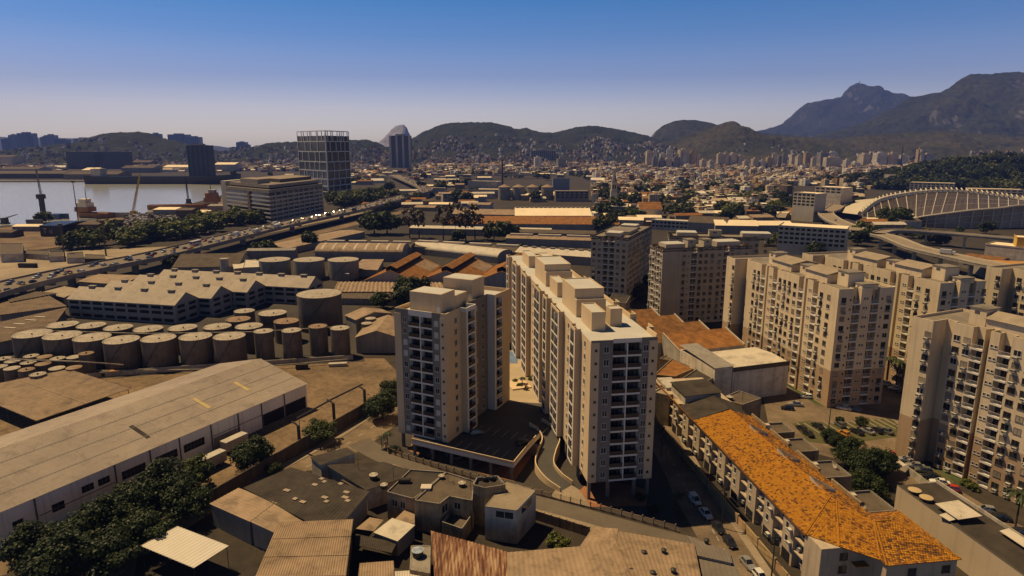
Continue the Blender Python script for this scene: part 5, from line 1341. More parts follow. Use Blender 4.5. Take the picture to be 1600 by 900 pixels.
for i, (p, q) in enumerate(zip(PO, PO[1:])):
    for j, z in enumerate((8.9, 7.8)):
        m = (p + q) / 2; tag(MB().tube([(p.x, p.y, z), ((p.x + m.x) / 2, (p.y + m.y) / 2, z - 0.35), (m.x, m.y, z - 0.5), ((q.x + m.x) / 2, (q.y + m.y) / 2, z - 0.35), (q.x, q.y, z)], 0.035, 4).build('cable', M_STEEL), '%s cable slung over the %s half of the terrace street' % (('upper', 'lower')[j], ('far', 'near')[i]), 'cable')
for (x, y, c, st, l) in ((1086, 785, 'white', 'van', 'small white van at the head of the row on the terrace street'), (1103, 806, 'white', 'sedan', 'white car parked right behind the small van'), (1122, 828, 'black', 'sedan', 'black car in the street row, beside the utility pole'), (1140, 851, 'black', 'hatch', 'second black car in the terrace street row'), (1168, 884, 'silver', 'sedan', 'silver car cut off low in the terrace street'), (1188, 905, 'white', 'hatch', 'white car at the very end of the street row')):
    car(P(x, y), R(-80), c, l, st, 'cars on the terrace street', 0.03)
# ================================================================== white hall with stepped terracotta roofs
a = R(14); w0, w1 = P(1142, 577, 11.0), P(1233, 566, 11.0)
o, a, L = frame(w0, w1)
t = thing('white_hall', 'stained white industrial hall with flat tan roof', 'hall', o, a)
MB().prism([Vector(p) for p in ((0, 0), (L, 0), (L, 17), (0, 17))], 0, 11.0, 0, 1).build('wall', [mat('white_hall_wall', (0.70, 0.60, 0.48), var=0.2, scale=0.2, streak=0.3, stain=0.35, rough=0.9), M_PAVE], t)
MB().box(-0.15, L + 0.15, -0.2, -0.003, 10.0, 11.5).build('fascia', M_FELT, t)
MB().sheet((0, 0.2, 11.1), (L, 0.2, 11.1), (L, 8.4, 11.7), (0, 8.4, 11.7), 1.0, 0.03).build('roof_slope', M_TINW, t); MB().sheet((L, 17, 11.1), (0, 17, 11.1), (0, 8.4, 11.7), (L, 8.4, 11.7), 1.0, 0.03).build('roof_slope', M_TINW, t)
MB().box(-6.6, -0.01, -1.0, 19, 0, 12.4).build('side_block', mat('white_hall_wall', (0.70, 0.60, 0.48), var=0.2, scale=0.2, streak=0.3, rough=0.9), t)
MB().sheet((-6.9, -1.4, 12.5), (0.2, -1.4, 12.5), (0.2, 19.3, 14.0), (-6.9, 19.3, 14.0), 1.0, 0.02).build('roof_slope', M_WALLG, t)
MB().box(-0.2, -0.004, -1.1, 0.2, 0, 12.45).build('pilaster', M_WALLG, t)
for i in range(4):
    y0 = 19.4 + i * 11.5; xo = -6.5 - i * 3.6; lab = ('nearest', 'second', 'third', 'farthest')[i]
    c, s = math.cos(a), math.sin(a); oo = (o.x + xo * c - y0 * s, o.y + xo * s + y0 * c)
    tt = thing('tiled_hall', lab + ' of the stepped rust tiled roofs behind the white hall', 'hall', oo, a, 'stepped tiled halls')
    LL = L + 4.0; h0, h1 = 11.4, 14.6
    b = MB(); b.poly([(0, 0, 0), (LL, 0, 0), (LL, 0, h0), (0, 0, h0)]); b.poly([(LL, 11.4, 0), (0, 11.4, 0), (0, 11.4, h1), (LL, 11.4, h1)]); b.poly([(0, 11.4, 0), (0, 0, 0), (0, 0, h0 + .5), (0, 11.4, h1 + .5)]); b.poly([(LL, 0, 0), (LL, 11.4, 0), (LL, 11.4, h1 + .5), (LL, 0, h0 + .5)])
    b.build('wall', M_WALLW, tt)
    MB().sheet((0.2, 0.02, h0), (LL - 0.2, 0.02, h0), (LL - 0.2, 11.3, h1), (0.2, 11.3, h1), 0.5, 0.07).build('roof_slope', M_TERRAD if i else M_TERRA, tt)
    for x in (0, LL - 0.35): b = MB(); b.poly([(x, 0, h0 + .5), (x + .35, 0, h0 + .5), (x + .35, 11.4, h1 + .5), (x, 11.4, h1 + .5)]); b.poly([(x, 0, h0), (x, 0, h0 + .5), (x, 11.4, h1 + .5), (x, 11.4, h1)]); b.poly([(x + .35, 0, h0), (x + .35, 11.4, h1), (x + .35, 11.4, h1 + .5), (x + .35, 0, h0 + .5)]); b.build('gable_coping', M_TINW, tt)
# small houses between the terrace and the white hall
for px, z, l, rf in (([(1022, 585), (1055, 588), (1085, 575), (1050, 560)], 8.5, 'pale house with small tiled roof next to the long tower', M_TERRA), ([(1064, 592), (1100, 598), (1130, 582), (1090, 575)], 9.0, 'dark roofed house against the white hall wall', M_TIND), ([(1030, 560), (1062, 566), (1092, 552), (1058, 545)], 8.0, 'low house with brown roof under the hall', M_FELT), ([(1020, 612), (1046, 618), (1072, 604), (1048, 598)], 9.5, 'white roof room at the far end of the terrace', M_PAVE), ([(1028, 535), (1048, 540), (1075, 528), (1050, 522)], 8.0, 'small walled roof yard nearest the long tower', M_FELT), ([(950, 470), (978, 474), (985, 462), (958, 458)], 14.0, 'dark little roof house behind the long tower', M_TIND), ([(1125, 622), (1160, 632), (1190, 622), (1155, 610)], 8.6, 'low flat house at the foot of the white hall', M_FELT)):
    house('small_house', l, px, z, M_WALLC, rf, group='small houses by the hall')
# ================================================================== grey block, lower right
c0 = P(1402, 757, 7.6); c1 = P(1580, 884, 7.6); o, a, L = frame(c0, c1); L = 34
t = thing('garage_block', 'long plain grey garage block with dark flat roof', 'garage block', o, a)
MB().prism([Vector(p) for p in ((0, 0), (L, 0), (L, 9.5), (0, 9.5))], 0, 7.4, 0, 1).build('wall', [mat('plain_grey_wall', (0.50, 0.38, 0.26), var=0.12, scale=0.1, streak=0.12, rough=0.9), M_TIND], t)
MB().box(0, L, 9.25, 9.5, 7.402, 8.1).build('parapet', M_WALLW, t); MB().box(0, L, 0, 0.2, 7.402, 7.6).build('coping', M_DARKF, t)
M_DISC = mat('tan_tank_lid', (0.46, 0.33, 0.17), var=0.15, rough=0.7)
for x, y, l in ((3.5, 1.3, 'tan round tank lid at the corner of the garage block'), (6.6, 1.5, 'second tan tank lid on the garage block')):
    c, s = math.cos(a), math.sin(a); tk = thing('water_tank', l, 'water tank', (o.x + x * c - y * s, o.y + x * s + y * c, 7.4), 0, 'garage roof tanks')
    MB().cyl(0, 0, 1.15, 0, 0.7, 18).build('drum', M_STEEL, tk); MB().cyl(0, 0, 1.3, 0.702, 0.82, 18, cone=0.08).build('lid', M_DISC, tk)
c, s = math.cos(a), math.sin(a)
def gpos(x, y, z): return (o.x + x * c - y * s, o.y + x * s + y * c, z)
for (x, y, w, d_, r, z, l) in ((9.5, 1.0, 6.0, 5.2, 0, 8.5, 'white tilted sheet roof over the garage stair'), (12.5, -0.6, 2.4, 4.4, 8, 7.9, 'narrow white sheet leaning off the garage roof'), (19.5, 6.2, 9.0, 2.0, 0, 8.2, 'long white sheet strip along the garage parapet')):
    k = MB().sheet((0, 0, 0), (w, 0, 0), (w, d_, 0.4), (0, d_, 0.4), 0.4, 0.03).build('sheet_roof', M_TINW); k.location = gpos(x, y, z); k.rotation_euler = (0, 0, a + R(r)); tag(k, l, 'sheet roof')
def dish(p, rz, label, r=0.6):
    t = thing('satellite_dish', label, 'satellite dish', p, rz, 'satellite dishes'); b = MB(); n = 14
    for i in range(n):
        a0, a1 = 2 * math.pi * i / n, 2 * math.pi * (i + 1) / n
        b.poly([(0, -0.12, 0.9), (r * math.cos(a0), 0.1, 0.9 + r * math.sin(a0)), (r * math.cos(a1), 0.1, 0.9 + r * math.sin(a1))])
    b.build('reflector', M_TINW, t); MB().tube([(0, 0, 0), (0, 0, 0.9)], 0.04, 5).build('mast', M_STEEL, t)
dish(gpos(14.5, 2.5, 7.4), R(60), 'white satellite dish on the dark garage roof')
# ================================================================== residents' car park: cars and trees
CP = [(1252, 672, 'black', 'hatch', 100, 'black car alone at the terrace side of the grass pavers'), (1277, 668, 'black', 'sedan', 105, 'black car by the pole on the grass pavers'), (1318, 680, 'orange', 'hatch', 110, 'orange brown car in the lower paver row'), (1338, 677, 'black', 'sedan', 112, 'dark red-brown car between the row of pavers and the drive'), (1355, 676, 'silver', 'sedan', 112, 'silver car in the lower paver row'), (1369, 675, 'black', 'hatch', 112, 'black car at the right end of the paver row'), (1312, 666, 'grey', 'hatch', 100, 'grey car under the small paver tree'), (1318, 640, 'white', 'sedan', 150, 'white car at the sunny foot of the beige slab'), (1335, 642, 'grey', 'hatch', 150, 'grey car in the slab shadow edge'), (1243, 634, 'silver', 'sedan', 165, 'silver car behind the white hall corner'), (1383, 602, 'white', 'hatch', 165, 'white car at the back between the slabs'), (1398, 609, 'white', 'sedan', 160, 'white car second between the slabs'), (1410, 614, 'black', 'hatch', 160, 'black car between two white ones behind the slab'), (1421, 620, 'white', 'hatch', 160, 'white car last of the row between the slabs'), (1406, 712, 'red', 'hatch', 160, 'bright red car at the corner of the nearest slab'), (1416, 721, 'silver', 'hatch', 160, 'silver car next to the upper red car'), (1430, 731, 'silver', 'sedan', 160, 'long silver car below the nearest slab lawn'), (1468, 757, 'white', 'sedan', 160, 'white car on the verge below the nearest slab'), (1485, 767, 'red', 'hatch', 160, 'dark fronted red car by the slab entrance'), (1540, 800, 'silver', 'hatch', 160, 'silver car beside the wheeled bins'), (1562, 812, 'black', 'sedan', 160, 'black car near the entrance palm'), (1330, 610, 'grey', 'sedan', 160, 'dark car in deep shade beneath the slab gable'), (1590, 835, 'black', 'hatch', 160, 'black car at the picture edge by the garage'), (1262, 680, 'black', 'sedan', 100, 'black car tucked behind the second service block'), (1384, 676, 'grey', 'sedan', 112, 'grey car nearest the drive palm'), (1346, 614, 'black', 'hatch', 160, 'black car in the shade row below the gable'), (1362, 618, 'silver', 'sedan', 160, 'silver car in the shade row below the gable'), (1430, 626, 'silver', 'hatch', 160, 'silver car rounding off the row between the slabs'), (1443, 738, 'grey', 'hatch', 160, 'grey car under the slab lawn edge'), (1455, 748, 'black', 'sedan', 160, 'black car between silver and white on the verge'), (1260, 622, 'white', 'hatch', 165, 'white car on the drive beside the lawn strip'), (1230, 640, 'black', 'hatch', 165, 'dark car in the shade of the white hall')]
for x, y, c_, st, r, l in CP: car(P(x, y), R(r), c_, l, st, 'cars in the residents car park', 0.04)
tree('c', P(1345, 668), 0.45, 'small round tree on the grass pavers', 'car park trees'); tree('b', P(1312, 662), 0.32, 'small dark tree beside the car park pole', 'car park trees')
for x, y, s, l in ((1330, 730, 0.95, 'dark tree behind the service blocks'), (1358, 752, 1.05, 'biggest dark tree by the garage corner'), (1295, 690, 0.55, 'slim dark tree at the paver edge'), (1375, 740, 0.9, 'dark tree touching the grey garage wall'), (1310, 705, 0.6, 'bushy tree behind the second service block'), (1350, 780, 0.9, 'dark tree low behind the nearest service block')): tree('ab'[int(x) % 2], P(x, y), s, l, 'trees behind the terrace')
palm(1, P(1408, 697), 0.75, 'palm at the drive corner of the nearest slab', 'car park palms')
for x, y, s, l in ((1250, 605, 1.0, 'left palm of the pair before the beige slab'), (1262, 606, 0.9, 'right palm of the pair before the beige slab'), (1385, 600, 1.15, 'tall palm between the two slabs'), (1400, 604, 1.1, 'second tall palm between the two slabs'), (1378, 585, 1.0, 'palm deepest between the slabs'), (1585, 830, 1.1, 'leafy palm at the entrance by the picture edge')): palm(1, P(x, y), s, l, 'car park palms')
lamp(P(1294, 676), 9.0, R(20), 'slim lamp pole rising from the paver row', 0.6, None)
shrub(P(1520, 765), 0.3, 'shrub beside the slab entrance ramp', 'slab shrubs', 'n'); shrub(P(1508, 757), 0.26, 'smaller shrub left of the slab entrance', 'slab shrubs', 'n')
w0 = [P(*p) for p in [(1398, 725), (1450, 765), (1500, 800), (1570, 850), (1640, 905)]]
for i, (p, q) in enumerate(zip(w0, w0[1:])):
    d = q - p; x = MB().box(0, d.length, -0.1, 0.1, 0, 1.9).build('boundary_wall', M_WALLW); x.location = (p.x, p.y, 0); x.rotation_euler = (0, 0, math.atan2(d.y, d.x)); tag(x, 'whitish boundary wall stretch, %s from the red car' % ('first', 'second', 'third', 'fourth')[i], 'wall', 'boundary wall')
tr = tag(MB().box(0, 3.4, 0, 5.0, 0, 0.12).build('carport_roof', M_TINW), 'white flat carport roof beside the big dark tree', 'carport'); p = P(1378, 722, 3); tr.location = (p.x, p.y, 2.6); tr.rotation_euler = (0, R(4), R(-60))

# roof clutter: dishes, aerials, small cisterns
c, s = math.cos(ta), math.sin(ta)
for i, (x, y, l) in enumerate(((37.5, 17.2, 'white satellite dish on the farthest service block'), (47.0, 17.0, 'white satellite dish on the second service block'), (58.0, 22.0, 'white satellite dish at the back of the third service block'), (74.5, 17.2, 'white satellite dish on the nearest service block'))):
    dish((to[0] + x * c - y * s, to[1] + x * s + y * c, 8.4), R(40 + 30 * i), l, 0.75)
def aerial(p, z, h, label):
    t = thing('aerial', label, 'aerial', (p[0], p[1], z), random.uniform(0, 3), 'roof aerials'); MB().tube([(0, 0, 0), (0, 0, h)], 0.05, 5).build('mast', M_STEEL, t); b = MB().tube([(-0.9, 0, h - 0.2), (0.9, 0, h - 0.2)], 0.03, 4)
    for k in range(5): b.tube([(-0.8 + k * .4, -0.35, h - 0.2), (-0.8 + k * .4, 0.35, h - 0.2)], 0.025, 4)
    b.build('boom', M_STEEL, t)
for px, py, z, h, l in ((615, 750, 6.2, 3.2, 'thin aerial beside the dark cistern'), (700, 752, 6.8, 3.0, 'thin aerial on the stepped brown roof'), (735, 765, 6.8, 2.6, 'thin aerial near the stair tower'), (785, 770, 7.6, 2.4, 'thin aerial on the pale block house roof'), (560, 735, 5.3, 3.0, 'thin aerial on the long dark roof'), (1100, 615, 9.6, 3.0, 'thin aerial on the old terrace roof'), (1160, 628, 8.2, 3.0, 'thin aerial on the low flat house by the hall')): aerial(P(px, py, z), z, h, l)
for px, py, z, r, l in ((722, 760, 6.8, 0.7, 'dark cistern at the edge of the stepped brown roof'), (690, 748, 6.8, 0.6, 'small dark cistern mid roof on the cream house'), (1072, 606, 9.0, 0.8, 'cistern on the dark roofed house by the hall'), (1140, 625, 8.2, 0.8, 'cistern on the low flat house')): cistern(P(px, py, z), z, r, l, M_TINW)
# ================================================================== tank farm
M_TANK = mat('tank_shell', (0.16, 0.122, 0.09), var=0.35, stain=0.3, scale=0.15, streak=0.3, rough=0.7)
M_TANKT = mat('tank_roof', (0.44, 0.36, 0.27), var=0.35, stain=0.5, scale=0.35, fine=0.2, rough=0.8)
M_TANKR = mat('rusty_tank_roof', (0.36, 0.26, 0.17), var=0.4, scale=0.4, fine=0.2, rough=0.9, col2=(0.17, 0.085, 0.04))
def tank(p, r, h, label, group, cone=0.35, rust=False, rail=True, n=28, shell=None, top=None, ladder=True):
    t = thing('storage_tank', label, 'storage tank', (p[0], p[1], 0), 0, group)
    MB().cyl(0, 0, r, 0, h, n).build('shell', shell or M_TANK, t)
    MB().cyl(0, 0, r + 0.08, h + 0.002, h + 0.12, n, cone=cone).build('roof', top or (M_TANKR if rust else M_TANKT), t)
    if rail:
        b = MB()
        for i in range(20):
            a0, a1 = 2 * math.pi * i / 20, 2 * math.pi * (i + 1) / 20; q = r - 0.1
            b.tube([(q * math.cos(a0), q * math.sin(a0), h + 0.9), (q * math.cos(a1), q * math.sin(a1), h + 0.9)], 0.035, 3)
            b.tube([(q * math.cos(a0), q * math.sin(a0), h), (q * math.cos(a0), q * math.sin(a0), h + 0.9)], 0.03, 3)
        b.build('handrail', M_STEEL, t)
        MB().cyl(r * 0.2, -r * 0.3, 0.3, h + 0.1, h + 0.7, 8).build('vent', M_STEEL, t)
    if ladder:
        pts = [((r + 0.35) * math.cos(-2.3 + 1.3 * i / 7), (r + 0.35) * math.sin(-2.3 + 1.3 * i / 7), h * i / 7) for i in range(8)]
        b = MB()
        for p0, p1 in zip(pts, pts[1:]):
            b.poly([p0, p1, (p1[0] * 0.93, p1[1] * 0.93, p1[2] + .25), (p0[0] * 0.93, p0[1] * 0.93, p0[2] + .25)])
        b.build('spiral_stair', M_STEEL, t)
    return t
ORD = ['first', 'second', 'third', 'fourth', 'fifth', 'sixth', 'seventh', 'eighth', 'ninth', 'tenth', 'eleventh', 'twelfth', 'thirteenth', 'fourteenth', 'fifteenth', 'sixteenth', 'seventeenth', 'eighteenth', 'nineteenth', 'twentieth']
for i, (x, y, r) in enumerate(((-180.8, 237, 6.4), (-168.0, 234.8, 6.3), (-155.3, 232.3, 6.2), (-142.7, 229.2, 6.0), (-130.2, 231.2, 5.9), (-117.6, 233.4, 5.7), (-105.2, 233.8, 5.6))):
    tank((x, y), r, 10.8, '%s big dark tank from the picture edge in the front row' % ORD[i], 'front row tanks', rail=True)
for i, (x, y, r) in enumerate(((-94.5, 239.2, 3.5), (-84.2, 240.3, 3.6), (-75.8, 246.1, 3.5), (-66.6, 243.6, 3.6))):
    tank((x, y), r, 11.2, '%s slim tank counted towards the grey tower' % ORD[i], 'slim tanks', rust=i == 2)
for i, (x, y, r) in enumerate(((-181.6, 254.9, 5.6), (-169.3, 253.7, 5.2), (-156.6, 250.6, 5.2), (-143.6, 248.6, 5.3), (-130.9, 250.4, 5.3), (-117.8, 252.0, 5.2), (-105.4, 252.6, 5.2))):
    tank((x, y), r, 9.4, '%s pale topped tank of the row behind the front tanks' % ORD[i], 'second row tanks', ladder=False)
for i, (x, y, r, l) in enumerate(((-115.5, 266.4, 4.9, 'rust edged low tank below the factory gable'), (-94.2, 263.5, 5.0, 'rust streaked low tank in front of the giant tank'), (-104.8, 277.0, 5.9, 'wide low tank left of the giant tank'), (-118.5, 280.5, 4.3, 'low pale tank close under the factory wall'))):
    tank((x, y), r, 8.6, l, 'low tanks', rust=i < 2, ladder=False)
tank((-86.0, 284.2), 9.6, 15.6, 'giant dark storage tank beside the factory', None, cone=0.6, n=40)
for i, x in enumerate((-146.5, -125.3, -104.1)):
    tank((x, 397.6), 9.3, 11.5, '%s grey tank with slanting stair behind the factory' % ORD[i], 'tanks behind the factory', shell=mat('grey_tank_shell', (0.27, 0.235, 0.195), var=0.2, scale=0.15, streak=0.25, rough=0.7), n=36)
tank(P(352, 425, 3), 2.6, 11.5, 'tall narrow pale silo tank left of the stair tanks', None, shell=M_WALLW, rail=False, ladder=False)
SM = [(-173.3, 224.9), (-167.8, 224.0), (-161.9, 222.2), (-157.0, 223.6), (-151.2, 221.8), (-175.6, 219.0), (-169.0, 217.5), (-162.8, 216.1), (-175.8, 213.2), (-170.2, 211.5), (-164.3, 210.2), (-155.0, 211.6), (-157.2, 205.6), (-149.6, 212.3), (-181.0, 222.0), (-183.0, 216.0)]
for i, (x, y) in enumerate(SM):
    tank((x, y), 2.4, 6.0 if i != 4 else 8.0, '%s small drum tank of the cluster by the open shed' % ORD[i], 'small drum tanks', cone=0.3, rust=i % 3 == 1, ladder=False, n=18, rail=i % 2 == 0)
tank((-60.3, 262.0), 2.2, 8.0, 'small pale tank between slim tanks and tin hall', 'small drum tanks', rail=False, ladder=False); tank((-60.0, 268.0), 2.2, 8.5, 'small pale tank hard by the giant tank', 'small drum tanks', rail=False, ladder=False)
for i, (pts, l) in enumerate((([(-190, 226, 1.4), (-150, 222, 1.4), (-100, 224, 1.4), (-62, 235, 1.4)], 'long low pipe run in front of the big tanks'), ([(-186, 245, 9.8), (-140, 240.5, 9.8), (-100, 243, 9.8), (-70, 250, 9.8)], 'catwalk pipe between the two tank rows'), ([(-178, 219, 6.9), (-150, 216, 6.9), (-138, 221, 4)], 'pipe bridge over the small drum tanks'))):
    tag(MB().tube([Vector(p) for p in pts], 0.22, 6).build('pipe', M_TANKT), l, 'pipe')
bw = [P(*p) for p in [(40, 612), (150, 590), (300, 578), (430, 570), (552, 562)]]
t = thing('bund_wall', 'low pale bund wall in front of the tank rows', 'wall', bw[0]); o = bw[0]
for p, q in zip(bw, bw[1:]):
    d = q - p; x = MB().box(0, d.length - .01, -0.12, 0.12, 0, 1.9).build('wall_panel', M_WALLW, t); x.location = (p.x - o.x, p.y - o.y, 0); x.rotation_euler = (0, 0, math.atan2(d.y, d.x))
# yard clutter
for i, (x, y, w, d_, h, m, l) in enumerate(((180, 586, 3.0, 2.0, 1.6, PAINT['orange'], 'orange skip in the tank yard'), (206, 585, 2.2, 1.8, 1.5, M_WALLW, 'pale crate beside the orange skip'), (472, 576, 4.2, 2.2, 1.8, M_TIND, 'dark container by the bund wall'), (528, 572, 6.5, 1.6, 1.1, M_WALLW, 'white tank trailer bed in the bare yard'), (160, 588, 2.6, 2.0, 1.3, M_TIND, 'dark skip left of the orange one'))):
    k = MB().box(-w / 2, w / 2, -d_ / 2, d_ / 2, 0.25, h).box(-w / 2 + .2, w / 2 - .2, -d_ / 2 + .1, d_ / 2 - .1, 0, 0.248).box(-w / 2 - .08, w / 2 + .08, -d_ / 2 - .08, d_ / 2 + .08, h + .002, h + .1).build('yard_container', m); p = P(x, y); k.location = (p.x, p.y, 0); k.rotation_euler = (0, 0, R(8)); tag(k, l, 'container')
# ================================================================== factory with stepped gables
M_FACW = mat('factory_wall', (0.34, 0.30, 0.26), var=0.15, scale=0.12, streak=0.25, rough=0.9)
M_FACR = mat('factory_roof', (0.40, 0.32, 0.24), var=0.15, stain=0.35, scale=0.1, fine=0.1, rough=0.8)
fp, fq = P(105, 467, 9.0), P(273, 477, 9.0); fo, fa, fL = frame(fp, fq)
ends = [58.8, 66.0, 74.5, 99.0]
starts = [0.0, 3.5, 6.0, 8.0]
for k in range(4):
    y = k * 15.7; c, s = math.cos(fa), math.sin(fa); xs = starts[k]; LL = ends[k] - xs
    oo = (fo.x + xs * c - y * s, fo.y + xs * s + y * c)
    n = int(LL / 6.3)
    rows = [(0.5, LL - 0.5, n, 0.9, 2.3, 0.78), (0.5, LL - 0.5, n, 4.4, 5.8, 0.78), (0.5, LL - 0.5, n, 6.9, 8.3, 0.78)]
    t = gable_shed('factory_hall', ('front', 'second', 'third', 'rear')[k] + ' gabled hall of the stepped pale factory', 'factory', oo, fa, LL, 15.5, 9.0, 13.4, M_FACW, M_FACR, rows=rows, pitch=1.4, amp=0.03, over=0.3, vents=max(4, int(LL / 13)), group='stepped factory halls', frames=False)
    for z0, z1 in ((1.0, 2.4), (4.5, 5.9), (7.0, 8.4)):
        me = mesh_of(MB().box(-2.4, 2.4, -0.06, 0, 0, z1 - z0), 'window', M_OPEN)
        for yy in (4.0, 11.4): inst(me, 'window', t, (LL + 0.01, yy, z0), math.pi / 2)
# sheds left of the factory
M_BRSH = mat('brown_weathered_sheet', (0.20, 0.135, 0.082), var=0.4, scale=0.2, fine=0.2, rough=0.9, stain=0.4)
for px, zs, m, l in (([(60, 452), (-20, 470), (0, 492), (105, 478)], 5.5, M_BRSH, 'brown sheet roof nearest the factory corner'), ([(105, 480), (-10, 505), (-30, 540), (75, 520)], 5.5, M_BRSH, 'wide brown roof with pale stripes beside the tanks'), ([(57, 455), (10, 462), (15, 472), (90, 458)], 6, M_FELT, 'dark brown roof under the expressway'), ([(150, 428), (120, 440), (190, 445), (222, 430)], 7, M_TIN, 'flat tan roof behind the factory gables'), ([(95, 446), (60, 456), (100, 465), (130, 452)], 5, M_FIBRO, 'small roof with rafters at the factory corner')):
    flat_roof('sheet_roof', l, 'sheet roof', px, zs, m, 1.2, 0.1, M_WALLG)
for i, (x, y) in enumerate(((15, 512), (30, 506), (48, 500), (62, 495))):
    p = P(x, y, 5.6); k = MB().obox(0, 0, R(-12), 6.0, 0.9, 0, 0.05).build('skylight_strip', M_TINW); k.location = (p.x, p.y, 5.66); tag(k, '%s pale skylight strip on the wide brown roof' % ORD[i], 'skylight', 'skylight strips')
# tin hall beside the grey tower
p0, p1 = P(556, 527, 6.5), P(622, 527, 6.5); o, a, L = frame(p0, p1)
gable_shed('tin_hall', 'tan gabled tin hall tucked behind the grey tower', 'hall', o, a, L, 24, 6.5, 9.2, M_WALLG, M_TIN, axis='y', pitch=0.9, amp=0.03)
p0, p1 = P(556, 498, 8.5), P(612, 488, 8.5); o, a, L = frame(p0, p1)
gable_shed('tin_hall', 'second taller tin hall behind the tan gabled one', 'hall', o, a, L, 10, 8.0, 10.0, M_WALLG, M_TIN, axis='y', pitch=0.9, amp=0.03)
# ribbed long roof in front of the terracotta gables
flat_roof('ribbed_shed', 'long ribbed shed roof below the terracotta gables', 'shed', [(690, 441), (528, 440), (520, 456), (700, 456)], (4.6, 4.6, 4.0, 4.0), M_TIN, 2.2, 0.25, M_WALLG)
flat_roof('ribbed_shed', 'brown lower shed roof beneath the long ribbed one', 'shed', [(640, 457), (530, 455), (528, 466), (640, 468)], 3.4, M_FELT, 1.4, 0.1, M_WALLG)
# three terracotta gables with raised monitors
gx = [(569, 440), (655, 440), (742, 441), (828, 442)]
for k in range(3):
    p0, p1 = P(*gx[k], 4.0), P(*gx[k + 1], 4.0); o, a, L = frame(p0, p1); a += R(-9)
    L *= 1.0; D = 52
    t = gable_shed('terracotta_hall', ('first', 'second', 'third')[k] + ' grey gabled hall with terracotta roof, counted from the stair tanks', 'hall', (o.x, o.y), a, L, D, 4.6, 11.0, M_FACW, M_TERRA, axis='y', pitch=0.8, amp=0.05, group='terracotta gabled halls')
    xm = L / 2; b = MB(); b.box(xm - 3.2, xm + 3.2, 2, D - 2, 10.2, 12.0); b.build('monitor', M_OPEN, t)
    MB().sheet((xm - 3.6, D - 1, 12.0), (xm - 3.6, 1, 12.0), (xm, 1, 13.6), (xm, D - 1, 13.6), 0.8, 0.05).build('monitor_roof', M_TERRA, t); MB().sheet((xm + 3.6, 1, 12.0), (xm + 3.6, D - 1, 12.0), (xm, D - 1, 13.6), (xm, 1, 13.6), 0.8, 0.05).build('monitor_roof', M_TERRA, t)
    if k < 2:
        f = 9.5; MB().poly([(xm + 3.7, 30, 9.62), (L - 1, 30, 5.2), (L - 1, 51, 5.2), (xm + 3.7, 51, 9.62)]).build('patched_sheets', M_TIN, t)
# barrel vaults
def vault(label, p0, p1, D, h, rise, roof, z, wall=None, stripes=0, n=14):
    o, a, L = frame(P(*p0, z), P(*p1, z)); t = thing('vaulted_hall', label, 'hall', o, a, 'vaulted halls')
    MB().prism([Vector(q) for q in ((0, 0), (L, 0), (L, D), (0, D))], 0, h, cap=False).build('wall', wall or M_WALLG, t)
    b = MB(); e = MB(); pr = [(D * (0.5 - 0.5 * math.cos(math.pi * i / n)), h + rise * math.sin(math.pi * i / n)) for i in range(n + 1)]
    for (y0, z0), (y1, z1) in zip(pr, pr[1:]): b.poly([(-0.3, y0, z0), (L + 0.3, y0, z0), (L + 0.3, y1, z1), (-0.3, y1, z1)])
    b.build('vault_roof', roof, t, smooth=True)
    for x in (0, L): MB().poly([(x, y, zz) for y, zz in pr]).build('gable_wall', wall or M_WALLG, t)
    for i in range(stripes):
        x = L * (i + 0.5) / stripes; s = MB()
        for (y0, z0), (y1, z1) in list(zip(pr, pr[1:]))[2:7]: s.poly([(x, y0, z0 + .1), (x + 1.2, y0, z0 + .1), (x + 1.2, y1, z1 + .1), (x, y1, z1 + .1)])
        s.build('skylight', M_TINW, t)
    return t
v = vault('long beige vaulted hall with pale skylight stripes', (492, 395), (628, 396), 26, 6, 5.0, M_TIN, 6, stripes=8)
vault('white vaulted hall behind the terracotta gables', (640, 387), (777, 402), 20, 4.5, 4.0, M_TINW, 4.5)
# long parallel depot sheds
def long_hall(label, p0, p1, z, D, rz, roof, wall=None, axis='x', vents=0, mono=0, rows=(), pitch=1.6, name='depot_shed', cat='shed', group='depot sheds'):
    o, a, L = frame(P(*p0, z), P(*p1, z)); t = gable_shed(name, label, cat, o, a, L, D, z, z + rz, wall or M_WALLG, roof, pitch=pitch, amp=0.04, vents=vents, group=group, rows=rows, frames=False)
    for i in range(mono):
        w = L / mono * 0.8; x = L * (i + 0.1) / mono
        MB().box(x, x + w, D * .5 - 1.6, D * .5 + 1.6, z + rz - .2, z + rz + 1.2).build('roof_monitor', M_TINW, t)
    return t
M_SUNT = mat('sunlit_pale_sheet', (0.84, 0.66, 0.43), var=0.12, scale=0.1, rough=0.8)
long_hall('dark long shed with row of white rooflights behind the vaulted hall', (500, 386), (640, 388), 6, 22, 2.5, M_FELT, mono=4)
long_hall('dark shed with white ridge strip, first of the depot rows', (640, 385), (808, 394), 6, 20, 2.4, M_FELT, mono=4)
long_hall('pale shed with slatted bays beside the grey beige block', (805, 394), (924, 402), 6, 20, 2.6, M_TINW, vents=8)
long_hall('pale roofed shed behind the slatted bays', (790, 372), (925, 376), 6, 16, 1.8, M_TIN, mono=3)
long_hall('white roofed wide platform shed behind the dry trees', (640, 356), (860, 361), 6, 16, 1.5, M_TINW)
long_hall('brown depot shed with dark openings, right of the round trees', (810, 363), (930, 366), 5, 16, 2.0, M_FELT, rows=[(2, 46, 8, 0.5, 3.2, 0.7)])
long_hall('long terracotta roofed shed across the middle ground', (690, 349), (968, 351), 7, 44, 5.0, M_TERRA)
long_hall('big sunlit pale hall with toothed ridge', (805, 337), (924, 337), 12, 42, 6.0, M_SUNT, wall=mat('sunlit_ochre_wall', (0.50, 0.37, 0.22), var=0.15, rough=0.9), vents=16)
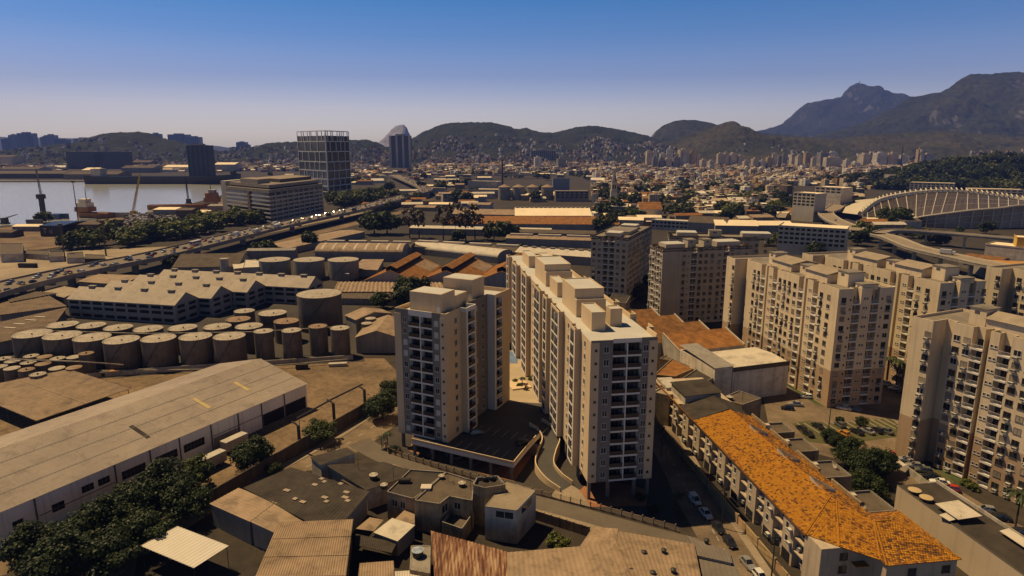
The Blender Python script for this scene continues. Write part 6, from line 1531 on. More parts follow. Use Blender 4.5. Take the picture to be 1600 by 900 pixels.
long_hall('tan sheet hall left of the toothed ridge hall', (702, 334), (806, 336), 8, 36, 4.0, M_TIN)
long_hall('beige low hall by the expressway ramp', (450, 388), (570, 362), 5, 26, 1.0, M_TIN)
long_hall('grey office shed with tan end below the viaduct', (385, 392), (460, 391), 7, 10, 1.0, M_WALLG)
gable_shed('arched_shed', 'dark humped shed beside the tall pale silo', 'shed', P(270, 420, 4), R(5), 40, 30, 5, 11, M_WALLG, M_FELT, group=None)
flat_roof('sheet_roof', 'white patchwork roof between silo and stair tanks', 'sheet roof', [(400, 405), (362, 408), (365, 420), (402, 416)], 6, M_TINW, 0.9, 0.05, M_WALLW)
box_house('tank_office', 'pale three storey office right of the tall silo', 'office', [P(*p, 8) for p in [(380, 418), (405, 417), (407, 406), (383, 405)]], 8, M_WALLW, M_TINW)
for px, z, m, l in (([(560, 404), (546, 403), (520, 425), (545, 428)], 5, M_TINW, 'white awning left of the terracotta gables'), ([(600, 405), (566, 405), (548, 420), (590, 422)], 5, M_TIN, 'tan awning with orange sign left of the terracotta gables')):
    flat_roof('sheet_roof', l, 'sheet roof', px, z, m, 0.9, 0.04, M_WALLG)
# silos of the mill
for i, x in enumerate((788, 810, 832, 855)):
    p = P(x, 304, 8); t = thing('silo', '%s domed grain silo from the viaduct side' % ORD[i], 'silo', (p.x, p.y, 0), 0, 'domed silos')
    MB().cyl(0, 0, 9.2, 0, 19, 24).build('shell', M_WALLG, t); MB().cyl(0, 0, 9.4, 19.01, 19.6, 24, cone=4.0).build('dome', M_TIN, t)
def far_block(label, px0, px1, z, D, wall, roof, rows=0, name='mill_building', cat='building', cols=8, group=None, base=None, wm=M_OPEN):
    """flat block given by its front eave in the photo; rows of windows are parts"""
    o, a, L = frame(P(*px0, z), P(*px1, z)); t = thing(name, label, cat, o, a, group)
    MB().prism([Vector(q) for q in ((0, 0), (L, 0), (L, D), (0, D))], 0, z, 0, 1).build('wall', [wall, roof], t)
    MB().box(-0.2, L + 0.2, -0.25, -0.01, z - 0.1, z + 0.7).build('parapet', wall, t); MB().box(-0.25, -0.01, 0, D, z - 0.1, z + 0.7).build('parapet', wall, t)
    if rows:
        me = mesh_of(MB().box(-L / cols * .34, L / cols * .34, -0.12, 0, 0, 1.7), 'window', wm)
        for r in range(rows):
            for c in range(cols): inst(me, 'window', t, (L * (c + .5) / cols, -0.02, z - 2.6 - r * 3.4))
    return t
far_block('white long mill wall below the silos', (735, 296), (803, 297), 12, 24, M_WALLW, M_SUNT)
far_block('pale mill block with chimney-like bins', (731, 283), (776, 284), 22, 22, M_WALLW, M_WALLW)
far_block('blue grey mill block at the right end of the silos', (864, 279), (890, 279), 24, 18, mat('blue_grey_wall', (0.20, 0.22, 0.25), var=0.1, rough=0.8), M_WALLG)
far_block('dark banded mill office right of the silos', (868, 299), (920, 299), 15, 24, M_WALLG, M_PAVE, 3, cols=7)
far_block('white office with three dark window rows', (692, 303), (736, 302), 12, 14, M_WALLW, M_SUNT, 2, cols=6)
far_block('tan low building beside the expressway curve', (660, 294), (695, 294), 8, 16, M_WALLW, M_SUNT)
tag(MB().tube([(0, 0, 0), (0, 0, 55)], 2.2, 10, 0, 1.6).build('chimney', M_BROWN), 'tall thin dark chimney above the mill', 'chimney').location = (*P(785, 296), 0)
# ================================================================== expressway
ZE = 9.0
cl = smooth_line([P(*p, ZE) for p in [(-230, 527), (-100, 480), (0, 450), (80, 431), (160, 414.5), (240, 399), (320, 380), (440, 351), (560, 325.5), (640, 304.5), (664, 297.5), (660, 291.5), (645, 285), (630, 279), (615, 273)]], 8)
t = thing('expressway', 'elevated expressway crowded with traffic, sweeping away left of centre', 'viaduct', (0, 0)); WE = 23.0
dk = MB(); ed = []; bl, br = MB(), MB(); E = []
for i, p in enumerate(cl):
    d = (cl[min(i + 1, len(cl) - 1)] - cl[max(i - 1, 0)]).normalized(); n = Vector((-d.y, d.x)); E.append((p + n * WE / 2, p - n * WE / 2, d))
for (a, b, _), (c, d, __) in zip(E, E[1:]):
    dk.poly([(b.x, b.y, ZE), (d.x, d.y, ZE), (c.x, c.y, ZE), (a.x, a.y, ZE)]); dk.poly([(b.x, b.y, ZE - 1.8), (d.x, d.y, ZE - 1.8), (c.x, c.y, ZE - 1.8), (a.x, a.y, ZE - 1.8)], 1)
    for q, r in ((a, c), (b, d)): dk.poly([(q.x, q.y, ZE - 1.8), (r.x, r.y, ZE - 1.8), (r.x, r.y, ZE), (q.x, q.y, ZE)], 1)
    for w, q, r in ((bl, a, c), (br, b, d)):
        k = (r - q).normalized(); nn = Vector((-k.y, k.x)) * 0.2
        w.prism([q - nn, r - nn, r + nn, q + nn], ZE, ZE + 1.0)
dk.build('deck', [mat('expressway_asphalt', (0.20, 0.155, 0.11), var=0.25, scale=0.03, fine=0.1, rough=0.9, space='World'), M_CONC], t); bl.build('barrier', M_CONC, t); br.build('barrier', M_CONC, t)
for i in range(2, len(cl) - 1, 5):
    p = cl[i]; d = E[i][2]; n = Vector((-d.y, d.x)); an = math.atan2(n.y, n.x)
    x = MB().box(-WE * .42, WE * .42, -0.9, 0.9, ZE - 3.4, ZE - 1.81).box(-2.2, 2.2, -0.8, 0.8, 0, ZE - 3.42).build('pier', M_CONC, t); x.location = (p.x, p.y, 0); x.rotation_euler = (0, 0, an)
FCM = [(far_car_mesh(c, s), c) for c, s in (('white', 'sedan'), ('silver', 'hatch'), ('black', 'sedan'), ('grey', 'hatch'), ('white', 'hatch'), ('silver', 'sedan'), ('black', 'hatch'), ('white', 'van'), ('red', 'hatch'), ('blue', 'sedan'), ('yellow', 'sedan'))]
TRK = [(truck_mesh('white'), 'white box truck'), (truck_mesh('beige'), 'beige box truck'), (truck_mesh('white', bus=True), 'white bus'), (truck_mesh('black', 'white'), 'black box truck')]
rnd = random.Random(11); ncar = 0; seg_acc = 0.0
lens = [0.0]
for p, q in zip(cl, cl[1:]): lens.append(lens[-1] + (q - p).length)
def at_len(s):
    for i in range(len(cl) - 1):
        if lens[i + 1] >= s:
            f = (s - lens[i]) / max(1e-6, lens[i + 1] - lens[i]); return cl[i].lerp(cl[i + 1], f), (cl[i + 1] - cl[i]).normalized()
    return cl[-1], (cl[-1] - cl[-2]).normalized()
def stretch(s): return 'above the vacant lot' if s < 250 else 'beside the belt of trees' if s < 430 else 'below the banded office block' if s < 680 else 'near the glass tower' if s < 950 else 'on the far curve'
lanes = (', near outer lane', ', near middle lane', ', near inner lane', ', far inner lane', ', far middle lane', ', far outer lane')
for lane in range(6):
    s = rnd.uniform(60, 75)
    while s < min(lens[-1] - 10, 1250) and ncar < 270:
        p, d = at_len(s); n = Vector((-d.y, d.x)); off = (-9.0, -5.6, -2.2, 2.2, 5.6, 9.0)[lane]; q = p + n * off; rz = math.atan2(d.y, d.x) + (math.pi if lane > 2 else 0)
        if rnd.random() < 0.07:
            me, nm = rnd.choice(TRK); x = inst(me, 'bus' if 'bus' in nm else 'truck', None, (q.x, q.y, ZE + .02), rz); tag(x, nm + ' in the expressway traffic ' + stretch(s) + lanes[lane], 'bus' if 'bus' in nm else 'truck', 'expressway traffic'); s += 8
        else:
            me, nm = rnd.choice(FCM); x = inst(me, 'car', None, (q.x, q.y, ZE + .02), rz); tag(x, nm + ' car on the expressway ' + stretch(s) + lanes[lane], 'car', 'expressway traffic')
        ncar += 1; s += rnd.uniform(7, 25) * (1 + s / 1800)
ribbon('service_road', [P(*p) for p in [(-100, 530), (100, 470), (300, 408), (420, 380), (520, 358), (600, 338), (680, 318)]], 14, M_YARD, 0.03)
ribbon('service_road', [P(*p) for p in [(380, 372), (480, 350), (560, 334), (640, 318)]], 7, M_PAVE, 0.05)
# lot and gate houses at the far left
for px, z, l in (([(0, 397), (35, 396), (36, 380), (0, 380)], 6, 'grimy two storey house in the vacant lot'), ([(40, 396), (75, 398), (76, 391), (42, 390)], 4, 'low grey shed next to the grimy lot house'), ([(76, 401), (100, 400), (99, 392), (78, 393)], 4, 'small white gate house in the vacant lot'), ([(104, 403), (132, 402), (130, 393), (104, 395)], 4, 'pale low house beside the white gate house'), ([(132, 404), (165, 404), (164, 398), (133, 397)], 3, 'dark low shed under the lot pylon')):
    box_house('lot_house', l, 'house', [P(*p, z) for p in px], z, M_WALLW if 'dark' not in l else M_TIND, M_FELT, group='houses at the vacant lot')
p = P(44, 418); k = tag(MB().box(-6, 6, -1.25, 1.25, 0.2, 2.8).box(-6.1, 6.1, -1.3, 1.3, 2.802, 2.9).box(-5.8, 5.8, -1.2, 1.2, 0, 0.198).build('container', M_TIND), 'black shipping container alone in the vacant lot', 'container'); k.location = (p.x, p.y, 0); k.rotation_euler = (0, 0, R(-4))
def pylon(px, top, label, w=0.6):
    p = P(*px); _, z = DZ(top[0], top[1], p.y); t = thing('mast', label, 'mast', (p.x, p.y, 0), 0, 'port masts'); MB().tube([(0, 0, 0), (0, 0, z)], w, 8, 0, w * .5).build('pole', M_BROWN, t); MB().cyl(0, 0, 1.6, z - 1.5, z + 0.4, 10).build('lamp_ring', M_BROWN, t)
pylon((166, 400), (162, 345), 'tall lamp mast at the corner of the vacant lot'); pylon((101, 402), (98, 350), 'second tall mast left along the vacant lot'); pylon((123, 350), (114, 283), 'tallest lamp mast standing by the tug')
# ================================================================== banded office block
M_BAND = mat('pale_band', (0.50, 0.44, 0.38), var=0.15, scale=0.1, streak=0.2, rough=0.8)
c0 = P(357, 340); c1 = P(424, 351); c2 = P(507, 333)
def banded(label, A, B, C_, nfl, fh, z0, upper):
    """two visible faces A-B and B-C: floors of dark glass behind continuous pale balustrades"""
    o = Vector(B); a, c = Vector(A) - o, Vector(C_) - o; d = a + c
    t = thing('office_block', label, 'office block', o)
    core = [Vector((0, 0)) + (a + c) * 0.006, c * 0.994 + a * 0.006, (a + c) * 0.994, a * 0.994 + c * 0.006]
    MB().prism(core, 0, z0 + nfl * fh, 0, 1).build('core', [GLASS, M_OLDROOF], t)
    for k in range(nfl):
        z = z0 + k * fh; b = MB()
        b.prism([Vector((0, 0)), c, a + c, a], z, z + fh * 0.36, 0); b.build('balustrade_band', M_BAND, t)
    for i in range(1, 10):
        p = c * (i / 10.0); MB().obox(p.x * 1.0, p.y * 1.0, math.atan2(c.y, c.x), 0.6, 1.2, 0, z0 + nfl * fh).build('fin', M_BAND, t)
    p = a * 0.45; MB().obox(p.x, p.y, math.atan2(a.y, a.x), 5, 1.4, 0, z0 + nfl * fh).build('lift_shaft', M_RUST, t)
    zt = z0 + nfl * fh
    MB().prism([Vector((0, 0)), c, a + c, a], zt + 0.3, zt + 3.6, 0, 1).build('attic_band', [M_CONC, M_OLDROOF], t)
    q = [v * 0.9 + (a + c) * 0.05 for v in (Vector((0, 0)), c, a + c, a)]
    MB().prism(q, zt + 3.61, zt + 5.0, 0).build('recess', M_OPEN, t); MB().prism([v * 0.92 + (a + c) * 0.04 for v in (Vector((0, 0)), c, a + c, a)], zt + 5.01, zt + 8.2, 0, 1).build('top_storey', [M_CONC, M_OLDROOF], t)
    MB().prism([a * x + c * y for x, y in ((0.2, 0.35), (0.2, 0.95), (0.75, 0.95), (0.75, 0.35))], zt + 8.3, zt + 12.0, 0, 1).build('plant_room', [M_BROWN, M_PAVE], t)
    MB().prism([a * x + c * y for x, y in ((0.3, 0.05), (0.3, 0.25), (0.7, 0.25), (0.7, 0.05))], zt + 8.3, zt + 13.0, 0, 1).build('plant_room', [M_CONC, M_PAVE], t)
    MB().prism([a * 1.01 + c * 0.01, a * 1.12, a * 1.12 + c * 0.3, a * 1.01 + c * 0.3], 0, zt + 9.0).build('stair_tower', M_WALLW, t)
    return t
banded('long office block with stacked pale bands beside the expressway', (c0.x, c0.y), (c1.x, c1.y), (c2.x, c2.y), 7, 4.3, 2.0, 3)
# billboard
p = P(547, 322); t = thing('billboard', 'yellow bordered billboard among the trees by the glass tower', 'billboard', (p.x, p.y, 0)); MB().box(-11, 11, -0.3, 0.3, 9, 17).build('panel', PAINT['yellow'], t); MB().box(-6, 6, -0.36, -0.31, 10.2, 15.8).build('poster', M_WALLW, t); MB().box(-0.6, 0.6, -0.29, 0.29, 0, 8.99).build('post', M_STEEL, t)
# ================================================================== glass tower with white grid
M_GRID = mat('white_grid', (0.55, 0.52, 0.49), var=0.05, rough=0.6)
def grid_tower():
    B = P(514, 308); A = Vector(P(471, 303)); C_ = Vector(P(549, 303)); B = Vector(B)
    a, c = A - B, C_ - B
    t = thing('glass_tower', 'dark glass tower wrapped in an irregular white grid', 'tower', (B.x, B.y)); H = 103.0
    sh = lambda z: 1.0 + 0.12 * (z / H)
    core = [Vector((0, 0)), c, a + c, a]
    MB().prism(core, 0, H * 0.93, 0, 1).build('glass_body', [mat('tower_glass', (0.018, 0.017, 0.018), rough=0.15, var=0.4, scale=0.05, spec=0.5), M_OLDROOF], t)
    zs = [0, 8, 17, 28, 41, 55, 71, 87, H]
    rnd = random.Random(4)
    for face, (u, seed) in enumerate(((c, 1), (a, 2))):
        n = Vector((u.y, -u.x)).normalized()
        if n.y > 0: n = -n
        for z in zs[1:]:
            w = MB(); e = u.normalized(); p = n * 0.9
            w.prism([p, u + p, u + n * 0.05, n * 0.05], z - 0.7, z + 0.7); w.build('grid_beam', M_GRID, t)
        for z0, z1 in zip(zs, zs[1:]):
            k = rnd.randint(4, 6) if z1 < H - 1 else 9
            for i in range(k + 1):
                f = i / k + (rnd.uniform(-.05, .05) if 0 < i < k else 0); p = u * f
                e = u.normalized() * 0.65
                w = MB(); w.prism([p - e + n * 0.86, p + e + n * 0.86, p + e + n * 0.04, p - e + n * 0.04], z0 + 0.71 if z0 else 0, z1 - 0.71); w.build('grid_post', M_GRID, t)
grid_tower()
def slab(label, x0, x1, ytop, yb, wall, rib=None, name='office_tower', group='office towers', nr=6, D=None):
    """a far tower: photo columns x0..x1, roof row ytop, foot row yb"""
    a, b = P(x0, yb), P(x1, yb); L = b.x - a.x; _, z = DZ((x0 + x1) / 2, ytop, a.y); D = D or L * 0.8
    t = thing(name, label, 'tower', (a.x, a.y), 0, group)
    MB().prism([Vector(q) for q in ((0, 0), (L, 0), (L, D), (0, D))], 0, z, 0, 1).build('body', [wall, M_OLDROOF], t)
    MB().box(L * .25, L * .7, D * .2, D * .7, z, z + z * .05).build('plant_room', M_WALLG, t)
    if rib:
        me = mesh_of(MB().box(-L / nr * .16, L / nr * .16, -z * 0.012, 0, 0, z), 'rib', rib)
        for i in range(nr + 1): inst(me, 'rib', t, (L * i / nr, 0, 0))
    return t
MDG = mat('smoky_glass', (0.022, 0.020, 0.020), rough=0.25, var=0.3, scale=0.02)
MBG = mat('blue_glass', (0.045, 0.06, 0.085), rough=0.25, var=0.3, scale=0.02)
slab('dark tower with two white mullions left of the hill', 611, 641, 212, 262, MDG, M_WALLW, nr=3)
slab('slim grey tower before the wooded ridge', 746, 765, 214, 250, mat('grey_tower', (0.06, 0.06, 0.065), var=0.2), MDG, nr=5)
slab('broad dark ribbed office block left of the viaduct trees', 830, 868, 235, 257, MDG, M_WALLG, nr=12)
slab('low dark office block beside the slim grey tower', 771, 794, 232, 250, MDG)
slab('black glass tower on the far quay with pale edge', 297, 327, 227, 275, MDG, mat('dim_rib', (0.05, 0.05, 0.05)), nr=4)
slab('left dark block of the pair on the far quay', 106, 150, 237, 264, MDG, nr=3); slab('right dark block of the pair on the far quay', 164, 195, 237, 264, MDG, nr=3)
slab('pale striped block left of the black quay tower', 294, 300, 226, 262, M_WALLW)
FT = [(6, 20, 217, 'grey'), (18, 29, 211, 'pale'), (32, 52, 208, 'blue'), (48, 56, 211, 'blue'), (67, 75, 214, 'pale'), (74, 88, 211, 'pale'), (91, 106, 218, 'grey'), (119, 140, 216, 'pale'), (238, 252, 209, 'blue'), (266, 292, 210, 'blue'), (296, 313, 214, 'blue'), (371, 385, 222, 'blue'), (360, 372, 230, 'grey'), (384, 391, 226, 'grey')]
MF = {'grey': mat('far_grey', (0.11, 0.11, 0.12), var=0.2, scale=0.02), 'pale': mat('far_pale', (0.28, 0.26, 0.25), var=0.2, scale=0.02), 'blue': MBG}
NAMES = {'grey': 'grey', 'pale': 'pale', 'blue': 'blue glass'}
for i, (x0, x1, y, c) in enumerate(FT):
    slab('%s far tower, %s along the skyline from the picture edge' % (NAMES[c], ORD[i]), x0, x1, y, 244, MF[c], MF['grey'], 'skyline_tower', 'skyline towers beyond the bay', 5)
# ================================================================== far quay
for i, (x0, x1, y, h, m, l) in enumerate(((-60, 100, 279, 12, M_BROWN, 'long brown quay warehouse at the picture edge'), (100, 185, 280, 12, M_WALLC, 'tan ribbed quay warehouse in the middle'), (0, 60, 272, 14, M_WALLW, 'pale warehouse behind the brown quay shed'), (128, 150, 273, 13, M_SUNT, 'sunlit gabled shed on the far quay'), (190, 240, 270, 15, M_WALLG, 'grey quay shed behind the moored barge'), (255, 300, 268, 14, M_SUNT, 'white roofed shed behind the barge'), (335, 368, 268, 22, M_WALLW, 'white tank farm building by the office block'), (205, 235, 262, 20, M_BROWN, 'brown house block above the grey quay shed'), (-40, 22, 262, 40, M_WALLW, 'broad pale slab at the picture edge beyond the bay'))):
    a, b = P(x0, y), P(x1, y); o, an, L = frame(a, b); gable_shed('quay_shed', l, 'shed', o, an, L, 60, h, h + 6, m, M_SUNT if 'sun' in l or 'white' in l else M_FELT, group='far quay sheds', pitch=8, amp=0.1)
tag(MB().box(-900, 420, 0, 14, 0, 3.0).build('quay_wall', M_CONC), 'pale far quay edge along the water', 'quay').location = (*P(352, 284.5)[:], 0)
bpy.data.objects['quay_wall'].location.x -= 470
# ================================================================== vessels
def hull(L, W, H, bow=0.25, m=0):
    b = MB(); n = 9; secs = []
    for i in range(n + 1):
        f = i / n; x = -L / 2 + L * f; w = W / 2 * (1 if f < 1 - bow else max(0.03, 1 - ((f - 1 + bow) / bow) ** 2)); rise = H * (1 + 0.35 * max(0, (f - 0.7) / 0.3) ** 2); secs.append((x, w, rise))
    for (x0, w0, h0), (x1, w1, h1) in zip(secs, secs[1:]):
        for s in (-1, 1): b.poly([(x0, s * w0 * .85, 0), (x1, s * w1 * .8, 0), (x1, s * w1, h1), (x0, s * w0, h0)])
        b.poly([(x0, -w0, h0 - .8), (x1, -w1, h1 - .8), (x1, w1, h1 - .8), (x0, w0, h0 - .8)])
    b.poly([(-L / 2, -W / 2 * .85, 0), (-L / 2, W / 2 * .85, 0), (-L / 2, W / 2, H), (-L / 2, -W / 2, H)])
    return b
M_ORH = mat('orange_hull', (0.36, 0.16, 0.06), var=0.3, scale=0.1, streak=0.3, rough=0.7)
def ship(px, rz, L, W, H, label, houses, m=M_ORH, mast=16):
    p = P(*px, 0.3); t = thing('ship', label, 'ship', (p.x, p.y, 0.25), rz, 'vessels in the bay'); hull(L, W, H).build('hull', m, t)
    for x0, x1, w, z0, z1, mm in houses: MB().box(x0, x1, -w / 2, w / 2, z0, z1).build('deckhouse', mm, t); MB().box(x1 + .01, x1 + .1, -w / 2 + 1, w / 2 - 1, z1 - 2.2, z1 - 1.0).build('bridge_window', GLASS, t)
    if mast: MB().tube([(houses[-1][0] + 2, 0, houses[-1][4]), (houses[-1][0] + 2, 0, houses[-1][4] + mast)], 0.5, 6, 0, 0.2).build('mast', M_STEEL, t)
ship((148, 340), R(168), 44, 12, 6, 'orange and cream tug moored beside the yellow crane', [(2, 20, 12, 7, 12, M_ORH), (4, 18, 11, 12.01, 17, M_SUNT), (6, 15, 9, 17.01, 21, M_SUNT)], mast=13)
ship((288, 326), R(12), 84, 14, 5.5, 'long orange supply vessel with high bridge near the office block', [(26, 44, 14, 8, 14, M_ORH), (28, 42, 13, 14.01, 20, M_ORH), (32, 40, 10, 20.01, 24, M_WALLW)], mast=12)
ship((258, 287), 0.0, 330, 30, 16, 'black bulk carrier lying along the far quay', [(-150, -130, 24, 15, 32, M_WALLW)], m=MDG, mast=14)
def crane(px, top, label, col, boom=None):
    p = P(*px); x1, z1 = DZ(top[0], top[1], p.y); t = thing('port_crane', label, 'crane', (p.x, p.y, 0), 0, 'port cranes')
    MB().box(-2.5, 2.5, -2.5, 2.5, 1.5, 6.5).build('cab', col, t); MB().box(-3.5, 3.5, -3, 3, 0, 1.49).build('track_base', M_STEEL, t)
    w = MB(); a, b = Vector((0, 0, 6)), Vector((x1 - p.x, 6, z1))
    for dx, dy in ((-1, -1), (1, -1), (1, 1), (-1, 1)): w.tube([a + Vector((dx, dy, 0)), b + Vector((dx * .4, dy * .4, 0))], 0.28, 4)
    n = 9
    for i in range(n):
        q = a.lerp(b, i / n); r = a.lerp(b, (i + 1) / n); s = 1 if i % 2 else -1; k = 1 - .6 * i / n; w.tube([q + Vector((s * k, -k, 0)), r + Vector((-s * k, -k, 0))], 0.2, 4)
    w.build('boom', col, t)
crane((209, 338), (214, 272), 'yellow lattice boom crane standing upright on the quay', PAINT['yellow']); crane((295, 318), (286, 276), 'dark boom crane leaning over the supply vessel', M_STEEL); crane((71, 341), (50, 264), 'grey harbour crane with boom raised over the water', M_WALLG); crane((8, 350), (20, 336), 'dark crane low at the picture edge', M_STEEL)
p = P(69, 341); tag(MB().box(-2, 2, -2, 2, 0, 22).box(-3.5, 3.5, -3, 3, 22.01, 27).build('crane_tower', M_STEEL), 'dark machinery tower under the grey harbour crane', 'crane tower').location = (p.x, p.y, 0)
# yard things
rnd = random.Random(21); b = MB()
for i in range(900):
    x = rnd.uniform(196, 280); y = rnd.uniform(336, 354); p = P(x, y); s = rnd.uniform(0.6, 2.2); b.obox(p.x, p.y, rnd.uniform(0, 3), s * 2, s, 0.3, rnd.uniform(1.0, 4.5), rnd.randint(0, 2))
k = b.build('scrap_heap', [mat('white_scrap', (0.55, 0.52, 0.50), var=0.4, scale=1), M_WALLG, M_FELT]); tag(k, 'glittering heap of white scrap in the port yard', 'scrap', kind='stuff')
for i, (x0, x1, y, z, D, m, l) in enumerate(((240, 275, 340, 9, 30, M_SUNT, 'tan roofed shed above the scrap heap'), (276, 301, 344, 11, 20, M_BROWN, 'rust brown shed right of the scrap heap'), (303, 325, 340, 6, 20, M_SUNT, 'pale shed close to the office block'), (20, 62, 362, 5, 12, M_SUNT, 'low sunlit strip building in the port yard'), (-60, 20, 372, 5, 14, M_FELT, 'brown yard shed at the picture edge'), (64, 100, 370, 10, 40, MDG, 'black clad shed carrying white letters'), (100, 155, 366, 9, 40, M_FELT, 'black roofed long shed behind the small wood'), (325, 352, 332, 8, 20, M_WALLG, 'grey rounded shed beside the office stair tower'))):
    o, an, L = frame(P(x0, y), P(x1, y)); gable_shed('port_shed', l, 'shed', o, an, L, D, z, z + 1.5, M_WALLG if m is M_SUNT else m, m, group='port sheds', pitch=4, amp=0.06)
def sign_text(txt, loc, size, mt, label, rz=0.0):
    cu = bpy.data.curves.new('lettering', 'FONT'); cu.body = txt; cu.size = size; cu.extrude = 0.05; cu.materials.append(mt); q_ = bpy.data.objects.new('lettering_curve', cu); COL.objects.link(q_); bpy.context.view_layer.update(); me_ = bpy.data.meshes.new_from_object(q_.evaluated_get(bpy.context.evaluated_depsgraph_get())); bpy.data.objects.remove(q_); o_ = bpy.data.objects.new('lettering', me_); COL.objects.link(o_); o_.location = loc; o_.rotation_euler = (math.pi / 2, 0, rz); return tag(o_, label, 'lettering')
p = P(69, 370); sign_text('T u', (p.x, p.y - 0.6, 3.4), 6.5, M_WALLW, 'white letters on the black port shed')
for i, (x, y, c, l) in enumerate(((83, 343, 'blue', 'blue container block by the harbour crane'), (96, 342, 'blue', 'blue container farther along the quay'), (140, 352, 'blue', 'small blue container under the tall mast'), (190, 340, 'beige', 'tan container row near the yellow crane'), (55, 352, 'grey', 'grey container near the quay trees'))):
    p = P(x, y); k = MB().box(-8, 8, -1.5, 1.5, 0.3, 3.2).box(-8, 8, -1.5, 1.5, 3.25, 6.0).build('container_stack', PAINT[c]); k.location = (p.x, p.y, 0); tag(k, l, 'container', 'port containers')
# quay pier under the scrap
# ================================================================== tree belt and other mid-ground trees
rnd = random.Random(31); k = 0
for i in range(44):
    f = i / 43; x = 192 + 222 * f + rnd.uniform(-4, 4); yb = 389 - 40 * f + rnd.uniform(-9, 1) - (6 if i % 2 else 0)
    tree('n' if i % 3 else 'm', P(x, yb), rnd.uniform(1.7, 2.2), '%s olive tree of the clipped belt%s' % (ORD[i % 20], (' counted from the small wood', ' counted on from its middle', ' at its office end')[i // 20]), 'tree belt by the expressway', szs=0.85)
for i, (x, y, s) in enumerate(((110, 390, 1.6), (122, 388, 1.8), (135, 386, 1.9), (148, 388, 1.7), (156, 384, 1.6), (172, 370, 1.7), (182, 366, 1.6), (166, 362, 1.5), (100, 388, 1.2), (72, 348, 1.5), (64, 350, 1.4))):
    tree('mn'[i % 2], P(x, y), s, '%s tree of the small wood behind the vacant lot' % ORD[i], 'small wood by the port')
MT = [(585, 366, 'o', 2.6, 'biggest round dark tree beside the expressway'), (605, 366, 'o', 2.7, 'second big dark tree joined to the biggest'), (482, 388, 'o', 1.5, 'upright dark tree in front of the vaulted hall'), (484, 380, 'o', 1.3, 'dark tree top behind the upright one'), (772, 376, 'm', 2.0, 'left of the two round trees by the depot'), (792, 376, 'o', 2.1, 'right of the two round trees by the depot'), (640, 372, 'p', 2.0, 'thin dry tree next to the big round trees'), (655, 372, 'p', 1.9, 'second thin dry tree by the platform shed'), (693, 375, 'p', 2.2, 'dry tree first of the depot row'), (712, 376, 'p', 2.4, 'dry tree second of the depot row'), (728, 376, 'p', 2.0, 'dry tree third of the depot row'), (742, 374, 'p', 2.3, 'tallest dry tree of the depot row'), (715, 380, 'o', 1.4, 'dark bush tree below the dry row'), (940, 362, 'm', 2.0, 'green tree behind the grey beige block'), (955, 360, 'm', 1.7, 'green tree right behind the grey beige block'), (815, 400, 'o', 1.2, 'dark tree behind the long tower roof'), (640, 470, 'o', 1.6, 'dark tree between tin hall and ribbed shed'), (655, 462, 'o', 1.3, 'dark tree against the ribbed shed'), (630, 480, 'o', 1.3, 'bushy dark tree behind the grey tower'), (785, 520, 'o', 1.2, 'dark tree glimpsed between the twin towers'), (790, 545, 'a', 1.1, 'lower dark tree glimpsed between the twin towers'), (783, 490, 'o', 1.2, 'farthest dark tree between the twin towers'), (420, 398, 'm', 1.3, 'green tree under the expressway'), (405, 398, 'o', 1.2, 'dark tree under the expressway'), (270, 420, 'o', 1.2, 'dark tree behind the factory by the expressway'), (288, 418, 'm', 1.1, 'green tree behind the factory by the expressway'), (595, 482, 'o', 1.0, 'dark shrub tree behind the tin hall'), (1010, 455, 'o', 1.2, 'dark tree at the foot of the lit cornice block'), (1000, 470, 'o', 1.1, 'second dark tree at the foot of the lit cornice block'), (1030, 475, 'a', 1.0, 'tree between white hall and cornice block')]
for x, y, kd, s, l in MT: tree(kd, P(x, y), s, l, 'middle ground trees')
for i in range(26):
    x = rnd.uniform(515, 620); y = 330 - (x - 515) * 0.14 + rnd.uniform(-12, 0); tree('mn'[i % 2], P(x, y), rnd.uniform(1.8, 2.5), '%s green tree at the foot of the glass tower' % (ORD[i] if i < 20 else 'rear ' + ORD[i - 20]), 'trees by the glass tower')

rnd = random.Random(55)
SPOT = [(500, 560, 280, 290), (560, 650, 300, 330), (650, 735, 305, 330), (735, 930, 306, 316), (640, 930, 276, 282), (355, 460, 262, 276), (560, 640, 268, 284), (640, 735, 284, 300), (925, 1010, 284, 318), (1190, 1238, 330, 346), (1345, 1425, 346, 362), (1040, 1200, 343, 350), (930, 1010, 346, 356), (930, 1000, 300, 335)]
for i in range(150):
    x0, x1, y0, y1 = SPOT[i % len(SPOT)]; px, py = rnd.uniform(x0, x1), rnd.uniform(y0, y1); p = P(px, py); w, d, h = rnd.uniform(14, 34), rnd.uniform(10, 22), rnd.uniform(3.5, 9)
    lab = ('below the glass tower', 'beside the expressway', 'by the white mill office', 'before the long mill wall', 'behind the silos', 'behind the office block', 'under the far viaduct', 'left of the white mill office', 'around the church spire', 'beside the cream school', 'before the arena', 'in the row before the school', 'behind the grey beige block', 'between church and depot')[i % len(SPOT)]
    m = rnd.choice((M_SUNT, M_TINW, M_TIN, M_TERRA, M_FELT, M_SUNT)); nm = {M_SUNT: 'sunlit pale', M_TINW: 'whitish', M_TIN: 'tan', M_TERRA: 'terracotta', M_FELT: 'dark brown'}[m]
    gable_shed('small_shed', '%s roofed small shed %s, %s of its cluster' % (nm, lab, ORD[i // len(SPOT)]), 'shed', p, R(rnd.uniform(-14, 10)), w, d, h, h + 2, rnd.choice((M_WALLW, M_WALLG, M_WALLC)), m, group='small sheds of the middle ground', pitch=3, amp=0.05)
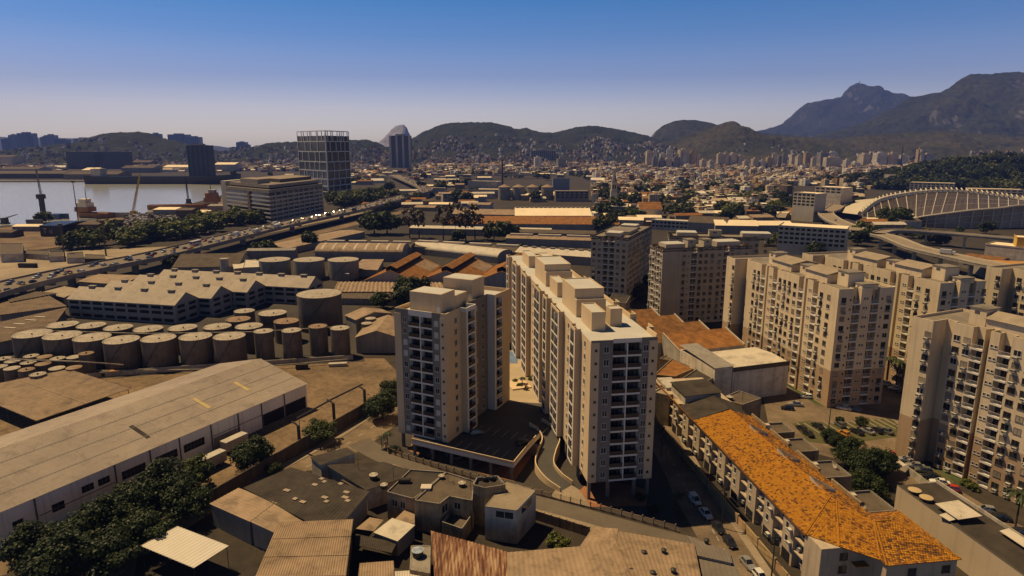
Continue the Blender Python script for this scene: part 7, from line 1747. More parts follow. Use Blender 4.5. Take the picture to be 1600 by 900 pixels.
for i in range(56):
    x0, x1, y0, y1 = SPOT[(i * 3) % len(SPOT)]; p = P(rnd.uniform(x0, x1), rnd.uniform(y0, y1)); tree(rnd.choice('moo'), p, rnd.uniform(1.4, 2.4), '%s tree among the sheds %s, %s of them' % (('dark', 'green')[i % 2], ('below the glass tower', 'beside the expressway', 'by the white mill office', 'before the long mill wall', 'behind the silos', 'behind the office block', 'under the far viaduct', 'left of the white mill office', 'around the church spire', 'beside the cream school', 'before the arena', 'in the row before the school', 'behind the grey beige block', 'between church and depot')[(i * 3) % len(SPOT)], ORD[i // len(SPOT)]), 'trees among the middle sheds')
# ================================================================== hills
def hillmat(name, c1, c2, c3=None, scale=0.006, rock=0.0):
    m = bpy.data.materials.new(name); m.use_nodes = True; nt = m.node_tree; b = nt.nodes['Principled BSDF']; b.inputs['Roughness'].default_value = 0.95; b.inputs['Specular IOR Level'].default_value = 0.1
    geo = _node(nt, 'ShaderNodeNewGeometry'); n1 = _node(nt, 'ShaderNodeTexNoise'); n1.inputs['Scale'].default_value = scale; n1.inputs['Detail'].default_value = 8; n1.inputs['Roughness'].default_value = 0.7
    nt.links.new(geo.outputs['Position'], n1.inputs['Vector']); mr = _node(nt, 'ShaderNodeMapRange'); mr.inputs[1].default_value = .35; mr.inputs[2].default_value = .65; nt.links.new(n1.outputs[0], mr.inputs[0])
    mx = _node(nt, 'ShaderNodeMix', data_type='RGBA'); mx.inputs[6].default_value = (*c1, 1); mx.inputs[7].default_value = (*c2, 1); nt.links.new(mr.outputs[0], mx.inputs[0])
    n2 = _node(nt, 'ShaderNodeTexNoise'); n2.inputs['Scale'].default_value = scale * 12; n2.inputs['Detail'].default_value = 4; nt.links.new(geo.outputs['Position'], n2.inputs['Vector'])
    m2 = _node(nt, 'ShaderNodeMapRange'); m2.inputs[1].default_value = .35; m2.inputs[2].default_value = .7; m2.inputs[3].default_value = 1.25; m2.inputs[4].default_value = .55; nt.links.new(n2.outputs[0], m2.inputs[0])
    x2 = _node(nt, 'ShaderNodeMix', data_type='RGBA', blend_type='MULTIPLY'); x2.inputs[0].default_value = 1; nt.links.new(mx.outputs[2], x2.inputs[6]); nt.links.new(m2.outputs[0], x2.inputs[7]); out = x2.outputs[2]
    if c3:
        n3 = _node(nt, 'ShaderNodeTexNoise'); n3.inputs['Scale'].default_value = scale * 1.7; n3.inputs['Detail'].default_value = 5; nt.links.new(geo.outputs['Position'], n3.inputs['Vector'])
        sx = _node(nt, 'ShaderNodeSeparateXYZ'); nt.links.new(geo.outputs['Normal'], sx.inputs[0])
        ma = _node(nt, 'ShaderNodeMath', operation='SUBTRACT'); nt.links.new(n3.outputs[0], ma.inputs[0]); ms = _node(nt, 'ShaderNodeMath', operation='MULTIPLY'); nt.links.new(sx.outputs[2], ms.inputs[0]); ms.inputs[1].default_value = 0.5; nt.links.new(ms.outputs[0], ma.inputs[1])
        m3 = _node(nt, 'ShaderNodeMapRange'); m3.inputs[1].default_value = rock; m3.inputs[2].default_value = rock + .06; nt.links.new(ma.outputs[0], m3.inputs[0])
        x3 = _node(nt, 'ShaderNodeMix', data_type='RGBA'); x3.inputs[7].default_value = (*c3, 1); nt.links.new(m3.outputs[0], x3.inputs[0]); nt.links.new(out, x3.inputs[6]); out = x3.outputs[2]
    nt.links.new(out, b.inputs['Base Color']); return m
H_WOOD = hillmat('wooded_slope', (0.013, 0.018, 0.010), (0.032, 0.034, 0.018), scale=0.008)
H_DRY = hillmat('dry_scrub_slope', (0.026, 0.030, 0.016), (0.062, 0.052, 0.030), (0.13, 0.095, 0.06), 0.004, 0.255)
H_MTN = hillmat('forested_mountain', (0.018, 0.024, 0.018), (0.042, 0.042, 0.028), (0.10, 0.09, 0.09), 0.003, 0.275)
H_ROCK = hillmat('bare_granite_dome', (0.22, 0.21, 0.24), (0.32, 0.30, 0.32), scale=0.004)
H_FAR = hillmat('far_range', (0.05, 0.055, 0.06), (0.07, 0.07, 0.075), scale=0.002)
HILLS = {}
def hill(name, sil, Dr, Db, m, amp=8.0, ns=90.0, nu=150, nt_=34, back=0.6, prof=1.15, amp2=0.0, zmin=-2.0):
    pxs = [p[0] for p in sil]; x0, x1 = pxs[0], pxs[-1]
    rid = []
    for i in range(nu + 1):
        px = x0 + (x1 - x0) * i / nu
        for a, b in zip(sil, sil[1:]):
            if a[0] <= px <= b[0]:
                f = (px - a[0]) / max(1e-6, b[0] - a[0]); f2 = f * f * (3 - 2 * f) * 0.4 + f * 0.6; py = a[1] + (b[1] - a[1]) * f2; break
        rid.append(DZ(px, py, Dr))
    def surf(u, t):
        k = u * nu; i = min(int(k), nu - 1); f = k - i
        x = rid[i][0] * (1 - f) + rid[i + 1][0] * f; zr = rid[i][1] * (1 - f) + rid[i + 1][1] * f
        zr = max(zr, 0)
        if t <= 1: y = Db + (Dr - Db) * t; s = t ** prof
        else: y = Dr + (Dr - Db) * (t - 1); s = max(0.0, 1 - ((t - 1) / back)) ** 1.0
        v = Vector((x / ns, y / ns, 3.1)); n = mnoise.fractal(v, 0.9, 2.1, 6); n2 = mnoise.noise(v * 9.0)
        gate = min(1.0, 2.2 * s) * min(1.0, zr / 60.0)
        w = 1.0 - 0.75 * math.exp(-((t - 1) / 0.12) ** 2)          # keep the skyline close to its drawn course
        x += mnoise.noise(v * 2.0 + Vector((7, 0, 0))) * ns * 0.15 * (1 - s)
        return Vector((x, y, zmin + (zr - zmin) * s + n * amp * gate * w + n2 * amp2 * gate))
    b = MB(); rows = int(nt_ * (1 + back))
    for j in range(rows + 1):
        t = (1 + back) * j / rows
        for i in range(nu + 1): b.v.append(tuple(surf(i / nu, t)))
    for j in range(rows):
        for i in range(nu):
            a = j * (nu + 1) + i; b.f.append((a, a + 1, a + nu + 2, a + nu + 1)); b.m.append(0)
    o = struct(b.build(name, m, smooth=False)); HILLS[name] = surf
    return surf, (x0, x1)
hill('far_range', [(-500, 214), (-200, 216), (0, 212), (40, 213), (140, 215), (200, 219), (238, 211), (260, 216), (330, 226), (365, 231), (420, 229), (560, 226), (600, 229)], 9000, 8000, H_FAR, 20, 700, 110, 8)
hill('granite_peak', [(575, 231), (590, 223), (599, 216), (606, 208), (613, 200), (619, 195.5), (626, 193.5), (631, 193), (635, 197), (639, 207), (644, 217), (652, 224), (670, 229)], 8200, 7500, H_ROCK, 25, 240, 120, 18)
hill('forested_mountain', [(1020, 232), (1100, 222), (1150, 212), (1180, 203), (1212, 196), (1235, 186), (1250, 168), (1262, 161), (1290, 154), (1316, 150), (1322, 141), (1332, 132.5), (1340, 130), (1348, 131.5), (1360, 136), (1385, 142), (1405, 147), (1420, 152), (1450, 162), (1500, 180), (1560, 205), (1620, 225)], 9000, 6800, H_MTN, 130, 520, 260, 48, prof=1.0, amp2=10)
hill('forested_mountain', [(1210, 230), (1250, 219), (1300, 207), (1350, 192), (1395, 170), (1422, 153), (1445, 147), (1468, 144), (1482, 141), (1496, 131), (1506, 123), (1518, 117.5), (1540, 115), (1570, 113.5), (1605, 113), (1680, 115), (1760, 126), (1850, 150), (2000, 200)], 5200, 3300, H_MTN, 95, 380, 280, 60, prof=1.15, amp2=9)
hill('wooded_hill', [(1000, 236), (1015, 216), (1026, 204), (1038, 195), (1052, 188.5), (1066, 186), (1085, 187), (1104, 191), (1130, 198), (1200, 208), (1280, 216), (1340, 232)], 4600, 4000, H_MTN, 25, 260, 140, 20, amp2=3)
hill('scrub_hill', [(985, 240), (1040, 222), (1080, 210), (1105, 200), (1125, 194), (1143, 190.5), (1152, 192), (1162, 201), (1180, 208), (1230, 213), (1290, 216), (1340, 212), (1400, 206), (1470, 204), (1540, 210), (1620, 214), (1720, 220), (1900, 236)], 3500, 2500, H_DRY, 38, 240, 240, 40, amp2=6)
RIDGE, RX = hill('wooded_ridge', [(600, 238), (630, 226), (648, 214), (664, 204), (690, 193.5), (712, 190.5), (738, 190), (768, 190.5), (795, 196), (808, 201), (822, 199), (832, 202.5), (848, 206), (866, 207), (880, 203), (902, 197.5), (926, 196), (958, 199), (985, 205), (1010, 211), (1040, 222), (1075, 238)], 3900, 2700, H_WOOD, 16, 170, 240, 34, amp2=5)
WEST, WX = hill('wooded_hill', [(-60, 240), (20, 233), (80, 227), (138, 220), (152, 214), (166, 208), (188, 205.5), (216, 205), (236, 208), (252, 215), (270, 219), (300, 226), (335, 234), (352, 242)], 3300, 2450, H_WOOD, 10, 130, 160, 24, amp2=5)
MID, MX = hill('wooded_hill', [(352, 242), (380, 233), (400, 228), (425, 222), (455, 221), (480, 223), (520, 220), (552, 218), (572, 217), (588, 221), (602, 228), (640, 238)], 3400, 2500, H_WOOD, 12, 150, 130, 22, amp2=5)
# mast on the summit
x, z = DZ(1343, 130, 9000); tag(MB().tube([(0, 0, -15), (0, 0, 14)], 5.0, 8, 0, 3.2).tube([(-12, 0, 9), (12, 0, 9)], 2.0, 6).build('summit_monument', M_WALLG), 'tiny pale monument on the highest blue summit', 'monument').location = (x, 9000, z + 10)
# ================================================================== right middle ground: schools, viaducts, arena
def win_block(label, p0, p1, zt, D, wall, roof, rows, cols, name='building', cat='building', group=None, wm=M_OPEN):
    return far_block(label, p0, p1, zt, D, wall, roof, rows, name, cat, cols, group, None, wm)
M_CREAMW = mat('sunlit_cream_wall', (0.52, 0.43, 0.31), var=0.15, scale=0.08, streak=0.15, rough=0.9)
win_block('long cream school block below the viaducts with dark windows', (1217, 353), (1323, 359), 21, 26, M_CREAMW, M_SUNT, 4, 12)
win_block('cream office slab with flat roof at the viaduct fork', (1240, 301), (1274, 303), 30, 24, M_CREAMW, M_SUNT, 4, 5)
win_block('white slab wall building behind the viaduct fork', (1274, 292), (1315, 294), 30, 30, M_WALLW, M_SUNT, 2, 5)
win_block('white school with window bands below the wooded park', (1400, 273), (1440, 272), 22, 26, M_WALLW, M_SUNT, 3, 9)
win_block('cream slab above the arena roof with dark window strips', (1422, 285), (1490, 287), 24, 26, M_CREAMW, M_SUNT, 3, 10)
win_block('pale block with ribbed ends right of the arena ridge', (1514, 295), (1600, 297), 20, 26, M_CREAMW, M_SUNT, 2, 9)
win_block('bright white warehouse wall at the picture edge', (1540, 382), (1640, 392), 16, 20, M_WALLW, M_SUNT, 0, 1)
win_block('yellow building top at the picture edge', (1590, 372), (1660, 376), 22, 16, mat('yellow_wall', (0.55, 0.33, 0.05), var=0.15), M_SUNT, 0, 1)
win_block('low white row house beside the green trees by the depot', (1018, 344), (1075, 347), 9, 18, M_WALLW, M_TINW, 2, 9)
long_hall('brown roofed hall with white gable near the depot', (1075, 347), (1135, 350), 9, 24, 5, M_FELT, group='mid halls'); long_hall('bright pale hall right of the brown roofed one', (1118, 352), (1185, 353), 8, 22, 4, M_SUNT, group='mid halls'); long_hall('pale long hall with low roof by the school', (1160, 352), (1240, 352), 8, 20, 3, M_SUNT, group='mid halls'); long_hall('terracotta roofed church nave', (1000, 327), (1035, 327), 12, 26, 7, M_TERRA, wall=M_CREAMW, group='mid halls'); long_hall('white roofed hall under the church spire', (938, 322), (980, 323), 9, 22, 3, M_TINW, group='mid halls')
long_hall('orange sheet shed roof beyond the last slab', (1551, 420), (1640, 424), 8, 30, 3, mat('orange_sheet', (0.45, 0.22, 0.06), var=0.2), group='mid halls'); long_hall('long brown roofed market hall below the arena', (1500, 402), (1560, 410), 7, 20, 2, M_TERRAD, group='mid halls')
# church tower with spire
p = P(958, 330); t = thing('church_tower', 'white church tower with slender grey spire', 'church tower', (p.x, p.y, 0))
MB().box(-4, 4, -4, 4, 0, 26).build('shaft', M_WALLW, t); MB().box(-3.2, 3.2, -3.2, 3.2, 26.01, 36).build('belfry', M_CREAMW, t); MB().cyl(0, 0, 3.6, 36.01, 36.6, 8, cone=16).build('spire', M_WALLG, t)
for x in (-1.3, 1.3): MB().box(x - .7, x + .7, -3.3, -3.21, 28, 33).build('belfry_opening', M_OPEN, t)
# viaducts
def viaduct(label, pts, z, w, step=6, group='city viaducts', piers=True):
    cl = smooth_line([P(*p, z) for p in pts], 6); t = thing('viaduct', label, 'viaduct', (0, 0), 0, group); dk = MB(); E = []
    for i, p in enumerate(cl):
        d = (cl[min(i + 1, len(cl) - 1)] - cl[max(i - 1, 0)]).normalized(); n = Vector((-d.y, d.x)); E.append((p + n * w / 2, p - n * w / 2, n))
    bl, br = MB(), MB()
    for (a, b, _), (c, d, __) in zip(E, E[1:]):
        dk.poly([(b.x, b.y, z), (d.x, d.y, z), (c.x, c.y, z), (a.x, a.y, z)]); dk.poly([(b.x, b.y, z - 1.6), (d.x, d.y, z - 1.6), (c.x, c.y, z - 1.6), (a.x, a.y, z - 1.6)], 1)
        for m, q, r in ((bl, a, c), (br, b, d)):
            dk.poly([(q.x, q.y, z - 1.6), (r.x, r.y, z - 1.6), (r.x, r.y, z), (q.x, q.y, z)], 1); k = (r - q).normalized(); nn = Vector((-k.y, k.x)) * .2; m.prism([q - nn, r - nn, r + nn, q + nn], z, z + .9)
    dk.build('deck', [M_PAVE, M_CONC], t); bl.build('barrier', M_CREAMW, t); br.build('barrier', M_CREAMW, t)
    for i in range(2, len(cl) - 1, step): 
        p = cl[i]; n = E[i][2]; x = MB().box(-w * .4, w * .4, -.7, .7, z - 3.0, z - 1.61).box(-1.2, 1.2, -.65, .65, 0, z - 3.02).build('pier', M_CREAMW, t); x.location = (p.x, p.y, 0); x.rotation_euler = (0, 0, math.atan2(n.y, n.x))
    return cl
v1 = viaduct('wide viaduct snaking from the cream slab towards the market', [(1278, 303), (1300, 308), (1313, 316), (1302, 326), (1290, 332), (1300, 342), (1320, 351), (1345, 360)], 10, 15)
v2 = viaduct('viaduct sweeping past the arena towards the slabs', [(1372, 366), (1395, 372), (1430, 386), (1480, 398), (1540, 411), (1610, 425), (1700, 442)], 11, 13, step=5)
viaduct('upper viaduct branch in front of the arena glass', [(1374, 364), (1392, 360), (1430, 361), (1490, 365), (1550, 370), (1640, 377)], 11, 10)
viaduct('short ramp curling under the wide viaduct', [(1220, 340), (1225, 333), (1245, 328), (1275, 322), (1290, 318)], 6, 9)
viaduct('distant viaduct crossing behind the expressway curve', [(545, 274), (600, 272), (660, 271), (760, 274), (860, 272)], 9, 14)
viaduct('far viaduct curve below the apartment towers', [(960, 255), (990, 257), (1020, 259), (1040, 262), (1048, 266), (1075, 267)], 9, 22)
for i, (s, c, nm) in enumerate(((0.3, 0, 'white'), (0.55, 2, 'black'), (0.75, 1, 'silver'))):
    p = v1[int(len(v1) * s)]; tag(inst(FCM[c][0], 'car', None, (p.x, p.y, 10.02), R(60)), '%s car alone on the snaking viaduct' % nm, 'car')
p = v2[len(v2) // 2]; tag(inst(TRK[0][0], 'truck', None, (p.x, p.y, 11.02), R(-40)), 'white box truck on the viaduct beside the slabs', 'truck')
# arena: two crossing arches with glazed lens between
def arena():
    t = thing('arena', 'oval arena with sweeping arched rims and glazed leaning walls', 'arena', (0, 0)); N = 40
    top = [(1347, 336), (1370, 318), (1400, 309), (1440, 303), (1480, 300.5), (1520, 303), (1560, 308), (1600, 314), (1660, 326), (1740, 345)]
    dep = [690, 735, 770, 800, 820, 830, 830, 820, 790, 740]
    rim = smooth_line([Vector((*[DZ(a, b, d)[0], d], DZ(a, b, d)[1])) for (a, b), d in zip(top, dep)], 5)
    low = [(1347, 340), (1375, 345), (1410, 346), (1436, 339), (1470, 334), (1520, 328), (1560, 325), (1600, 321), (1660, 330), (1740, 350)]
    dl = [685, 680, 670, 660, 650, 645, 645, 650, 670, 720]
    lo = smooth_line([Vector((DZ(a, b, d)[0], d, max(1.0, DZ(a, b, d)[1]))) for (a, b), d in zip(low, dl)], 5)
    b = MB()
    for (p, q), (r, s) in zip(zip(rim, rim[1:]), zip(lo, lo[1:])): b.poly([r, s, q, p])
    b.build('upper_glazing', mat('arena_glass', (0.075, 0.055, 0.042), rough=0.65, spec=0.2, var=0.3, scale=0.05), t)
    MB().tube([p + Vector((0, 3, 1)) for p in rim], 3.2, 6).build('rim_beam', M_CREAMW, t)
    rb = MB()
    for i in range(0, len(rim), 1):
        p = rim[i]; rb.tube([p + Vector((0, 0, 3)), p + Vector((3, 8, 5.5))], 0.9, 4)
    x = rb.build('rim_ribs', M_CREAMW, t); x['kind'] = 'stuff'
    MB().tube([p + Vector((0, -1, 0)) for p in lo], 1.0, 6).build('lower_beam', M_CREAMW, t)
    for i in range(2, len(rim) - 1, 2):
        k = MB().tube([lo[i] + Vector((0, -.6, 0)), rim[i] + Vector((0, -.6, 0))], 0.45, 5).build('mullion', M_TINW, t)
    for f in (0.35, 0.68):
        MB().tube([r.lerp(p, f) + Vector((0, -.6, 0)) for r, p in zip(lo, rim)], 0.3, 5).build('transom', M_TINW, t)
    w = MB(); base = [Vector((p.x, p.y + 2, 0)) for p in lo]
    for p, q, r, s in zip(lo[16:], lo[17:], base[16:], base[17:]): w.poly([r, s, q, p])
    w.build('lower_glazing', mat('arena_brown_glass', (0.24, 0.14, 0.085), rough=0.7, spec=0.2, var=0.4, scale=0.06, col2=(0.36, 0.30, 0.24)), t)
    for i in range(17, len(lo) - 1, 2): MB().tube([base[i] + Vector((0, -2.6, 0)), lo[i] + Vector((0, -1, 0))], 0.5, 5).build('mullion', M_TINW, t)
    for z in (0.33, 0.66): MB().tube([b_.lerp(p, z) + Vector((0, -.9, 0)) for b_, p in zip(base[16:], lo[16:])], 0.35, 5).build('transom', M_TINW, t)
    # roof shell behind the rim
    s = MB(); bk = [Vector((p.x * 1.02, p.y + 120, max(2, p.z * 0.35))) for p in rim]
    for p, q, r, u in zip(rim, rim[1:], bk, bk[1:]): s.poly([p, q, u, r])
    s.build('roof_shell', M_CREAMW, t)
    for x0, sg in ((1368, 1), (1395, -1)):
        a = P(x0, 350); MB().poly([(a.x, a.y, 0), (a.x + 14, a.y - 2, 0), (a.x + (2 if sg > 0 else 13), a.y + 2, 16)]).poly([(a.x, a.y + .4, 0), (a.x + 14, a.y - 1.6, 0), (a.x + (2 if sg > 0 else 13), a.y + 2.4, 16)]).build('sail_canopy', M_SUNT, t)
arena()
# ================================================================== the spread of the city
def citymat(name, col, win=(0.03, 0.028, 0.027), fx=3.4, fz=3.2, amt=0.8, rnd=0.3):
    """distant facade: windows by storey and bay, in the building's own coordinates"""
    m = bpy.data.materials.new(name); m.use_nodes = True; nt = m.node_tree; b = nt.nodes['Principled BSDF']; b.inputs['Roughness'].default_value = .9; b.inputs['Specular IOR Level'].default_value = .15
    geo = _node(nt, 'ShaderNodeNewGeometry'); sp = _node(nt, 'ShaderNodeSeparateXYZ'); nt.links.new(geo.outputs['Position'], sp.inputs[0]); sn = _node(nt, 'ShaderNodeSeparateXYZ'); nt.links.new(geo.outputs['Normal'], sn.inputs[0])
    def M(op, a, c=None, v=None):
        n = _node(nt, 'ShaderNodeMath', operation=op)
        for k, x in enumerate((a, c)):
            if x is None: continue
            if isinstance(x, (int, float)): n.inputs[k].default_value = x
            else: nt.links.new(x, n.inputs[k])
        return n.outputs[0]
    h = M('ADD', sp.outputs[0], M('MULTIPLY', sp.outputs[1], 0.83))
    wx = M('GREATER_THAN', M('FRACT', M('DIVIDE', h, fx)), 0.55); wz = M('GREATER_THAN', M('FRACT', M('DIVIDE', sp.outputs[2], fz)), 0.5); side = M('LESS_THAN', M('ABSOLUTE', sn.outputs[2]), 0.3)
    mask = M('MULTIPLY', M('MULTIPLY', wx, wz), M('MULTIPLY', side, amt))
    ns = _node(nt, 'ShaderNodeTexNoise'); ns.inputs['Scale'].default_value = .05; ns.inputs['Detail'].default_value = 4; nt.links.new(geo.outputs['Position'], ns.inputs['Vector'])
    mr = _node(nt, 'ShaderNodeMapRange'); mr.inputs[1].default_value = .3; mr.inputs[2].default_value = .7; mr.inputs[3].default_value = 1 - rnd; mr.inputs[4].default_value = 1.15; nt.links.new(ns.outputs[0], mr.inputs[0])
    x1 = _node(nt, 'ShaderNodeMix', data_type='RGBA', blend_type='MULTIPLY'); x1.inputs[0].default_value = 1; x1.inputs[6].default_value = (*col, 1); nt.links.new(mr.outputs[0], x1.inputs[7])
    x2 = _node(nt, 'ShaderNodeMix', data_type='RGBA'); nt.links.new(mask, x2.inputs[0]); nt.links.new(x1.outputs[2], x2.inputs[6]); x2.inputs[7].default_value = (*win, 1); nt.links.new(x2.outputs[2], b.inputs['Base Color']); return m
CW = [citymat('city_white', (0.80, 0.70, 0.56)), citymat('city_cream', (0.62, 0.47, 0.29)), citymat('city_grey', (0.24, 0.215, 0.19)), citymat('city_ochre', (0.42, 0.27, 0.12)), citymat('city_brick', (0.24, 0.13, 0.08)), citymat('city_brown', (0.15, 0.105, 0.075))]
CWN = ['white', 'cream', 'grey', 'ochre', 'brick brown', 'dark brown']
CR = [mat('city_roof_terracotta', (0.30, 0.13, 0.04), var=0.4, scale=0.05, space='World'), mat('city_roof_tan', (0.58, 0.43, 0.26), var=0.3, scale=0.05, space='World'), mat('city_roof_white', (0.86, 0.74, 0.56), var=0.2, scale=0.05, space='World'), mat('city_roof_dark', (0.10, 0.08, 0.06), var=0.4, scale=0.05, space='World'), mat('city_roof_grey', (0.22, 0.185, 0.15), var=0.3, scale=0.05, space='World')]
CRN = ['terracotta roofed', 'tan roofed', 'white roofed', 'dark roofed', 'grey roofed']
def city_house(b, cx, cy, ang, w, d, h, wi, ri, gable, z=0.0):
    """adds one house to a builder: walls use slots 0-5, roofs 6-10"""
    c, s = math.cos(ang), math.sin(ang); n0 = len(b.v); rm = 6 + ri
    if gable:
        r = h + w * 0.16
        b.v.extend([(-w / 2, -d / 2, z - 3), (w / 2, -d / 2, z - 3), (w / 2, d / 2, z - 3), (-w / 2, d / 2, z - 3), (-w / 2, -d / 2, z + h), (w / 2, -d / 2, z + h), (w / 2, d / 2, z + h), (-w / 2, d / 2, z + h), (-w / 2, 0, z + r), (w / 2, 0, z + r)])
        fs = [((0, 1, 5, 4), wi), ((2, 3, 7, 6), wi), ((1, 2, 6, 9, 5), wi), ((3, 0, 4, 8, 7), wi), ((4, 5, 9, 8), rm), ((6, 7, 8, 9), rm)]
    else:
        b.v.extend([(-w / 2, -d / 2, z - 3), (w / 2, -d / 2, z - 3), (w / 2, d / 2, z - 3), (-w / 2, d / 2, z - 3), (-w / 2, -d / 2, z + h), (w / 2, -d / 2, z + h), (w / 2, d / 2, z + h), (-w / 2, d / 2, z + h)])
        fs = [((0, 1, 5, 4), wi), ((1, 2, 6, 5), wi), ((2, 3, 7, 6), wi), ((3, 0, 4, 7), wi), ((4, 5, 6, 7), rm)]
        if h > 7 and w > 9:                                  # stair or tank house on the roof
            k = len(b.v) - n0; q = w * 0.16; x, y = w * 0.15, d * 0.1
            b.v.extend([(x - q, y - q, z + h), (x + q, y - q, z + h), (x + q, y + q, z + h), (x - q, y + q, z + h), (x - q, y - q, z + h + 2.6), (x + q, y - q, z + h + 2.6), (x + q, y + q, z + h + 2.6), (x - q, y + q, z + h + 2.6)])
            fs += [((k, k + 1, k + 5, k + 4), wi), ((k + 1, k + 2, k + 6, k + 5), wi), ((k + 2, k + 3, k + 7, k + 6), wi), ((k + 3, k, k + 4, k + 7), wi), ((k + 4, k + 5, k + 6, k + 7), rm)]
    for f, m in fs: b.f.append(tuple(n0 + i for i in f)); b.m.append(m)
    for i in range(n0, len(b.v)): x, y, zz = b.v[i]; b.v[i] = (cx + x * c - y * s, cy + x * s + y * c, zz)
def pix(x, y, z=0.0):
    z -= CAM_H; dep = y * _c - z * _s; up = y * _s + z * _c; return 800 + FPX * x / dep, 450 - FPX * up / dep
vias = [(p, 14) for p in cl] + [(p, 12) for p in v1] + [(p, 12) for p in v2]
def allowed(px, py, y):
    if px < -80 or px > 1720: return False
    if px < 352: return 247 < py < 269 and not (py > 262 and 100 < px < 200) and not (290 < px < 330 and py > 258)
    if px < 560: return 247 < py < 288 and not (462 < px < 556 and py > 276) and not (px < 510 and py > 268)
    if px < 655: return 247 < py < 286 and not (600 < px < 650 and py > 258)
    if px < 930: return 246 < py < 274
    if px < 1200: return 246 < py < 341 and not (945 < px < 1040 and 318 < py < 345)
    if px < 1345: return 246 < py < 322 and not (1232 < px < 1322 and 290 < py) or (px < 1215 and py < 345)
    return 246 < py < 296 and not (px > 1418 and 268 < py < 292 and px < 1500) and not (px > 1440 and 246 < py < 276)
rnd = random.Random(77); CH = []
y = 560.0
while y < 3500:
    cell = 19.0 if y < 900 else 12.5 + y * 0.0055; xw = y * 0.82
    x = -xw
    while x < xw:
        px, py = pix(x, y)
        dens = 0.9
        if 655 < px < 930: dens = 0.7
        if allowed(px, py, y) and rnd.random() < dens:
            cx, cy = x + rnd.uniform(-.2, .2) * cell, y + rnd.uniform(-.2, .2) * cell
            if all((Vector((cx, cy)) - v).length > r for v, r in vias):
                big = rnd.random(); w, d = cell * rnd.uniform(.5, .85), cell * rnd.uniform(.5, .85); h = rnd.choice((3.5, 4, 6, 6.5, 7, 9, 10, 13)) if big > .12 else rnd.uniform(12, 20)
                if big < .06 or (y < 1000 and big < .2): w *= 1.8; h = rnd.uniform(5, 9)
                far = y > 1500
                wi = rnd.choices(range(6), (30, 26, 18, 8, 8, 10))[0]; ri = rnd.choices(range(5), (20, 26, 24, 16, 14))[0]
                CH.append((cy, cx, R(12) + rnd.choice((0, 0, .25, -.3)) + rnd.uniform(-.08, .08), w, d, h, wi, ri, rnd.random() < .42 and h < 9))
        x += cell
    y += cell * 0.95
CH.sort(key=lambda c: c[0] / (c[3] + c[5]))
rest = MB(); used = {}
for i, (cy, cx, an, w, d, h, wi, ri, gb) in enumerate(CH):
    if i < 300:
        px, py = pix(cx, cy); b = MB(); b_o = (cx, cy)
        city_house(b, 0, 0, 0, w, d, h, wi, ri, gb); mm = sorted(set(b.m)); idx = {m: k for k, m in enumerate(mm)}
        wall = MB(); roof = MB()
        for f, m in zip(b.f, b.m): (roof if m >= 6 else wall).poly([b.v[k] for k in f])
        size = 'low' if h < 5 else 'two storey' if h < 8 else 'three storey' if h < 11 else 'tall'
        zone = 'by the church spire' if px < 1010 else 'in the rows left of the school' if px < 1120 else 'behind the long cream school' if px < 1230 else 'around the viaduct fork' if px < 1340 else 'on the rise above the arena' if px < 1500 else 'at the picture edge by the park'
        if px < 930: zone = 'beyond the mill silos' if px > 655 else 'behind the glass tower'
        depth = 'front row' if py > 325 else 'second rank' if py > 310 else 'middle ranks' if py > 295 else 'rear ranks' if py > 280 else 'farthest ranks'
        t = thing('city_house', '%s %s %s house %s, %s' % (size, CWN[wi], CRN[ri], zone, depth), 'house', (cx, cy), an, 'houses of the middle city')
        wall.build('wall', CW[wi], t); roof.build('roof', CR[ri], t)
    else:
        city_house(rest, cx, cy, an, w, d, h, wi, ri, gb)
o = rest.build('far_houses', CW + CR); tag(o, 'endless spread of small pale houses filling the plain to the hills', 'houses', kind='stuff')
# far apartment towers
rnd = random.Random(5); k = 0
TW = [(836, 846, 246), (872, 884, 248), (1010, 1018, 236), (1019, 1026, 238), (1031, 1040, 240), (1041, 1050, 233), (1053, 1060, 241), (1062, 1076, 234), (1066, 1072, 240), (1078, 1086, 236), (1020, 1028, 246), (1030, 1038, 247), (1040, 1050, 248), (1052, 1063, 247), (1088, 1092, 243), (1121, 1130, 240), (1131, 1139, 239), (1141, 1152, 240), (1153, 1162, 243), (1176, 1186, 248), (1188, 1197, 251), (1198, 1206, 246), (1206, 1214, 240), (1215, 1220, 244), (1222, 1230, 241), (1236, 1244, 241), (1245, 1252, 244), (1257, 1266, 239), (1268, 1274, 247), (1281, 1293, 238), (1294, 1308, 238), (1290, 1310, 246), (1309, 1314, 248), (1348, 1362, 241), (1369, 1384, 239), (1386, 1392, 242), (1391, 1404, 239), (1408, 1418, 242), (1334, 1345, 254), (1432, 1440, 233), (1445, 1460, 241), (1490, 1497, 250), (1502, 1508, 247), (1516, 1524, 250), (1530, 1536, 252), (1545, 1556, 250), (1562, 1570, 252), (1580, 1592, 249), (1096, 1104, 250), (1108, 1116, 252), (1162, 1170, 252), (1321, 1329, 250)]
MTW = [citymat('tower_cream', (0.52, 0.43, 0.31), fx=5.0, fz=3.1, amt=.7), citymat('tower_white', (0.58, 0.52, 0.44), fx=4.4, fz=3.1, amt=.7), citymat('tower_ochre', (0.44, 0.31, 0.17), fx=5.0, fz=3.1, amt=.7), citymat('tower_grey', (0.24, 0.22, 0.20), fx=4.4, fz=3.1, amt=.7)]
TN = ('cream', 'white', 'ochre', 'grey')
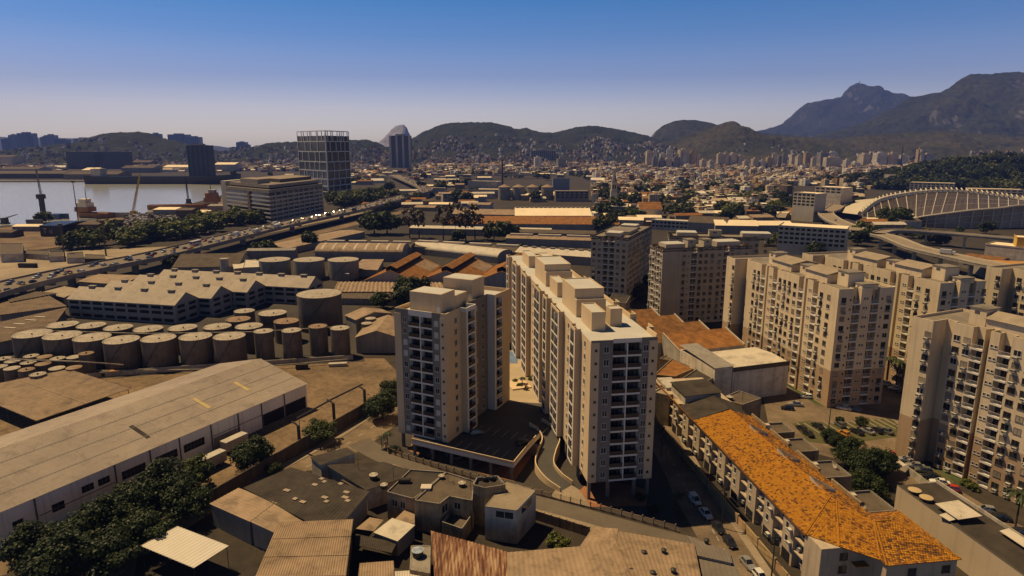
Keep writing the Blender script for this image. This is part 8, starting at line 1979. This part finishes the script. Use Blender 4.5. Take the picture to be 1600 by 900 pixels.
for i, (x0, x1, yt) in enumerate(TW):
    yb = 262 if yt < 244 else 266; a, b = P(x0, yb), P(x1, yb); L = b.x - a.x; _, z = DZ(x0, yt, a.y); c = rnd.choices(range(4), (40, 35, 15, 10))[0]
    zone = 'under the wooded ridge' if x0 < 1000 else 'below the cone hill' if x0 < 1100 else 'below the scrub hill' if x0 < 1170 else 'before the mountain foot' if x0 < 1320 else 'left of the water tower' if x0 < 1430 else 'above the wooded park'
    t = thing('far_apartment_tower', '%s %s apartment tower %s' % (ORD[i % 20] + (' nearer', ' middle', ' farther')[i // 20], TN[c], zone), 'apartment tower', (a.x, a.y), R(rnd.uniform(-8, 14)), 'apartment towers below the hills'); D = L * rnd.uniform(.7, 1.3)
    MB().prism([Vector(q) for q in ((0, 0), (L, 0), (L, D), (0, D))], 0, z, 0, 0).build('body', MTW[c], t); MB().box(L * .3, L * .7, D * .3, D * .7, z, z + 5).build('tank_house', MTW[c], t)
p = P(1438, 262); t = thing('water_tower', 'cylindrical cream tower with banded crown before the mountain', 'water tower', (p.x, p.y, 0)); _, z = DZ(1438, 233, p.y); MB().cyl(0, 0, 9, 0, z * .8, 16).build('shaft', M_CREAMW, t); MB().cyl(0, 0, 12, z * .8 + .01, z * .86, 16).build('ring', M_WALLG, t); MB().cyl(0, 0, 10, z * .86 + .01, z, 16).build('crown', M_CREAMW, t)
tag(MB().tube([(0, 0, 0), (0, 0, DZ(1407, 228, P(1407, 262).y)[1])], 3.0, 6, 0, 1.5).build('radio_mast', M_STEEL), 'thin dark radio mast left of the water tower', 'mast').location = (*P(1407, 262), 0)
# houses on the hillsides
rnd = random.Random(9); FV = []
def settle(surf, n, u0, u1, t0, t1, bias=1.0):
    for i in range(n):
        u, t = rnd.uniform(u0, u1), t0 + (t1 - t0) * rnd.random() ** bias
        if mnoise.noise(Vector((u * 14, t * 5, 1.7))) < -0.12 and rnd.random() < .85: continue
        p = surf(u, t); FV.append((p.x, p.y, p.z))
settle(RIDGE, 2600, 0.02, 0.9, 0.03, 0.62, 1.3); settle(WEST, 900, 0.05, 0.97, 0.02, 0.8, 1.6); settle(MID, 1100, 0.03, 0.97, 0.02, 0.8, 1.3)
SCR = HILLS['scrub_hill']; settle(SCR, 1500, 0.28, 0.8, 0.03, 0.4, 1.6); settle(SCR, 160, 0.12, 0.22, 0.1, 0.6)
FV.sort(key=lambda q: q[1] - q[2] * 2); hs = MB(); rr = random.Random(2)
for i, (x, y, z) in enumerate(FV):
    s = rr.uniform(7, 13); h = rr.uniform(5, 12); wi = rr.choices(range(6), (24, 22, 20, 8, 16, 10))[0]; ri = rr.choices(range(5), (14, 26, 16, 22, 22))[0]
    if i % max(1, len(FV) // 260) == 0 and i // max(1, len(FV) // 260) < 290:
        px, py = pix(x, y, z); b = MB(); city_house(b, 0, 0, 0, s, s * .9, h, wi, ri, False); t_ = b.build('hillside_house', CW + CR); t_.location = (x, y, z); t_.rotation_euler = (0, 0, rr.uniform(0, 1.5))
        zone = 'west wooded hill across the bay' if px < 352 else 'hill behind the glass tower' if px < 610 else 'long wooded ridge' if px < 1010 else 'scrub hill'
        hgt = 'high' if z > 70 else 'halfway up' if z > 35 else 'low'
        tag(t_, '%s %s house %s on the %s' % (CWN[wi], CRN[ri], hgt, zone), 'house', 'hillside houses')
    else: city_house(hs, x, y, rr.uniform(0, 1.5), s, s * .9, h, wi, ri, False, z)
o = hs.build('hillside_settlement', CW + CR); tag(o, 'dense hillside settlement of tiny houses across the ridges', 'houses', kind='stuff')
# city trees: the largest in view as individuals, the rest one mass
FARC = [crown_mesh('crown', lm, 4.8, 3.6, 10, 22, 1.15, 40 + i) for i, lm in enumerate((L_DARK, L_MID, L_YEL))]
FARV = [([tuple(v.co) for v in me.vertices], [tuple(p.vertices) for p in me.polygons]) for me in FARC]
MASS = MB()
def mass_tree(x, y, s, z=0.0):
    k = rnd.randrange(3); vs, fs = FARV[k]; n = len(MASS.v); a = rnd.uniform(0, 6.28); c, q = math.cos(a) * s, math.sin(a) * s
    MASS.v.extend((x + v[0] * c - v[1] * q, y + v[0] * q + v[1] * c, z + v[2] * s + 3.2 * s) for v in vs); MASS.f.extend(tuple(n + i for i in f) for f in fs); MASS.m.extend([k] * len(fs))
rnd = random.Random(14); n = 0; tries = 0
while n < 520 and tries < 20000:
    tries += 1; y = rnd.uniform(600, 1300) if n < 120 else rnd.uniform(900, 2600); x = rnd.uniform(-.55, .8) * y; px, py = pix(x, y)
    if px > 1700 or px < 352 or (655 < px < 930 and py > 290) or (1345 < px and py > 330) or py > 345 and px < 1190 or not (allowed(px, py, y) or (655 < px < 940 and 268 < py < 280)): continue
    zone = 'behind the glass tower' if px < 655 else 'beyond the mill' if px < 940 else 'near the church spire' if px < 1040 else 'left of the school' if px < 1190 else 'about the viaduct fork' if px < 1345 else 'above the arena'
    if n < 50: tree(rnd.choice('moon'), (x, y), rnd.uniform(1.4, 2.3), '%s street tree %s, %s' % (('dark', 'green')[n % 2], zone, 'front houses' if py > 310 else 'middle houses' if py > 285 else 'far houses'), 'city trees')
    else: mass_tree(x, y, rnd.uniform(1.3, 2.4))
    n += 1
for i, (x, y, s) in enumerate(((1010, 340, 2.0), (1022, 338, 2.2), (985, 345, 1.9), (1192, 325, 1.6), (1190, 318, 1.8), (1208, 330, 1.7), (1225, 388, 1.5), (1240, 394, 1.4), (1200, 384, 1.4), (1285, 398, 1.5), (1275, 402, 1.4), (1345, 372, 1.9), (1358, 378, 1.7), (1340, 384, 1.6), (1355, 345, 1.5), (1330, 330, 1.6), (1320, 334, 1.4), (1420, 372, 1.3), (1445, 380, 1.4), (1470, 384, 1.3), (1395, 352, 1.2), (1412, 356, 1.2), (1540, 366, 1.5), (1215, 326, 1.5), (1250, 318, 1.5), (1230, 322, 1.6), (1462, 380, 1.2), (1500, 368, 1.0), (1000, 348, 1.6), (1100, 330, 1.4))):
    tree('mon'[i % 3], P(x, y), s, '%s green tree around the school and viaducts%s' % (ORD[i % 20], '' if i < 20 else ' by the arena side'), 'trees of the right middle ground')
# wooded park knoll on the right
kn = MB(); nu, nv = 40, 16
def knoll(u, v):
    x = 690 + 800 * u; y = 1130 + 560 * v; z = 50 * min(1, u / .35) * math.exp(-((u - .55) / .6) ** 2) * math.sin(math.pi * min(1, max(0, v))) ** .8; return Vector((x, y, z - .5))
for j in range(nv + 1):
    for i in range(nu + 1): kn.v.append(tuple(knoll(i / nu, j / nv)))
for j in range(nv):
    for i in range(nu): a = j * (nu + 1) + i; kn.f.append((a, a + 1, a + nu + 2, a + nu + 1)); kn.m.append(0)
struct(kn.build('park_knoll', H_WOOD, smooth=True))
rnd = random.Random(8); k = 0
for i in range(620):
    u, v = rnd.uniform(.0, .98), rnd.uniform(.0, .66); p = knoll(u, v); px, py = pix(p.x, p.y, p.z)
    if px > 1700: continue
    if k < 40 and v < .5 and px < 1600:
        tree(rnd.choice('oom'), (p.x, p.y), rnd.uniform(2.0, 3.0), '%s tree of the wooded park knoll, %s, %s' % (('dark', 'olive', 'deep green')[k % 3], 'its near edge' if v < .2 else 'its flank' if v < .35 else 'its crest', 'facing the arena' if px > 1520 else 'towards the white school'), 'park trees', z=p.z); k += 1
    else: mass_tree(p.x, p.y, rnd.uniform(2.0, 3.0), p.z)
o = MASS.build('city_woods', [L_DARK, L_MID, L_YEL]); tag(o, 'dark tree masses scattered through the far city and the park', 'trees', kind='stuff')
# ================================================================== the air
hz = MB().box(-9500, 9500, -300, 11500, -12, 1250).build('haze', [])
m = bpy.data.materials.new('haze'); m.use_nodes = True; nt = m.node_tree; nt.nodes.clear()
vo = _node(nt, 'ShaderNodeVolumePrincipled'); vo.inputs['Color'].default_value = (0.20, 0.32, 1.0, 1); vo.inputs['Density'].default_value = 0.000066
ou = _node(nt, 'ShaderNodeOutputMaterial'); nt.links.new(vo.outputs[0], ou.inputs['Volume'])
hz.data.materials.append(m); hz['kind'] = 'stuff'; hz['label'] = 'thin bluish haze lying over the far city and mountains'; hz['category'] = 'haze'
